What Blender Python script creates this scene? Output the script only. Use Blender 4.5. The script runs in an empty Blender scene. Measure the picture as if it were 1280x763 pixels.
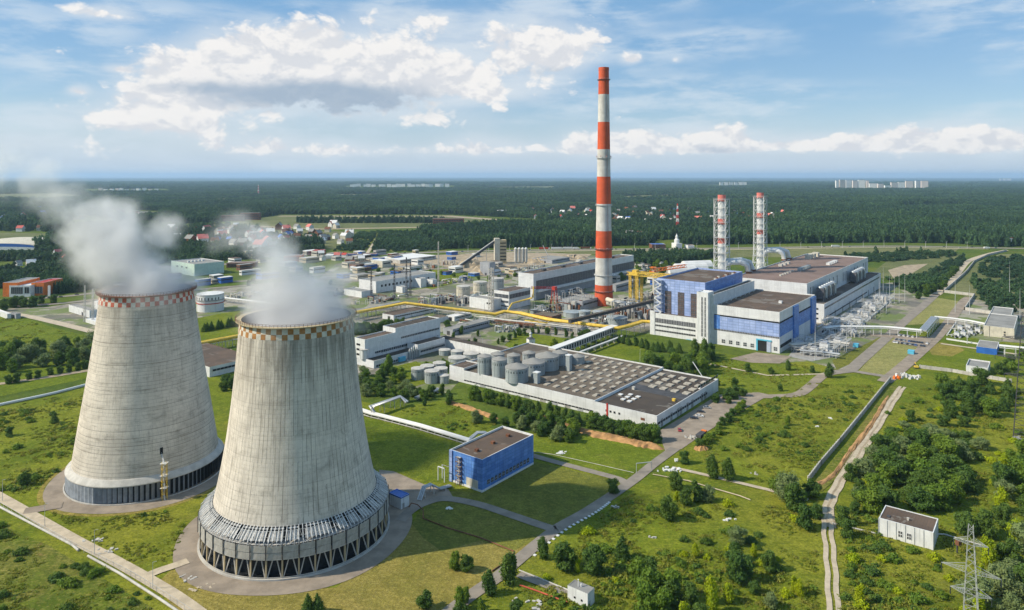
import bpy, math, random
import numpy as np
from mathutils import Vector, Matrix
from mathutils.geometry import tessellate_polygon
random.seed(7)
rng = np.random.default_rng(11)
S = bpy.context.scene
COL = S.collection

# ------------------------------------------------------------------ camera, world, sun
FPX, CAMH, HZ = 873.0, 137.0, 220.0
cam_d = bpy.data.cameras.new('camera'); cam = bpy.data.objects.new('camera', cam_d); COL.objects.link(cam)
cam.location = (0, 0, CAMH); cam.rotation_euler = (math.radians(90), 0, 0)
cam_d.sensor_width = 36; cam_d.lens = 36 * FPX / 1280
cam_d.shift_y = -(381.5 - HZ) / 1280
cam_d.clip_start = 1; cam_d.clip_end = 200000
S.camera = cam
HAZE = 0.000038
SUN_EL, SDX, SDY = 38.0, 0.985, 0.17            # shadows fall towards (SDX, SDY)
SUN_AZ = math.degrees(math.atan2(-SDX, -SDY)) % 360   # clockwise from +Y
S.view_settings.view_transform = 'Standard'; S.view_settings.look = 'None'
S.view_settings.exposure = 0.5; S.view_settings.gamma = 1
S.view_settings.use_curve_mapping = False
S.cycles.use_denoising = True
S.cycles.max_bounces = 6; S.cycles.diffuse_bounces = 3; S.cycles.glossy_bounces = 3
S.cycles.transparent_max_bounces = 8; S.cycles.volume_bounces = 2
S.cycles.volume_step_rate = 0.22; S.cycles.volume_max_steps = 256
S.cycles.use_adaptive_sampling = True; S.cycles.adaptive_threshold = 0.02
S.cycles.sample_clamp_indirect = 6

sun_d = bpy.data.lights.new('sun', 'SUN'); sun = bpy.data.objects.new('sun', sun_d); COL.objects.link(sun)
sun_d.energy = 4.2; sun_d.angle = math.radians(0.6); sun_d.color = (1.0, 0.90, 0.72)
_ce = math.cos(math.radians(SUN_EL))
_dir = Vector((SDX * _ce, SDY * _ce, -math.sin(math.radians(SUN_EL))))
sun.rotation_euler = _dir.to_track_quat('-Z', 'Y').to_euler()

class NT:
    """tiny node-tree writer"""
    def __init__(s, tree): s.t = tree; s.n = tree.nodes; s.l = tree.links
    def new(s, typ, **kw):
        n = s.n.new(typ)
        for k, v in kw.items(): setattr(n, k, v)
        return n
    def put(s, sock, v):
        if isinstance(v, bpy.types.NodeSocket): s.l.new(v, sock)
        elif v is not None: sock.default_value = v
    def math(s, op, a, b=None, c=None, clamp=False):
        n = s.n.new('ShaderNodeMath'); n.operation = op; n.use_clamp = clamp
        for i, v in enumerate((a, b, c)): s.put(n.inputs[i], v)
        return n.outputs[0]
    def vmath(s, op, a, b=None):
        n = s.n.new('ShaderNodeVectorMath'); n.operation = op
        s.put(n.inputs[0], a); s.put(n.inputs[1], b)
        return n.outputs[0]
    def noise(s, vec, scale, detail=4, rough=0.55, dist=0.0, w=None, lac=2.0):
        n = s.n.new('ShaderNodeTexNoise')
        s.put(n.inputs['Vector'], vec); s.put(n.inputs['Scale'], scale); s.put(n.inputs['Detail'], detail)
        s.put(n.inputs['Roughness'], rough); s.put(n.inputs['Distortion'], dist); s.put(n.inputs['Lacunarity'], lac)
        return n.outputs[0]
    def ramp(s, fac, lo, hi, a=0.0, b=1.0):
        n = s.n.new('ShaderNodeMapRange'); n.interpolation_type = 'SMOOTHSTEP'
        s.put(n.inputs[0], fac); s.put(n.inputs[1], lo); s.put(n.inputs[2], hi); s.put(n.inputs[3], a); s.put(n.inputs[4], b)
        return n.outputs[0]
    def mix(s, fac, a, b, mode='MIX'):
        n = s.n.new('ShaderNodeMix'); n.data_type = 'RGBA'; n.blend_type = mode
        f = [i for i in n.inputs if i.name == 'Factor' and i.type == 'VALUE'][0]
        ca = [i for i in n.inputs if i.name == 'A' and i.type == 'RGBA'][0]
        cb = [i for i in n.inputs if i.name == 'B' and i.type == 'RGBA'][0]
        s.put(f, fac)
        s.put(ca, a if isinstance(a, bpy.types.NodeSocket) else (*a[:3], 1)); s.put(cb, b if isinstance(b, bpy.types.NodeSocket) else (*b[:3], 1))
        return [o for o in n.outputs if o.type == 'RGBA'][0]
    def xyz(s, x, y, z):
        n = s.n.new('ShaderNodeCombineXYZ')
        for i, v in enumerate((x, y, z)): s.put(n.inputs[i], v)
        return n.outputs[0]
    def sep(s, v):
        n = s.n.new('ShaderNodeSeparateXYZ'); s.put(n.inputs[0], v); return n.outputs

def build_world():
    w = bpy.data.worlds.new('World'); S.world = w; w.use_nodes = True
    t = NT(w.node_tree); t.n.clear()
    out = t.new('ShaderNodeOutputWorld'); bg = t.new('ShaderNodeBackground')
    sky = t.new('ShaderNodeTexSky'); sky.sky_type = 'NISHITA'; sky.sun_disc = False
    sky.sun_elevation = math.radians(SUN_EL); sky.sun_rotation = math.radians(SUN_AZ)
    sky.altitude = 150; sky.air_density = 1.0; sky.dust_density = 0.6; sky.ozone_density = 2.5
    tc = t.new('ShaderNodeTexCoord'); x, y, z = t.sep(tc.outputs['Generated'])
    az = t.math('ARCTAN2', x, y)
    hr = t.math('SQRT', t.math('ADD', t.math('MULTIPLY', x, x), t.math('MULTIPLY', y, y)))
    el = t.math('ARCTAN2', z, hr)
    # clouds: soft banks placed by bearing and elevation, broken up by noise
    def pe(px, py):
        X = (px - 640) / FPX; Z = (HZ - py) / FPX
        return math.atan(X), math.atan(Z / math.sqrt(1 + X * X))
    banks = [  # px, py (bank centre), half width, half height (px of 1/873 rad), weight
        (300, 78, 85, 42, .95), (400, 80, 100, 46, .85), (480, 105, 120, 46, .75), (215, 110, 60, 34, .7), (215, 148, 75, 30, .75), (350, 118, 120, 30, .5), (130, 150, 120, 22, .38), (520, 150, 170, 18, .42), (660, 40, 200, 24, .30),
        (570, 100, 90, 34, .55), (690, 70, 70, 32, 1.0), (640, 118, 110, 20, .35), (330, 184, 80, 17, .75), (430, 190, 110, 11, .42),
        (605, 184, 60, 17, .8), (740, 180, 50, 20, .7), (800, 180, 50, 18, .6), (890, 176, 60, 22, .95), (1040, 180, 70, 13, .75), (1120, 178, 50, 16, .7),
        (1200, 178, 60, 20, .85), (1270, 178, 50, 14, .6), (132, 18, 34, 9, .85), (148, 87, 15, 5, .65), (98, 114, 11, 7, .75),
        (790, 75, 16, 10, .8), (846, 75, 9, 7, .6), (20, 180, 80, 14, .5), (560, 75, 150, 40, .30), (980, 186, 160, 9, .34), (640, 190, 200, 9, .34), (515, 25, 60, 14, .42)]
    def field(ox, oy, full=True):
        a = t.math('ADD', az, ox); e = t.math('ADD', el, oy)
        w0 = t.xyz(a, t.math('MULTIPLY', e, 1.5), 3.7)
        wn = t.new('ShaderNodeTexNoise'); t.l.new(w0, wn.inputs['Vector']); wn.inputs['Scale'].default_value = 14; wn.inputs['Detail'].default_value = 4
        wv = t.vmath('ADD', w0, t.vmath('MULTIPLY', t.vmath('SUBTRACT', wn.outputs['Color'], (.5, .5, .5)), (.05, .035, .0)))
        acc = None
        for (px, py, hw, hh, wt) in (banks if full else []):
            ca, ce = pe(px, py)
            dx = t.math('MULTIPLY', t.math('SUBTRACT', a, ca), FPX / hw)
            dy = t.math('MULTIPLY', t.math('SUBTRACT', e, ce), FPX / hh)
            # flatter below the centre than above it
            dy = t.math('ADD', dy, t.math('MULTIPLY', t.math('MINIMUM', dy, 0.0), .45))
            r2 = t.math('ADD', t.math('MULTIPLY', dx, dx), t.math('MULTIPLY', dy, dy))
            g = t.math('MULTIPLY', t.math('POWER', 2.718, t.math('MULTIPLY', r2, -1.0)), wt)
            acc = g if acc is None else t.math('ADD', acc, g)
        acc = t.math('MINIMUM', acc, 1.35) if full else 0.0
        v1 = t.new('ShaderNodeTexVoronoi'); v1.feature = 'SMOOTH_F1'; t.put(v1.inputs['Vector'], wv); v1.inputs['Scale'].default_value = 17; v1.inputs['Detail'].default_value = 3
        v1.inputs['Roughness'].default_value = .55; v1.inputs['Lacunarity'].default_value = 2.3; v1.inputs['Smoothness'].default_value = .35
        bil = t.math('SUBTRACT', .42, v1.outputs['Distance'])
        n1 = t.noise(wv, 11, 7, .62)
        d = t.math('ADD', acc, t.math('MULTIPLY', t.math('SUBTRACT', n1, .5), 1.1))
        d = t.math('ADD', d, t.math('MULTIPLY', bil, .85))
        return d, acc, wv
    d0, acc, wv = field(0, 0)
    d1, _, _ = field(-.007, .012, False); d1 = t.math('ADD', d1, acc)          # nearer the sun: up and to the left
    mask = t.ramp(d0, -.02, .34)
    lit = t.ramp(t.math('SUBTRACT', d0, d1), -.22, .20)
    thick = t.ramp(d0, .5, 1.4)
    lum = t.math('SUBTRACT', t.math('ADD', .66, t.math('MULTIPLY', lit, .34)), t.math('MULTIPLY', thick, .06))
    cumc = t.mix(lum, (2.6, 3.4, 4.7), (7.9, 7.7, 7.5))
    cb = None
    for (bxp, byp, bw, bh, bs) in ((415, 124, 125, 20, 1.25), (280, 112, 75, 11, .6), (690, 90, 80, 9, .45), (330, 196, 110, 7, .35), (890, 188, 70, 6, .35), (250, 160, 60, 8, .35), (590, 194, 60, 6, .3)):
        bx, by = pe(bxp, byp)
        dx = t.math('MULTIPLY', t.math('SUBTRACT', az, bx), FPX / bw); dy = t.math('MULTIPLY', t.math('SUBTRACT', el, by), FPX / bh)
        g = t.math('MULTIPLY', t.math('POWER', 2.718, t.math('MULTIPLY', t.math('ADD', t.math('MULTIPLY', dx, dx), t.math('MULTIPLY', dy, dy)), -1.0)), bs)
        cb = g if cb is None else t.math('MAXIMUM', cb, g)
    nb = t.noise(wv, 14, 6, .6)
    bot = t.math('MULTIPLY', t.ramp(t.math('ADD', cb, t.math('MULTIPLY', t.math('SUBTRACT', nb, .5), .9)), .12, .85), .85)
    cumc = t.mix(bot, cumc, (2.7, 3.6, 4.7))
    veil = t.math('MULTIPLY', t.ramp(t.math('ADD', acc, t.math('MULTIPLY', t.math('SUBTRACT', t.noise(wv, 5, 6, .6), .5), 1.0)), .02, .75), .62)
    # thin streaky high cloud
    sv = t.xyz(t.math('MULTIPLY', az, 2.8), t.math('MULTIPLY', el, 11.0), 1.3)
    s1 = t.noise(sv, 3.4, 8, .58, .12); s2 = t.noise(sv, 1.1, 3, .5)
    st = t.math('MULTIPLY', t.ramp(s1, .40, .66), t.ramp(s2, .34, .56))
    st = t.math('MULTIPLY', st, .62)
    base = t.mix(0.34, sky.outputs[0], (3.6, 5.4, 7.0))
    zen = t.ramp(el, .0, .26)
    base = t.mix(t.math('MULTIPLY', zen, .62), base, (1.35, 3.35, 6.0))
    low = t.ramp(el, .0, .10, 1.0, 0.0)      # pale air near the horizon
    base = t.mix(t.math('MULTIPLY', low, .85), base, (5.1, 5.9, 6.9))
    c = t.mix(st, base, (6.0, 6.7, 7.3))
    c = t.mix(veil, c, (6.0, 6.5, 7.0))
    fade = t.ramp(el, -.002, .035)
    c = t.mix(t.math('MULTIPLY', mask, t.math('MULTIPLY', fade, .95)), c, cumc)
    t.l.new(c, bg.inputs['Color']); bg.inputs['Strength'].default_value = 0.085
    t.l.new(bg.outputs[0], out.inputs['Surface'])
    w.cycles.sampling_method = 'MANUAL'; w.cycles.sample_map_resolution = 512
build_world()

# ------------------------------------------------------------------ pixel <-> ground
def P(px, py, z=0.0):
    D = FPX * (CAMH - z) / (py - HZ)
    return Vector(((px - 640) * D / FPX, D, z))
ANG = math.atan2(.7889, .6145)
U = Vector((math.cos(ANG), math.sin(ANG), 0)); V = Vector((-math.sin(ANG), math.cos(ANG), 0))
def run_to(P0, d, px):
    k = (px - 640) / FPX
    return (k * P0.y - P0.x) / (d.x - k * d.y)

# ------------------------------------------------------------------ materials
def mat(name, col, rough=.75, metal=0.0, var=.18, scale=.25, spec=.3, bump=0.0, detail=6, col2=None, streak=0.0, rand=0.0):
    m = bpy.data.materials.new(name); m.use_nodes = True
    t = NT(m.node_tree); b = t.n['Principled BSDF']
    tc = t.new('ShaderNodeTexCoord'); v = tc.outputs['Object']
    n = t.noise(v, scale, detail, .62)
    c2 = col2 or tuple(c * (1 - 2.2 * var) for c in col)
    c = t.mix(t.ramp(n, .32, .68), col, c2)
    if streak:
        sv = t.vmath('MULTIPLY', v, (1.0, 1.0, .06)); ns = t.noise(sv, 1.1, 5, .6)
        c = t.mix(t.math('MULTIPLY', t.ramp(ns, .48, .78), streak), c, tuple(x * .45 for x in col))
    if rand:
        oi = t.new('ShaderNodeObjectInfo')
        c = t.mix(t.math('MULTIPLY', oi.outputs['Random'], rand), c, tuple(x * .5 for x in col))
    t.l.new(c, b.inputs['Base Color'])
    b.inputs['Roughness'].default_value = rough; b.inputs['Metallic'].default_value = metal
    b.inputs['Specular IOR Level'].default_value = spec
    if bump:
        bp = t.new('ShaderNodeBump'); bp.inputs['Strength'].default_value = bump; bp.inputs['Distance'].default_value = .3
        t.l.new(t.noise(v, scale * 7, 5, .6), bp.inputs['Height']); t.l.new(bp.outputs[0], b.inputs['Normal'])
    return m
M = {}
M['white'] = mat('white_panel', (.66, .67, .67), var=.07, streak=.55, rough=.65)
M['cream'] = mat('cream_render', (.58, .54, .44), var=.1, streak=.3)
M['tan'] = mat('tan_concrete', (.50, .40, .24), var=.1, streak=.3)
M['grey'] = mat('grey_concrete', (.34, .33, .31), var=.12, streak=.3)
M['lgrey'] = mat('light_concrete', (.50, .48, .44), var=.12, streak=.25)
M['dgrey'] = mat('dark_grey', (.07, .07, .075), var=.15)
M['roof'] = mat('bitumen_roof', (.080, .062, .048), var=.16, scale=.09, rough=.9, bump=.2)
M['roof_brown'] = mat('brown_roof', (.135, .092, .066), var=.14, scale=.07, rough=.9)
M['skylight_cap'] = mat('dusty_skylight', (.46, .41, .33), var=.18, scale=.5)
M['roof_tan'] = mat('tan_roof', (.17, .135, .10), var=.13, scale=.07, rough=.9)
def felt(m):
    t = NT(m.node_tree); b = t.n['Principled BSDF']; src = b.inputs['Base Color'].links[0].from_socket; tc = t.new('ShaderNodeTexCoord'); v = tc.outputs['Object']
    vo = t.new('ShaderNodeTexVoronoi'); vo.distance = 'CHEBYCHEV'; t.put(vo.inputs['Vector'], t.vmath('MULTIPLY', v, (1, 1, 0))); vo.inputs['Scale'].default_value = .11; cr = t.sep(vo.outputs['Color'])
    c = t.mix(t.math('MULTIPLY', cr[0], .42), src, (.05, .045, .04)); c = t.mix(t.math('MULTIPLY', t.math('GREATER_THAN', cr[1], .86), .35), c, (.26, .24, .21))
    x, y, z = t.sep(v); seam = t.math('LESS_THAN', t.math('FRACT', t.math('DIVIDE', y, 1.0)), .09); c = t.mix(t.math('MULTIPLY', seam, .35), c, (.035, .03, .028))
    pd = t.noise(v, .09, 4, .7, 1.0); c = t.mix(t.math('MULTIPLY', t.ramp(pd, .60, .66), .5), c, (.22, .205, .18)); t.l.new(c, b.inputs['Base Color'])
for _k in ('roof', 'roof_brown', 'roof_tan'): felt(M[_k])
M['roof_pink'] = mat('reddish_roof', (.215, .15, .125), var=.12, scale=.04, rough=.9)
M['roof_grey'] = mat('grey_roof', (.27, .265, .25), var=.12, scale=.1, rough=.9)
M['roof_white'] = mat('white_roof', (.66, .66, .65), var=.06, scale=.1)
M['glass'] = mat('window_glass', (.035, .045, .06), rough=.15, spec=.6, var=.2, scale=.8)
M['dark'] = mat('dark_opening', (.02, .022, .025), var=.2, rough=.8)
M['steel'] = mat('galvanised_steel', (.44, .46, .48), rough=.45, metal=.35, var=.10, scale=.6)
M['lattice'] = mat('painted_lattice', (.55, .56, .56), rough=.5, metal=.1, var=.1)
M['pylon'] = mat('pylon_steel', (.42, .44, .42), rough=.5, metal=.3, var=.12)
M['yellow'] = mat('yellow_paint', (.74, .50, .07), rough=.55, var=.13, scale=.3)
M['orange'] = mat('orange_paint', (.80, .20, .03), rough=.55, var=.12)
M['redp'] = mat('red_paint', (.47, .045, .03), rough=.55, var=.12)
M['rust'] = mat('rusty_steel', (.20, .085, .045), rough=.85, var=.2)
M['bluep'] = mat('blue_paint', (.03, .13, .46), rough=.5, var=.1)
M['cyan'] = mat('cyan_paint', (.10, .42, .60), rough=.5, var=.08)
M['green'] = mat('green_sheet', (.50, .62, .55), rough=.6, var=.08)
M['mauve'] = mat('pale_blue_sheet', (.40, .46, .58), rough=.6, var=.08)
M['asphalt'] = mat('asphalt', (.27, .235, .195), var=.13, scale=.15, rough=.92, detail=8)
M['asphalt_old'] = mat('old_asphalt', (.31, .255, .20), var=.16, scale=.12, rough=.92, detail=8)
M['concrete_path'] = mat('concrete_path', (.50, .42, .31), var=.12, scale=.3, rough=.9)
M['dirt'] = mat('sandy_dirt', (.40, .32, .22), var=.18, scale=.12, rough=.95, bump=.5)
M['earth'] = mat('orange_earth', (.46, .26, .11), var=.22, scale=.22, rough=.95, bump=.6)
M['kerb'] = mat('kerb_stone', (.48, .45, .40), var=.1)
M['bark'] = mat('bark', (.10, .075, .05), var=.2, scale=2)
M['pale_bark'] = mat('pale_bark', (.32, .29, .24), var=.25, scale=2)
M['carw'] = mat('car_white', (.72, .72, .72), rough=.3, var=.02, spec=.6)
M['card'] = mat('car_dark', (.03, .035, .05), rough=.25, var=.02, spec=.6)
M['cars'] = mat('car_silver', (.40, .42, .44), rough=.3, metal=.4, var=.02)
M['carr'] = mat('car_red', (.35, .03, .03), rough=.3, var=.02, spec=.6)
M['carb'] = mat('car_blue', (.05, .11, .30), rough=.3, var=.02, spec=.6)
M['tyre'] = mat('tyre_rubber', (.02, .02, .02), var=.1)

def sheet_mat(name, col, col2, pw=3.0, ph=1.2, line=.55, seam=.05):
    """cladding sheets with seams, in the wall's own metres"""
    m = bpy.data.materials.new(name); m.use_nodes = True
    t = NT(m.node_tree); b = t.n['Principled BSDF']
    tc = t.new('ShaderNodeTexCoord'); v = tc.outputs['Object']; x, y, z = t.sep(v)
    hs = t.math('ADD', x, y)
    fx = t.math('FRACT', t.math('DIVIDE', hs, pw)); fz = t.math('FRACT', t.math('DIVIDE', z, ph))
    cell = t.xyz(t.math('FLOOR', t.math('DIVIDE', hs, pw)), 0, t.math('FLOOR', t.math('DIVIDE', z, ph)))
    wn = t.new('ShaderNodeTexWhiteNoise'); t.l.new(cell, wn.inputs['Vector'])
    c = t.mix(wn.outputs['Value'], col, col2)
    ln = t.math('MAXIMUM', t.math('LESS_THAN', fx, seam), t.math('LESS_THAN', fz, seam * 2))
    c = t.mix(t.math('MULTIPLY', ln, line), c, tuple(q * .4 for q in col))
    n = t.noise(v, .12, 5, .6); c = t.mix(t.math('MULTIPLY', t.ramp(n, .4, .7), .35), c, tuple(q * .55 for q in col)); sk = t.noise(t.vmath('MULTIPLY', v, (1, 1, .07)), .8, 5, .65); c = t.mix(t.math('MULTIPLY', t.ramp(sk, .48, .72), .35), c, tuple(q * .5 for q in col))
    t.l.new(c, b.inputs['Base Color']); b.inputs['Roughness'].default_value = .45
    return m
M['blue_sheet'] = sheet_mat('blue_cladding', (.06, .17, .50), (.13, .29, .66), 3.0, 1.5)
M['lblue_sheet'] = sheet_mat('light_blue_cladding', (.24, .33, .60), (.36, .45, .72), 4.5, 2.2, line=.55, seam=.07)
M['white_sheet'] = sheet_mat('white_cladding', (.66, .67, .68), (.60, .61, .63), 6.0, 1.8, line=.25, seam=.03)
M['grey_sheet'] = sheet_mat('grey_cladding', (.36, .37, .40), (.30, .31, .34), 2.4, 2.4, line=.3)
M['glazed'] = sheet_mat('glazed_wall', (.075, .075, .085), (.13, .13, .15), 1.6, 1.6, line=.8, seam=.12)
M['silo'] = sheet_mat('silo_steel', (.34, .38, .39), (.29, .33, .345), 50, 1.3, line=.4)

def leaf_mat(name, a, b_, c_, hue=.5):
    m = bpy.data.materials.new(name); m.use_nodes = True
    t = NT(m.node_tree); b = t.n['Principled BSDF']
    tc = t.new('ShaderNodeTexCoord'); oi = t.new('ShaderNodeObjectInfo'); g = t.new('ShaderNodeNewGeometry')
    n = t.noise(tc.outputs['Object'], .45, 3, .6)
    c = t.mix(t.ramp(n, .35, .65), a, b_)
    c = t.mix(t.math('MULTIPLY', oi.outputs['Random'], hue), c, c_)
    n2 = t.new('ShaderNodeTexWhiteNoise'); t.l.new(t.vmath('SNAP', tc.outputs['Object'], (.35, .35, .35)), n2.inputs['Vector'])
    c = t.mix(t.math('MULTIPLY', n2.outputs['Value'], .35), c, tuple(q * .45 for q in a))
    t.l.new(c, b.inputs['Base Color']); b.inputs['Roughness'].default_value = .6; b.inputs['Specular IOR Level'].default_value = .15
    tr = t.new('ShaderNodeBsdfTranslucent'); t.l.new(c, tr.inputs['Color'])
    mx = t.new('ShaderNodeMixShader'); mx.inputs[0].default_value = .35
    t.l.new(b.outputs[0], mx.inputs[1]); t.l.new(tr.outputs[0], mx.inputs[2])
    t.l.new(mx.outputs[0], t.n['Material Output'].inputs['Surface'])
    return m
M['leaf'] = leaf_mat('broad_leaves', (.17, .27, .030), (.10, .19, .026), (.24, .31, .030))
M['leaf_dark'] = leaf_mat('dark_leaves', (.105, .19, .036), (.065, .135, .030), (.15, .22, .032))
M['leaf_bright'] = leaf_mat('bright_leaves', (.38, .46, .012), (.27, .38, .012), (.46, .48, .012))
M['leaf_silver'] = leaf_mat('silver_leaves', (.24, .31, .12), (.16, .23, .08), (.27, .32, .12))
M['leaf_far'] = leaf_mat('forest_leaves', (.048, .110, .052), (.028, .072, .042), (.075, .13, .045), hue=.8)
M['weeds'] = leaf_mat('weeds', (.22, .285, .026), (.145, .215, .022), (.34, .30, .06), hue=.8)

def meadow_mat(name, a, b_, c_, d_=(.24, .19, .06), dry=.35, s=1.0):
    """a: main, b: darker, c: yellowish, d: dry"""
    m = bpy.data.materials.new(name); m.use_nodes = True
    t = NT(m.node_tree); b = t.n['Principled BSDF']
    tc = t.new('ShaderNodeTexCoord'); v = tc.outputs['Object']
    n1 = t.noise(v, .012 * s, 6, .62, .4); n2 = t.noise(t.vmath('ADD', v, (310, 90, 5)), .035 * s, 7, .68, .6)
    n3 = t.noise(v, .22 * s, 6, .7); n4 = t.noise(v, 1.1, 4, .7)
    c = t.mix(t.ramp(n2, .38, .62), a, b_)
    c = t.mix(t.math('MULTIPLY', t.ramp(n1, .42, .66), .75), c, c_)
    c = t.mix(t.math('MULTIPLY', t.ramp(n3, .40, .64), .50), c, tuple(q * .55 for q in b_))
    c = t.mix(t.math('MULTIPLY', t.ramp(t.noise(t.vmath('ADD', v, (70, 470, 5)), .05 * s, 8, .7, .8), .54, .72), dry), c, d_)
    c = t.mix(t.math('MULTIPLY', t.ramp(n4, .42, .60), .55), c, tuple(q * .42 for q in a)); n5 = t.noise(t.vmath('MULTIPLY', v, (1, 1.6, 1)), .45, 5, .72); c = t.mix(t.math('MULTIPLY', t.ramp(n5, .50, .66), .30), c, tuple(min(.6, q * 1.5) for q in c_))
    t.l.new(c, b.inputs['Base Color']); b.inputs['Roughness'].default_value = .95; b.inputs['Specular IOR Level'].default_value = .05
    bp = t.new('ShaderNodeBump'); bp.inputs['Strength'].default_value = .8; bp.inputs['Distance'].default_value = .5
    t.l.new(t.noise(v, .9, 6, .7), bp.inputs['Height']); t.l.new(bp.outputs[0], b.inputs['Normal'])
    return m
M['meadow'] = meadow_mat('meadow', (.180, .218, .020), (.095, .142, .014), (.28, .265, .034))
M['lush'] = meadow_mat('lush_grass', (.150, .198, .018), (.098, .145, .014), (.235, .245, .030), dry=.25)
M['mown'] = meadow_mat('mown_grass', (.17, .185, .035), (.12, .14, .028), (.24, .22, .045), dry=.4)
M['tanlawn'] = meadow_mat('pale_mown_grass', (.29, .285, .10), (.22, .225, .075), (.34, .31, .12), d_=(.3, .24, .12), dry=.4)
M['dry'] = meadow_mat('dry_grass', (.30, .245, .06), (.20, .185, .04), (.34, .27, .08), dry=.5)
M['wild'] = meadow_mat('wild_ground', (.130, .172, .020), (.078, .120, .015), (.29, .235, .07), d_=(.22, .13, .06), dry=.65, s=1.6)
M['farfield'] = meadow_mat('far_field', (.17, .185, .075), (.12, .145, .055), (.25, .235, .12), dry=.35, s=.3)
M['base'] = meadow_mat('ground_green', (.105, .155, .022), (.060, .105, .020), (.16, .185, .03), dry=.3, s=.5)

# ------------------------------------------------------------------ mesh writer
class MB:
    def __init__(s): s.v = []; s.f = []; s.m = []; s.sm = []; s.mats = []
    def mi(s, m):
        m = M[m] if isinstance(m, str) else m
        if m not in s.mats: s.mats.append(m)
        return s.mats.index(m)
    def add(s, vs, fs, m, smooth=False):
        o = len(s.v); k = s.mi(m); s.v += [tuple(q) for q in vs]
        for f in fs: s.f.append(tuple(i + o for i in f)); s.m.append(k); s.sm.append(smooth)
        return s
    def box(s, x0, x1, y0, y1, z0, z1, m):
        vs = [(x0,y0,z0),(x1,y0,z0),(x1,y1,z0),(x0,y1,z0),(x0,y0,z1),(x1,y0,z1),(x1,y1,z1),(x0,y1,z1)]
        return s.add(vs, [(0,3,2,1),(4,5,6,7),(0,1,5,4),(1,2,6,5),(2,3,7,6),(3,0,4,7)], m)
    def bar(s, p0, p1, t, m, n=4):
        return s.cyl(p0, p1, t / 2 * 1.2, t / 2 * 1.2, n, m, smooth=(n > 5))
    def cyl(s, p0, p1, r0, r1, n, m, caps=True, smooth=True):
        p0 = Vector(p0); p1 = Vector(p1); d = (p1 - p0)
        if d.length < 1e-6: return s
        d.normalize(); a = Vector((0, 0, 1)) if abs(d.z) < .9 else Vector((1, 0, 0))
        x = d.cross(a).normalized(); y = d.cross(x)
        vs = []
        for p, r in ((p0, r0), (p1, r1)):
            for i in range(n):
                t = 2 * math.pi * (i + .5) / n; vs.append(p + x * math.cos(t) * r + y * math.sin(t) * r)
        s.add(vs, [(i, (i+1) % n, n + (i+1) % n, n + i) for i in range(n)], m, smooth)
        if caps: s.add(vs, [tuple(range(n))[::-1], tuple(range(n, 2*n))], m)
        return s
    def lathe(s, prof, n, m, cx=0, cy=0, smooth=True, mats=None):
        """prof: list of (r, z)"""
        vs = []
        for (r, z) in prof:
            for i in range(n):
                t = 2 * math.pi * i / n; vs.append((cx + r * math.cos(t), cy + r * math.sin(t), z))
        for j in range(len(prof) - 1):
            fs = [(j*n+i, j*n+(i+1) % n, (j+1)*n+(i+1) % n, (j+1)*n+i) for i in range(n)]
            o = [vs[q] for q in range(j*n, (j+2)*n)]
            s.add(o, [tuple(q - j*n for q in f) for f in fs], mats[j] if mats else m, smooth)
        return s
    def tube(s, pts, r, m, n=8):
        """bent pipe with mitred joints"""
        pts = [Vector(p) for p in pts]; rings = []
        for i, p in enumerate(pts):
            a = (pts[i] - pts[i-1]).normalized() if i else (pts[1] - pts[0]).normalized()
            b = (pts[i+1] - pts[i]).normalized() if i < len(pts)-1 else a
            d = (a + b).normalized() if (a + b).length > 1e-3 else a
            up = Vector((0, 0, 1)) if abs(d.z) < .95 else Vector((1, 0, 0))
            x = d.cross(up).normalized(); y = d.cross(x)
            k = 1 / max(.5, math.sqrt(max(.05, (1 + a.dot(b)) / 2)))
            rings.append([p + (x * math.cos(2*math.pi*(j+.5)/n) * (k if abs(d.z) < .95 else 1) + y * math.sin(2*math.pi*(j+.5)/n)) * r for j in range(n)])
        vs = [q for R in rings for q in R]
        fs = [(i*n+j, i*n+(j+1) % n, (i+1)*n+(j+1) % n, (i+1)*n+j) for i in range(len(pts)-1) for j in range(n)]
        s.add(vs, fs, m, True); s.add(rings[0], [tuple(range(n))], m); s.add(rings[-1], [tuple(range(n))], m)
        return s
    def mesh(s, name):
        me = bpy.data.meshes.new(name); me.from_pydata(s.v, [], s.f)
        for q in s.mats: me.materials.append(q)
        me.polygons.foreach_set('material_index', s.m); me.polygons.foreach_set('use_smooth', s.sm); me.update()
        return me
    def build(s, name, parent=None, loc=None):
        o = bpy.data.objects.new(name, s.mesh(name)); COL.objects.link(o)
        if parent: o.parent = parent
        if loc is not None: o.location = loc
        return o
def empty(name, loc, rz=0.0):
    o = bpy.data.objects.new(name, None); COL.objects.link(o); o.location = loc; o.rotation_euler = (0, 0, rz); o.empty_display_size = .5
    return o
def tag(o, label, cat=None, group=None, kind=None):
    if label: o['label'] = label
    if cat: o['category'] = cat
    if group: o['group'] = group
    if kind: o['kind'] = kind
    return o
def kids(o): return KID.get(o.name, [])
KID = {}
def reg(parent, child): KID.setdefault(parent.name, []).append(child); return child
def copy_tree(o, children, loc, rz=0.0, scale=1.0):
    c = o.copy(); COL.objects.link(c); c.location = loc; c.rotation_euler = (0, 0, rz)
    c.scale = (scale,) * 3 if not isinstance(scale, tuple) else scale
    for ch in children:
        k = ch.copy(); COL.objects.link(k); k.parent = c
    return c
ORD = ['first','second','third','fourth','fifth','sixth','seventh','eighth','ninth','tenth','eleventh','twelfth','thirteenth','fourteenth','fifteenth','sixteenth','seventeenth','eighteenth','nineteenth','twentieth']
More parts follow.
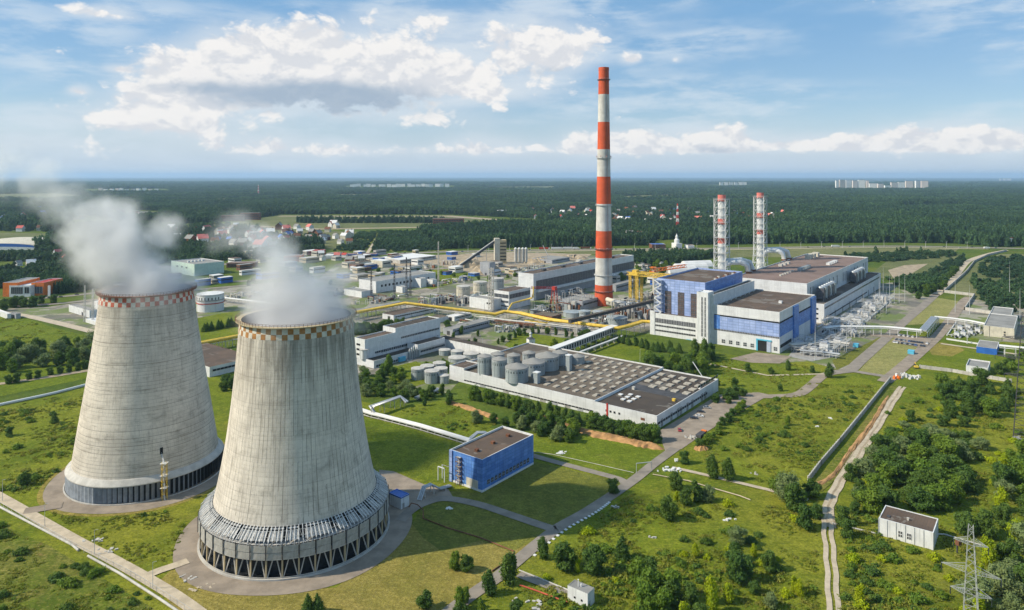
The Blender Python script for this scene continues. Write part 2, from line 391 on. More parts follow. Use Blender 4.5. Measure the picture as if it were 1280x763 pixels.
def ordn(i):
    if i < 20: return ORD[i]
    tens = {2:'twenty',3:'thirty',4:'forty',5:'fifty',6:'sixty'}[(i+1)//10]
    r = (i+1) % 10
    if r == 0: return {20:'twentieth',30:'thirtieth',40:'fortieth',50:'fiftieth',60:'sixtieth'}[i+1]
    return tens + '-' + ORD[r-1]
LAYER = [0]
def lay(z):
    LAYER[0] += 1; return z + LAYER[0] * .0025
def ground(name, pix, m, z, world=False):
    z = lay(z)
    pts = [Vector(p) if (world or isinstance(p, Vector)) else P(*p) for p in pix]
    mb = MB(); tris = tessellate_polygon([pts])
    mb.add([(p.x, p.y, z) for p in pts], tris, m)
    o = mb.build(name); o['kind'] = 'structure'; 
    return o
def ribbon(name, pix, w, m, z, world=False, close=False, thick=0):
    z = lay(z)
    pts = [Vector(p) if (world or isinstance(p, Vector)) else P(*p) for p in pix]; L = []; R = []
    ws = w if isinstance(w, (list, tuple)) else [w] * len(pts)
    for i, p in enumerate(pts):
        a = (pts[i] - pts[i-1]).normalized() if i else (pts[1] - pts[0]).normalized()
        b = (pts[i+1] - pts[i]).normalized() if i < len(pts)-1 else a
        d = (a + b).normalized(); n = Vector((-d.y, d.x, 0)); k = 1 / max(.5, math.sqrt(max(.1, (1 + a.dot(b)) / 2)))
        L.append(p + n * ws[i] / 2 * k); R.append(p - n * ws[i] / 2 * k)
    mb = MB(); n = len(pts)
    vs = [(q.x, q.y, z) for q in L + R]
    mb.add(vs, [(i, n+i, n+i+1, i+1) for i in range(n-1)], m)
    if thick:
        lo = [(q.x, q.y, z - thick) for q in L + R]
        mb.add(vs + lo, [(i, i+1, 2*n+i+1, 2*n+i) for i in range(n-1)] + [(n+i+1, n+i, 3*n+i, 3*n+i+1) for i in range(n-1)]
               + [(0, 2*n, 3*n, n), (n-1, 2*n-1, 4*n-1, 3*n-1)], m)
    o = mb.build(name); o['kind'] = 'structure'
    return o
def smooth_path(pix, n=6, world=False):
    """Catmull-Rom through ground points"""
    p = [Vector(q) if world else P(*q) for q in pix]; p = [p[0]*2-p[1]] + p + [p[-1]*2-p[-2]]; out = []
    for i in range(1, len(p)-2):
        for k in range(n):
            t = k / n; a, b, c, d = p[i-1:i+3]
            out.append(.5 * ((2*b) + (c-a)*t + (2*a-5*b+4*c-d)*t*t + (3*b-a-3*c+d)*t**3))
    out.append(p[-2]); return out
# ------------------------------------------------------------------ the ground
mb = MB(); N = 96
mb.add([(0, 0, 0)] + [(math.cos(2*math.pi*i/N)*60000, math.sin(2*math.pi*i/N)*60000, 0) for i in range(N)],
       [(0, i+1, (i+1) % N + 1) for i in range(N)], M['base'])
g = mb.build('ground'); g['kind'] = 'structure'
M['farwood'] = mat('far_woodland', (.040, .075, .050), var=.2, scale=.002, rough=.95)
mb = MB(); mb.add([(math.cos(2*math.pi*i/N)*r, math.sin(2*math.pi*i/N)*r, 1.0) for r in (14500, 59900) for i in range(N)], [(i, (i+1) % N, N+(i+1) % N, N+i) for i in range(N)], M['farwood'])
g = mb.build('far_land'); g['kind'] = 'structure'

def yard_mat():
    m = bpy.data.materials.new('yard_surface'); m.use_nodes = True
    t = NT(m.node_tree); b = t.n['Principled BSDF']; tc = t.new('ShaderNodeTexCoord'); v = tc.outputs['Object']
    n1 = t.noise(v, .02, 7, .65, .5); n2 = t.noise(v, .06, 6, .7, .4); n3 = t.noise(v, .4, 5, .7)
    c = t.mix(t.ramp(n2, .40, .60), (.16, .145, .12), (.30, .26, .20))
    c = t.mix(t.ramp(n1, .45, .54), c, (.12, .16, .035))
    vo = t.new('ShaderNodeTexVoronoi'); vo.distance = 'CHEBYCHEV'; t.put(vo.inputs['Vector'], v); vo.inputs['Scale'].default_value = .045; cr = t.sep(vo.outputs['Color'])[0]
    c = t.mix(t.math('MULTIPLY', t.math('GREATER_THAN', cr, .72), .7), c, (.33, .30, .26)); c = t.mix(t.math('MULTIPLY', t.math('LESS_THAN', cr, .2), .6), c, (.10, .095, .085))
    c = t.mix(t.math('MULTIPLY', t.ramp(n3, .45, .7), .5), c, (.09, .085, .06))
    t.l.new(c, b.inputs['Base Color']); b.inputs['Roughness'].default_value = .95
    return m
M['yard'] = yard_mat()

ground('meadow', [(-300,1100),(-300,520),(0,507),(120,480),(250,470),(300,470),(445,500),(560,530),(700,545),(830,540),(900,470),(1060,440),(1200,402),(1600,402),(1600,1100)], 'meadow', .03)
ground('meadow', [(-60,394),(22,394),(62,408),(130,426),(150,465),(118,470),(0,472),(-60,470)], 'lush', .03)
ground('yard', [(395,352),(420,330),(560,318),(660,314),(780,322),(850,345),(840,372),(812,418),(760,410),(700,440),(655,440),(610,432),(580,470),(560,492),(520,485),(470,468),(442,470),(440,400)], 'yard', .03)
ground('yard', [(0,386),(60,384),(140,372),(200,366),(440,345),(445,392),(300,425),(125,418),(60,404),(20,394),(0,394)], 'yard', .03)
ground('yard', [(955,455),(985,410),(1030,384),(1100,355),(1130,352),(1168,372),(1124,408),(1066,462),(1048,462),(1010,452)], 'yard', .05)
ground('gravel_bed', [(985,446),(1000,428),(1035,404),(1098,366),(1116,372),(1090,392),(1060,420),(1046,446),(1015,452)], 'grey', .12)
ground('yard', [(1178,425),(1200,385),(1215,374),(1300,380),(1300,430),(1240,427)], 'yard', .06)
# lawns and fields
ground('lawn', [(667,577),(778,603),(757,617),(694,662),(600,629),(545,613),(603,617)], 'mown', .05)
ground('dry_lawn', [(511,662),(528,634),(560,626),(600,632),(694,663),(645,704),(590,745),(540,790),(520,860),(300,860),(238,790),(195,730),(215,712),(300,740),(420,735)], 'dry', .05)
ground('lawn', [(515,655),(530,628),(560,622),(600,632),(694,663),(640,690),(600,676),(552,690),(528,672)], 'mown', .06)
ground('lawn', [(452,522),(500,532),(560,556),(561,606),(520,598),(480,585),(455,560),(440,520)], 'lush', .05)
ground('lawn', [(480,512),(560,500),(620,528),(600,545),(560,545),(500,522)], 'lush', .05)
ground('lawn', [(668,545),(700,540),(740,548),(820,560),(828,572),(778,599),(669,572)], 'lush', .05)
ground('lawn', [(730,448),(760,425),(812,428),(800,450),(770,452)], 'lush', .06)
ground('lawn', [(630,432),(650,415),(720,425),(700,440),(680,452)], 'lush', .06)
ground('lawn', [(820,468),(895,440),(960,452),(1022,464),(1012,480),(950,492),(900,480)], 'lush', .05)
ground('lawn', [(1072,466),(1112,471),(1180,422),(1112,420)], 'tanlawn', .07)
ground('lawn', [(1126,407),(1168,372),(1206,378),(1182,404)], 'tanlawn', .07)
ground('lawn', [(1040,451),(1103,420),(1070,452),(1046,463)], 'mown', .07)
ground('lawn', [(1132,472),(1184,408),(1200,420),(1300,436),(1300,482),(1200,468),(1148,459)], 'lush', .06)
ground('dry_patch', [(1160,436),(1175,428),(1196,432),(1206,438),(1190,446),(1165,444)], 'dry', .08)
ground('wild_meadow', [(-300,540),(0,655),(60,682),(215,775),(300,1000),(-300,1100)], 'wild', .05)
ground('lawn', [(-10,478),(135,452),(135,468),(0,496)], 'lush', .05)
ground('lawn', [(246,398),(300,388),(300,420),(250,430)], 'lush', .05)
ground('lawn', [(440,425),(480,418),(480,440),(450,450)], 'lush', .06)
ground('lawn', [(478,462),(520,452),(560,470),(500,490)], 'lush', .05)
ground('lawn', [(470,345),(560,335),(600,345),(540,362)], 'lush', .05)
# far fields
for _pl in ([(-40,243),(70,242),(130,246),(60,250),(-40,249)], [(380,244),(470,242.5),(520,245),(430,247)], [(600,234),(700,233),(690,236),(610,236.5)], [(760,246),(840,243.5),(860,247),(780,250)], [(930,250),(1010,248),(1030,250.5),(950,253)], [(1120,258),(1200,256),(1210,259),(1130,261)], [(230,250),(300,248),(310,251),(250,253)]): ground('clearing', _pl, 'farfield', .4)
ground('field', [(269,281),(349,269.6),(560,269.6),(682,279),(541,285),(400,288)], 'farfield', .05)
ribbon('field_track', [(349,270.4),(560,270.4),(680,279.2)], 46, 'dirt', .1)
ribbon('field_track', [(269,281),(400,286.6),(541,284.2),(676,280)], 30, 'dirt', .1)
ground('field', [(326,287),(447,290),(418,312),(365,303)], 'farfield', .05)
ground('nursery_field', [(418,315),(450,289),(520,289),(560,314)], 'wild', .05)
ribbon('field_track', [(459,317),(470,300),(484,289)], 6, 'concrete_path', .1)
ground('field', [(0,300),(0,291),(60,292),(85,299),(60,303)], 'farfield', .05)
ground('field', [(430,345),(405,345),(430,333),(520,326),(480,335)], 'farfield', .05)
ground('field', [(1085,345),(1115,322),(1200,318),(1180,345),(1130,352)], 'farfield', .05)
ground('sandy_ground', [(1110,338),(1130,332),(1160,330),(1140,342),(1118,350)], 'dirt', .08)
ground('field', [(1180,362),(1215,330),(1250,318),(1300,318),(1300,375),(1220,375)], 'farfield', .05)
ground('sandy_ground', [(425,332),(520,320),(640,316),(740,318),(730,324),(650,335),(600,345),(540,330),(450,336)], 'dirt', .08)
ground('field', [(640,312),(800,312),(1200,310),(1190,318),(1090,322),(800,322)], 'farfield', .05)
ground('sandy_ground', [(795,352),(815,335),(850,330),(880,330),(880,345),(820,360)], 'yard', .08)

# highway and roads
ribbon('highway', smooth_path([(-200,338),(200,334),(330,327),(423,322.5),(476,318.5),(560,315),(640,313.4),(740,312),(900,310.8),(1100,308),(1235,310),(1400,314)], 4), 20, 'asphalt', .12)
ribbon('highway_verge', smooth_path([(560,317),(740,313.6),(900,312.4),(1100,309.6),(1235,311.6)], 4), 8, 'concrete_path', .10)
MAIN = [(520,800),(579,752),(622,722),(646,702),(694,663),(737,638),(789,603),(818,580),(844,561)]
ribbon('road', smooth_path(MAIN), 5.2, 'asphalt', .12)
ground('parking_apron', [(823,540),(898,494),(948,491),(962,494),(900,530),(872,548),(852,562),(832,566)], 'asphalt_old', .10)
ribbon('road', smooth_path([(940,496),(968,496),(997,493.5),(1012,484),(1029,470),(1047,466),(1065.5,464)]), 7, 'asphalt_old', .13)
ribbon('road', smooth_path([(1040,466),(1062,463),(1075,452),(1110,421),(1130,403),(1157,380),(1170,368)]), 8.5, 'asphalt', .14)
ribbon('road', smooth_path([(1105,478),(1118,468),(1140,449),(1168,424),(1184,406),(1204,378),(1212,372)]), 9, 'asphalt_old', .15)
ribbon('road', [(1060,463.5),(1113,472)], 6, 'asphalt', .16)
ribbon('road', [(1088,419),(1170,424)], 12, 'asphalt_old', .17)
ribbon('road', smooth_path([(1170,369),(1190,352),(1200,338),(1212,326),(1235,318),(1258,313)]), 9, 'concrete_path', .13)
ribbon('path', [(1176,430),(1290,446)], 4, 'concrete_path', .13)
ground('paved_yard', [(912,449),(945,441),(990,446),(975,455),(940,454)], 'asphalt_old', .11)
ribbon('path', [(868,452),(900,458),(960,470),(1030,468)], 2.4, 'concrete_path', .14)
ribbon('road', smooth_path([(500,652),(512,640),(530,630),(556,624),(597,631),(640,645),(690,661.5),(700,660)]), 4.6, 'asphalt', .13)
ribbon('road', smooth_path([(655,566),(672,572),(720,585),(772,599),(782,606)]), 4.2, 'asphalt', .13)
ground('paved_yard', [(474,588),(492,590),(515,600),(532,607),(560,612),(566,622),(520,634),(496,632),(480,640),(474,620)], 'asphalt_old', .11)
ribbon('road', [(648,719),(700,739),(718,749)], 3.4, 'asphalt', .13)
ribbon('road', smooth_path([(-120,555),(0,622),(45,648),(96,677),(140,700),(188,727),(235,757),(330,830)]), 4.6, 'concrete_path', .13)
ribbon('path', smooth_path([(30,640),(55,636),(78,632)]), 6, 'asphalt_old', .14)
ribbon('path', smooth_path([(180,722),(200,714),(218,708),(235,702)]), 4, 'concrete_path', .14)
ribbon('path', smooth_path([(840,585),(880,594),(960,613),(1010,626)]), 2.6, 'concrete_path', .13)
ribbon('bare_verge', smooth_path([(1038,660),(1036,632),(1048,606),(1066,576),(1090,540),(1110,508),(1126,486)]), 4.2, 'dirt', .085)
ribbon('bare_verge', smooth_path([(1018,612),(1036,596),(1060,566),(1086,532),(1104,504),(1117,482)]), 6.5, 'wild', .075)
# rutted two-wheel track, two worn strips in the grass
for off in (-1.3, 1.3):
    pts = smooth_path([(1046,830),(1042,763),(1038,700),(1034,655),(1037,630),(1050,603),(1071,572),(1092,540),(1112,508),(1128,484)])
    q = []
    for i, p in enumerate(pts):
        d = (pts[min(i+1, len(pts)-1)] - pts[max(i-1, 0)]).normalized(); n = Vector((-d.y, d.x, 0))
        q.append(p + n * (off + .25 * math.sin(i * 1.7)))
    ribbon('dirt_track', q, 1.7 , 'concrete_path', .12 + off * .004)
ribbon('road', smooth_path([(0,392),(23,393.6),(65,402.5),(124,417),(160,424)]), 9, 'concrete_path', .12)
ribbon('road', smooth_path([(-40,386),(60,381),(128,374),(250,362),(420,348)]), 10, 'asphalt', .13)
ribbon('road', smooth_path([(-60,379),(0,376),(80,371),(160,362),(300,352),(430,342),(560,336),(650,330)]), 11, 'asphalt', .14)
ribbon('road', [(-30,486),(0,480.5),(60,472),(115,463),(290,438)], 6, 'dirt', .15)
ribbon('road', [(500,392),(560,378),(600,362),(640,350)], 8, 'asphalt_old', .13)
# concrete aprons round the cooling towers
def annulus(cx, cy, r0, r1, m, z):
    mb = MB(); n = 96; vs = []
    for r in (r0, r1):
        for i in range(n):
            t = 2*math.pi*i/n; k = r * (1 + (.012 * math.sin(5*t) if r == r1 else 0)); vs.append((cx + k*math.cos(t), cy + k*math.sin(t), z))
    mb.add(vs, [(i, (i+1) % n, n+(i+1) % n, n+i) for i in range(n)], m); o = mb.build('apron'); o['kind'] = 'structure'
TA = (-168.2, 322.5); TB = (-83.3, 270.9)
annulus(*TA, 30, 40.3, 'asphalt_old', .16); annulus(*TB, 32, 43.8, 'asphalt_old', .18)
annulus(*TA, 40.2, 42.4, 'dry', .10); 

def mound(name, path, w, h, m, seed=0, jag=.35):
    """a heap or bank of loose earth with a rough top"""
    r = random.Random(seed); pts = smooth_path(path, 8); K = 7; vs = []; n = len(pts)
    for i, p in enumerate(pts):
        d = (pts[min(i+1, n-1)] - pts[max(i-1, 0)]).normalized(); nn = Vector((-d.y, d.x, 0))
        e = min(1, min(i, n-1-i) / 2.5); ww = w * (.75 + .5 * r.random()) * (.3 + .7 * e)
        for k in range(K):
            s = k / (K-1) * 2 - 1; hh = h * (1 - s*s) * e * (1 - jag + 2 * jag * r.random())
            q = p + nn * s * ww / 2; vs.append((q.x, q.y, max(.02, hh) if 0 < k < K-1 else -.05))
    mb = MB(); mb.add(vs, [(i*K+k, (i+1)*K+k, (i+1)*K+k+1, i*K+k+1) for i in range(n-1) for k in range(K-1)], m)
    return mb.build(name)
for i, (path, w, h, lab) in enumerate([
    ([(557,503),(580,509),(600,516),(622,524)], 5, 1.3, 'low bank of orange earth on the grass beyond the blue pump house'),
    ([(668,519),(690,527),(712,534),(735,541),(760,545)], 5.5, 1.4, 'long bank of orange earth between the tree row and scrub behind the blue pump house'),
    ([(735,543),(770,549),(800,556),(830,562)], 7, 1.8, 'wide bank of orange earth ending at the road beside the warehouse corner'),
    ([(868,560),(876,562),(884,560)], 5, 1.6, 'small heap of orange soil beside the road at the end of the shrub hedge'),
    ([(1008,612),(1040,596),(1062,566),(1090,530),(1112,492)], 3.2, .8, 'ragged ridge of orange soil along the long concrete wall')]):
    tag(mound('earth_bank', path, w, h, 'earth', i), lab, 'earth bank')
for i, (path, w, h, lab) in enumerate([
    ([(596,344),(607,341),(616,343)], 40, 11, 'orange-brown sand heap at the foot of the inclined conveyor'),
    ([(575,335),(590,333),(600,335)], 36, 9, 'pale sand heap under the middle of the inclined conveyor'),
    ([(660,330),(672,328),(690,328)], 30, 6, 'grey gravel heap right of the mixing silos'),
    ([(700,325),(715,323),(735,324)], 26, 5, 'long low pale gravel heap just left of the tall striped chimney')]):
    tag(mound('sand_heap', path, w, h, 'dirt', 20 + i), lab, 'sand heap', 'sand and gravel heaps at the mixing plant')
# ------------------------------------------------------------------ cooling towers
def concrete_shell_mat(name, rings, ribs, tint, seed):
    m = bpy.data.materials.new(name); m.use_nodes = True
    t = NT(m.node_tree); b = t.n['Principled BSDF']; tc = t.new('ShaderNodeTexCoord'); v = tc.outputs['Object']
    x, y, z = t.sep(v); th = t.math('ARCTAN2', y, x)
    r = t.math('SQRT', t.math('ADD', t.math('MULTIPLY', x, x), t.math('MULTIPLY', y, y)))
    cyl = t.xyz(t.math('MULTIPLY', x, 1), t.math('MULTIPLY', y, 1), t.math('MULTIPLY', z, .05))
    zc = t.xyz(t.math('MULTIPLY', x, .12), t.math('MULTIPLY', y, .12), t.math('MULTIPLY', z, .9))
    c0 = tuple(q * .53 for q in tint); c1 = tuple(q * .42 for q in tint)
    n1 = t.noise(t.vmath('ADD', v, (seed, 0, 0)), .07, 6, .65)
    c = t.mix(t.ramp(n1, .35, .68), c0, c1)
    st = t.noise(cyl, .42, 6, .65); c = t.mix(t.math('MULTIPLY', t.ramp(st, .46, .76), .50 if ribs else .28), c, (.16, .14, .115))
    st2 = t.noise(t.xyz(x, y, t.math('MULTIPLY', z, .02)), 1.6, 3, .6); c = t.mix(t.math('MULTIPLY', t.ramp(st2, .52, .72), .25), c, (.15, .13, .105))
    hz = t.noise(zc, .9, 5, .6); c = t.mix(t.math('MULTIPLY', t.ramp(hz, .52, .74), .50 if rings else .22), c, (.20, .175, .14))
    fz = t.math('FRACT', t.math('DIVIDE', z, 1.5)); ln = t.math('LESS_THAN', fz, .13)
    row = t.new('ShaderNodeTexWhiteNoise'); row.noise_dimensions = '1D'; t.l.new(t.math('FLOOR', t.math('DIVIDE', z, 1.5)), row.inputs['W'])
    c = t.mix(t.math('MULTIPLY', ln, t.math('MULTIPLY', row.outputs['Value'], .70 if rings else .25)), c, (.12, .11, .09))
    c = t.mix(t.math('MULTIPLY', row.outputs['Value'], .10), c, (.13, .12, .105))
    fr = t.math('FRACT', t.math('MULTIPLY', t.math('ADD', th, math.pi), 104 / (2 * math.pi))); rl = t.math('LESS_THAN', fr, .16)
    cellw = t.new('ShaderNodeTexWhiteNoise'); t.l.new(t.xyz(t.math('FLOOR', t.math('MULTIPLY', t.math('ADD', th, math.pi), 104 / (2 * math.pi))), t.math('FLOOR', t.math('DIVIDE', z, 9)), 0), cellw.inputs['Vector'])
    c = t.mix(t.math('MULTIPLY', rl, t.math('MULTIPLY', cellw.outputs['Value'], .70 if ribs else .15)), c, (.14, .125, .10))
    top = t.ramp(z, 50, 82); c = t.mix(t.math('MULTIPLY', t.math('MULTIPLY', top, t.ramp(st, .30, .6)), .62 if ribs else .25), c, (.12, .108, .09)); blot = t.noise(t.vmath('ADD', v, (9, 4, 2)), .16, 5, .7, .5); c = t.mix(t.math('MULTIPLY', t.ramp(blot, .52, .70), .35), c, (.19, .17, .14))
    sp = t.noise(v, .8, 5, .75); c = t.mix(t.math('MULTIPLY', t.ramp(sp, .56, .72), .35), c, (.10, .09, .075))
    t.l.new(c, b.inputs['Base Color']); b.inputs['Roughness'].default_value = .92; b.inputs['Specular IOR Level'].default_value = .1
    bp = t.new('ShaderNodeBump'); bp.inputs['Strength'].default_value = .5; bp.inputs['Distance'].default_value = .12
    t.l.new(t.math('ADD', t.noise(v, 1.5, 4, .6), t.math('MULTIPLY', t.math('ADD', ln, rl), -.7)), bp.inputs['Height']); t.l.new(bp.outputs[0], b.inputs['Normal'])
    return m
M['shellA'] = concrete_shell_mat('ringed_concrete', True, False, (1.27, 1.15, .99), 0)
M['shellB'] = concrete_shell_mat('ribbed_concrete', False, True, (1.26, 1.15, 1.0), 50)
M['chk_red'] = mat('faded_red_paint', (.50, .10, .05), var=.15, scale=.5)
M['chk_ochre'] = mat('faded_ochre_paint', (.40, .19, .06), var=.18, scale=.5)
M['chk_white'] = mat('dirty_white_paint', (.62, .59, .52), var=.12, scale=.5)
M['panel_light'] = mat('weathered_panel', (.37, .36, .33), var=.12, scale=.6, streak=.4)
M['slate'] = mat('blue_grey_panel', (.26, .29, .33), var=.14, scale=.4, streak=.4)
M['mesh_deck'] = mat('grating_deck', (.47, .455, .43), var=.2, scale=1.2)
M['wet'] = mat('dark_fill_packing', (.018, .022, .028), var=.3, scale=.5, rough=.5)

def resample(prof, n):
    """smooth radius as a function of height"""
    prof = sorted((z, r) for r, z in prof); zs = [q[0] for q in prof]; rs = [q[1] for q in prof]
    co = np.polyfit(zs, rs, 3); zz = np.linspace(zs[0], zs[-1], n)
    return [(float(np.polyval(co, z)), float(z)) for z in zz]

def tower(name, label, c, prof, shellm, chk, nchk, colB):
    root = empty(name, (c[0], c[1], 0)); tag(root, label, 'cooling tower', 'cooling towers')
    pr = resample(prof, 40); rt, zt = pr[-1]; rb, zb = pr[0]; n = 144
    mb = MB(); mb.lathe(pr, n, shellm)
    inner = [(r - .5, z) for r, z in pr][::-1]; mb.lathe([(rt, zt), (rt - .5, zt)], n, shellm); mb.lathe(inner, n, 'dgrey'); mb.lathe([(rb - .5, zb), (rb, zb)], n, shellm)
    mb.build('shell', root)
    # two rows of painted squares just under the rim
    mb = MB(); k = nchk
    for row in range(2):
        z1 = zt - .6 - row * 1.95; z0 = z1 - 1.95
        for i in range(k):
            a0, a1 = 2*math.pi*i/k, 2*math.pi*(i+1)/k; am = (a0+a1)/2
            rr = lambda z: np.interp(z, [q[1] for q in pr], [q[0] for q in pr]) + .05
            vs = [(rr(z)*math.cos(a), rr(z)*math.sin(a), z) for z in (z0, z1) for a in (a0, am, a1)]
            mb.add(vs, [(0,1,4,3),(1,2,5,4)], chk if (i + row) % 2 else 'chk_white')
    mb.build('checker_band', root)
    mb = MB(); R1 = rt + 1.5
    mb.lathe([(rt - .6, zt + .1), (R1, zt + .1), (R1, zt - .15), (rt + .1, zt - .5)], 96, 'rust' if not colB else 'tan')
    rimw = mb.build('rim_walkway', root)
    mb = MB()
    for i in range(96):
        a = 2*math.pi*i/96; b2 = 2*math.pi*(i+1)/96
        p = Vector((R1*math.cos(a), R1*math.sin(a), zt + .1)); q = Vector((R1*math.cos(b2), R1*math.sin(b2), zt + .1))
        mb.bar(p, p + Vector((0,0,1.15)), .12, 'rust')
        for h in (.6, 1.15): mb.bar(p + Vector((0,0,h)), q + Vector((0,0,h)), .09, 'rust')
    mb.build('railing', rimw)
    return root, pr

tA, prA = tower('cooling_tower', 'rear cooling tower with red and white checks and a closed grey windbreak round its base',
    TA, [(19.4,84.4),(19.9,76),(21.6,64),(23.3,54),(25.8,38),(28.2,20),(30.2,9.6)], M['shellA'], 'chk_red', 66, False)
mb = MB(); mb.lathe([(30.0, 9.7), (30.6, 9.5), (32.4, 7.6), (32.4, 7.2)], 120, 'lgrey'); mb.build('sloping_apron', tA)
mb = MB(); k = 96
for i in range(k):
    a0, a1 = 2*math.pi*i/k, 2*math.pi*(i+.62)/k
    # each board turned a little like a louvre; those to the east stand open
    am = 2*math.pi*(i+.3)/k; op = 1.35 if -1.75 < ((am + math.pi) % (2*math.pi) - math.pi) < .9 else .25
    r0, r1 = 32.25, 32.25 - op * .75
    mb.add([(r0*math.cos(a0), r0*math.sin(a0), 0), (r1*math.cos(a1), r1*math.sin(a1), 0), (r1*math.cos(a1), r1*math.sin(a1), 7.3), (r0*math.cos(a0), r0*math.sin(a0), 7.3)], [(0,1,2,3)], 'slate')
    a2 = 2*math.pi*(i+1)/k
    if op < 1: mb.add([(r1*math.cos(a1), r1*math.sin(a1), 0), (r0*math.cos(a2), r0*math.sin(a2), 0), (r0*math.cos(a2), r0*math.sin(a2), 7.3), (r1*math.cos(a1), r1*math.sin(a1), 7.3)], [(0,1,2,3)], 'slate')
mb.build('windbreak', tA)
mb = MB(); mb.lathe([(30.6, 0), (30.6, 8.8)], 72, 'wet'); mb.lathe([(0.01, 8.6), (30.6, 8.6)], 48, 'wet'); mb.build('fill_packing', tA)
mb = MB(); mb.lathe([(33.0, 0), (33.0, .5), (32.5, .5)], 96, 'lgrey'); mb.build('basin_kerb', tA)
# stair tower on the side facing the camera's right
def stair(root, az_, rr, h, m1='lattice', m2='lattice', w=2.0, hollow=.0):
    mb = MB(); c = Vector((rr*math.cos(az_), rr*math.sin(az_), 0)); e = Vector((math.cos(az_), math.sin(az_), 0)); f = Vector((-e.y, e.x, 0))
    cs = [c + e*i*w/2 + f*j*w/2 for i, j in ((-1,-1),(1,-1),(1,1),(-1,1))]; nf = max(1, int(h/2.4)); dz = h/nf
    for q in cs: mb.bar(q, q + Vector((0,0,h)), .16, m1)
    for k in range(nf):
        z0, z1 = k*dz, (k+1)*dz
        for i in range(4):
            a, b = cs[i], cs[(i+1) % 4]; mb.bar(a + Vector((0,0,z1)), b + Vector((0,0,z1)), .12, m1)
            mb.bar(a + Vector((0,0,z0)), b + Vector((0,0,z1)), .09, m1)
        a, b = (cs[0]+cs[3])/2, (cs[1]+cs[2])/2
        mb.bar(a + Vector((0,0,z0 if k % 2 else z1)), b + Vector((0,0,z1 if k % 2 else z0)), .5, m2)
        mb.box(min(q.x for q in cs), max(q.x for q in cs), min(q.y for q in cs), max(q.y for q in cs), z1 - .08, z1, m2) if k % 2 else None
    return mb.build('stair_tower', root)
stair(tA, math.radians(-52), 34.2, 15.5, 'yellow', 'lattice')
mb = MB(); e = Vector((math.cos(math.radians(-52)), math.sin(math.radians(-52)), 0))
mb.bar(e*34.2 + Vector((0,0,15)), e*28.6 + Vector((0,0,17.5)), .5, 'lattice'); mb.bar(e*34.2 + Vector((0,0,16)), e*28.6 + Vector((0,0,18.5)), .1, 'lattice'); mb.build('footbridge', tA)
mb = MB(); p = e*28.9; f = Vector((-e.y, e.x, 0))
mb.add([p - f*.6 + Vector((0,0,17.6)), p + f*.6 + Vector((0,0,17.6)), p + f*.6 + Vector((0,0,20.4)) , p - f*.6 + Vector((0,0,20.4))], [(0,1,2,3)], 'dark'); mb.build('door', tA)

tB, prB = tower('cooling_tower', 'nearer cooling tower with ochre and white checks and open struts round its base',
    TB, [(20.96,82.6),(22.4,65),(24.4,48),(28.5,22.3),(30.1,15.9)], M['shellB'], 'chk_ochre', 66, True)
# basin, packing, raking columns, cladding panels, bracket canopy
mb = MB(); mb.lathe([(35.4, 0), (35.4, .7), (34.6, .7), (34.6, .3)], 120, 'lgrey'); mb.build('basin_kerb', tB)
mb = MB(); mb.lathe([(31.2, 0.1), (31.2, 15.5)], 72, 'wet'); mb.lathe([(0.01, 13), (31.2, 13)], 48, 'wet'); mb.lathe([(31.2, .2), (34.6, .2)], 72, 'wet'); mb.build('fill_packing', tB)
k = 40; base = None
for i in range(k):
    rz = 2*math.pi*i/k
    if base is None:
        mb = MB(); da = math.pi/k
        mb.bar((34.4*math.cos(0), 0, .4), (34.2*math.cos(0), 0, 8.2), .62, 'tan')
        for s in (-1, 1): mb.bar((34.3, s*.3, .5), (33.2*math.cos(da*.9), s*33.2*math.sin(da*.9), 8.0), .42, 'lgrey')
        base = mb.build('column', tB)
    else:
        o = base.copy(); COL.objects.link(o); o.parent = tB; o.rotation_euler = (0, 0, rz)
mb = MB(); mb.lathe([(34.75, .9), (34.85, .9), (34.85, 1.1), (34.75, 1.1)], 80, 'lgrey'); mb.lathe([(34.9, 7.0), (35.0, 7.0), (35.0, 7.35), (34.7, 7.35)], 80, 'lgrey'); mb.build('ring_beam', tB)
base = None
for i in range(k):
    if base is None:
        mb = MB(); a0, a1 = -math.pi/k*.94, math.pi/k*.94
        for (z0, z1) in ((7.3, 9.4), (9.55, 11.7)):
            vs = []
            for z in (z0, z1):
                for a in (a0, 0, a1): vs.append((35.05*math.cos(a) - (.10 if z == z1 else 0), 35.05*math.sin(a), z))
            vs2 = [(x - .15, y, z) for x, y, z in vs]
            mb.add(vs + vs2, [(0,1,4,3),(1,2,5,4),(6,9,10,7),(7,10,11,8),(3,4,10,9),(4,5,11,10),(0,3,9,6),(2,8,11,5)], 'panel_light')
        mb.cyl((35.12, 35.12*math.sin(a0), 7.0), (35.1, 35.12*math.sin(a0), 12.4), .16, .16, 4, 'dgrey')
        base = mb.build('cladding_panel', tB)
    else:
        o = base.copy(); COL.objects.link(o); o.parent = tB; o.rotation_euler = (0, 0, 2*math.pi*(i+.5)/k)
mb = MB(); nb = 150
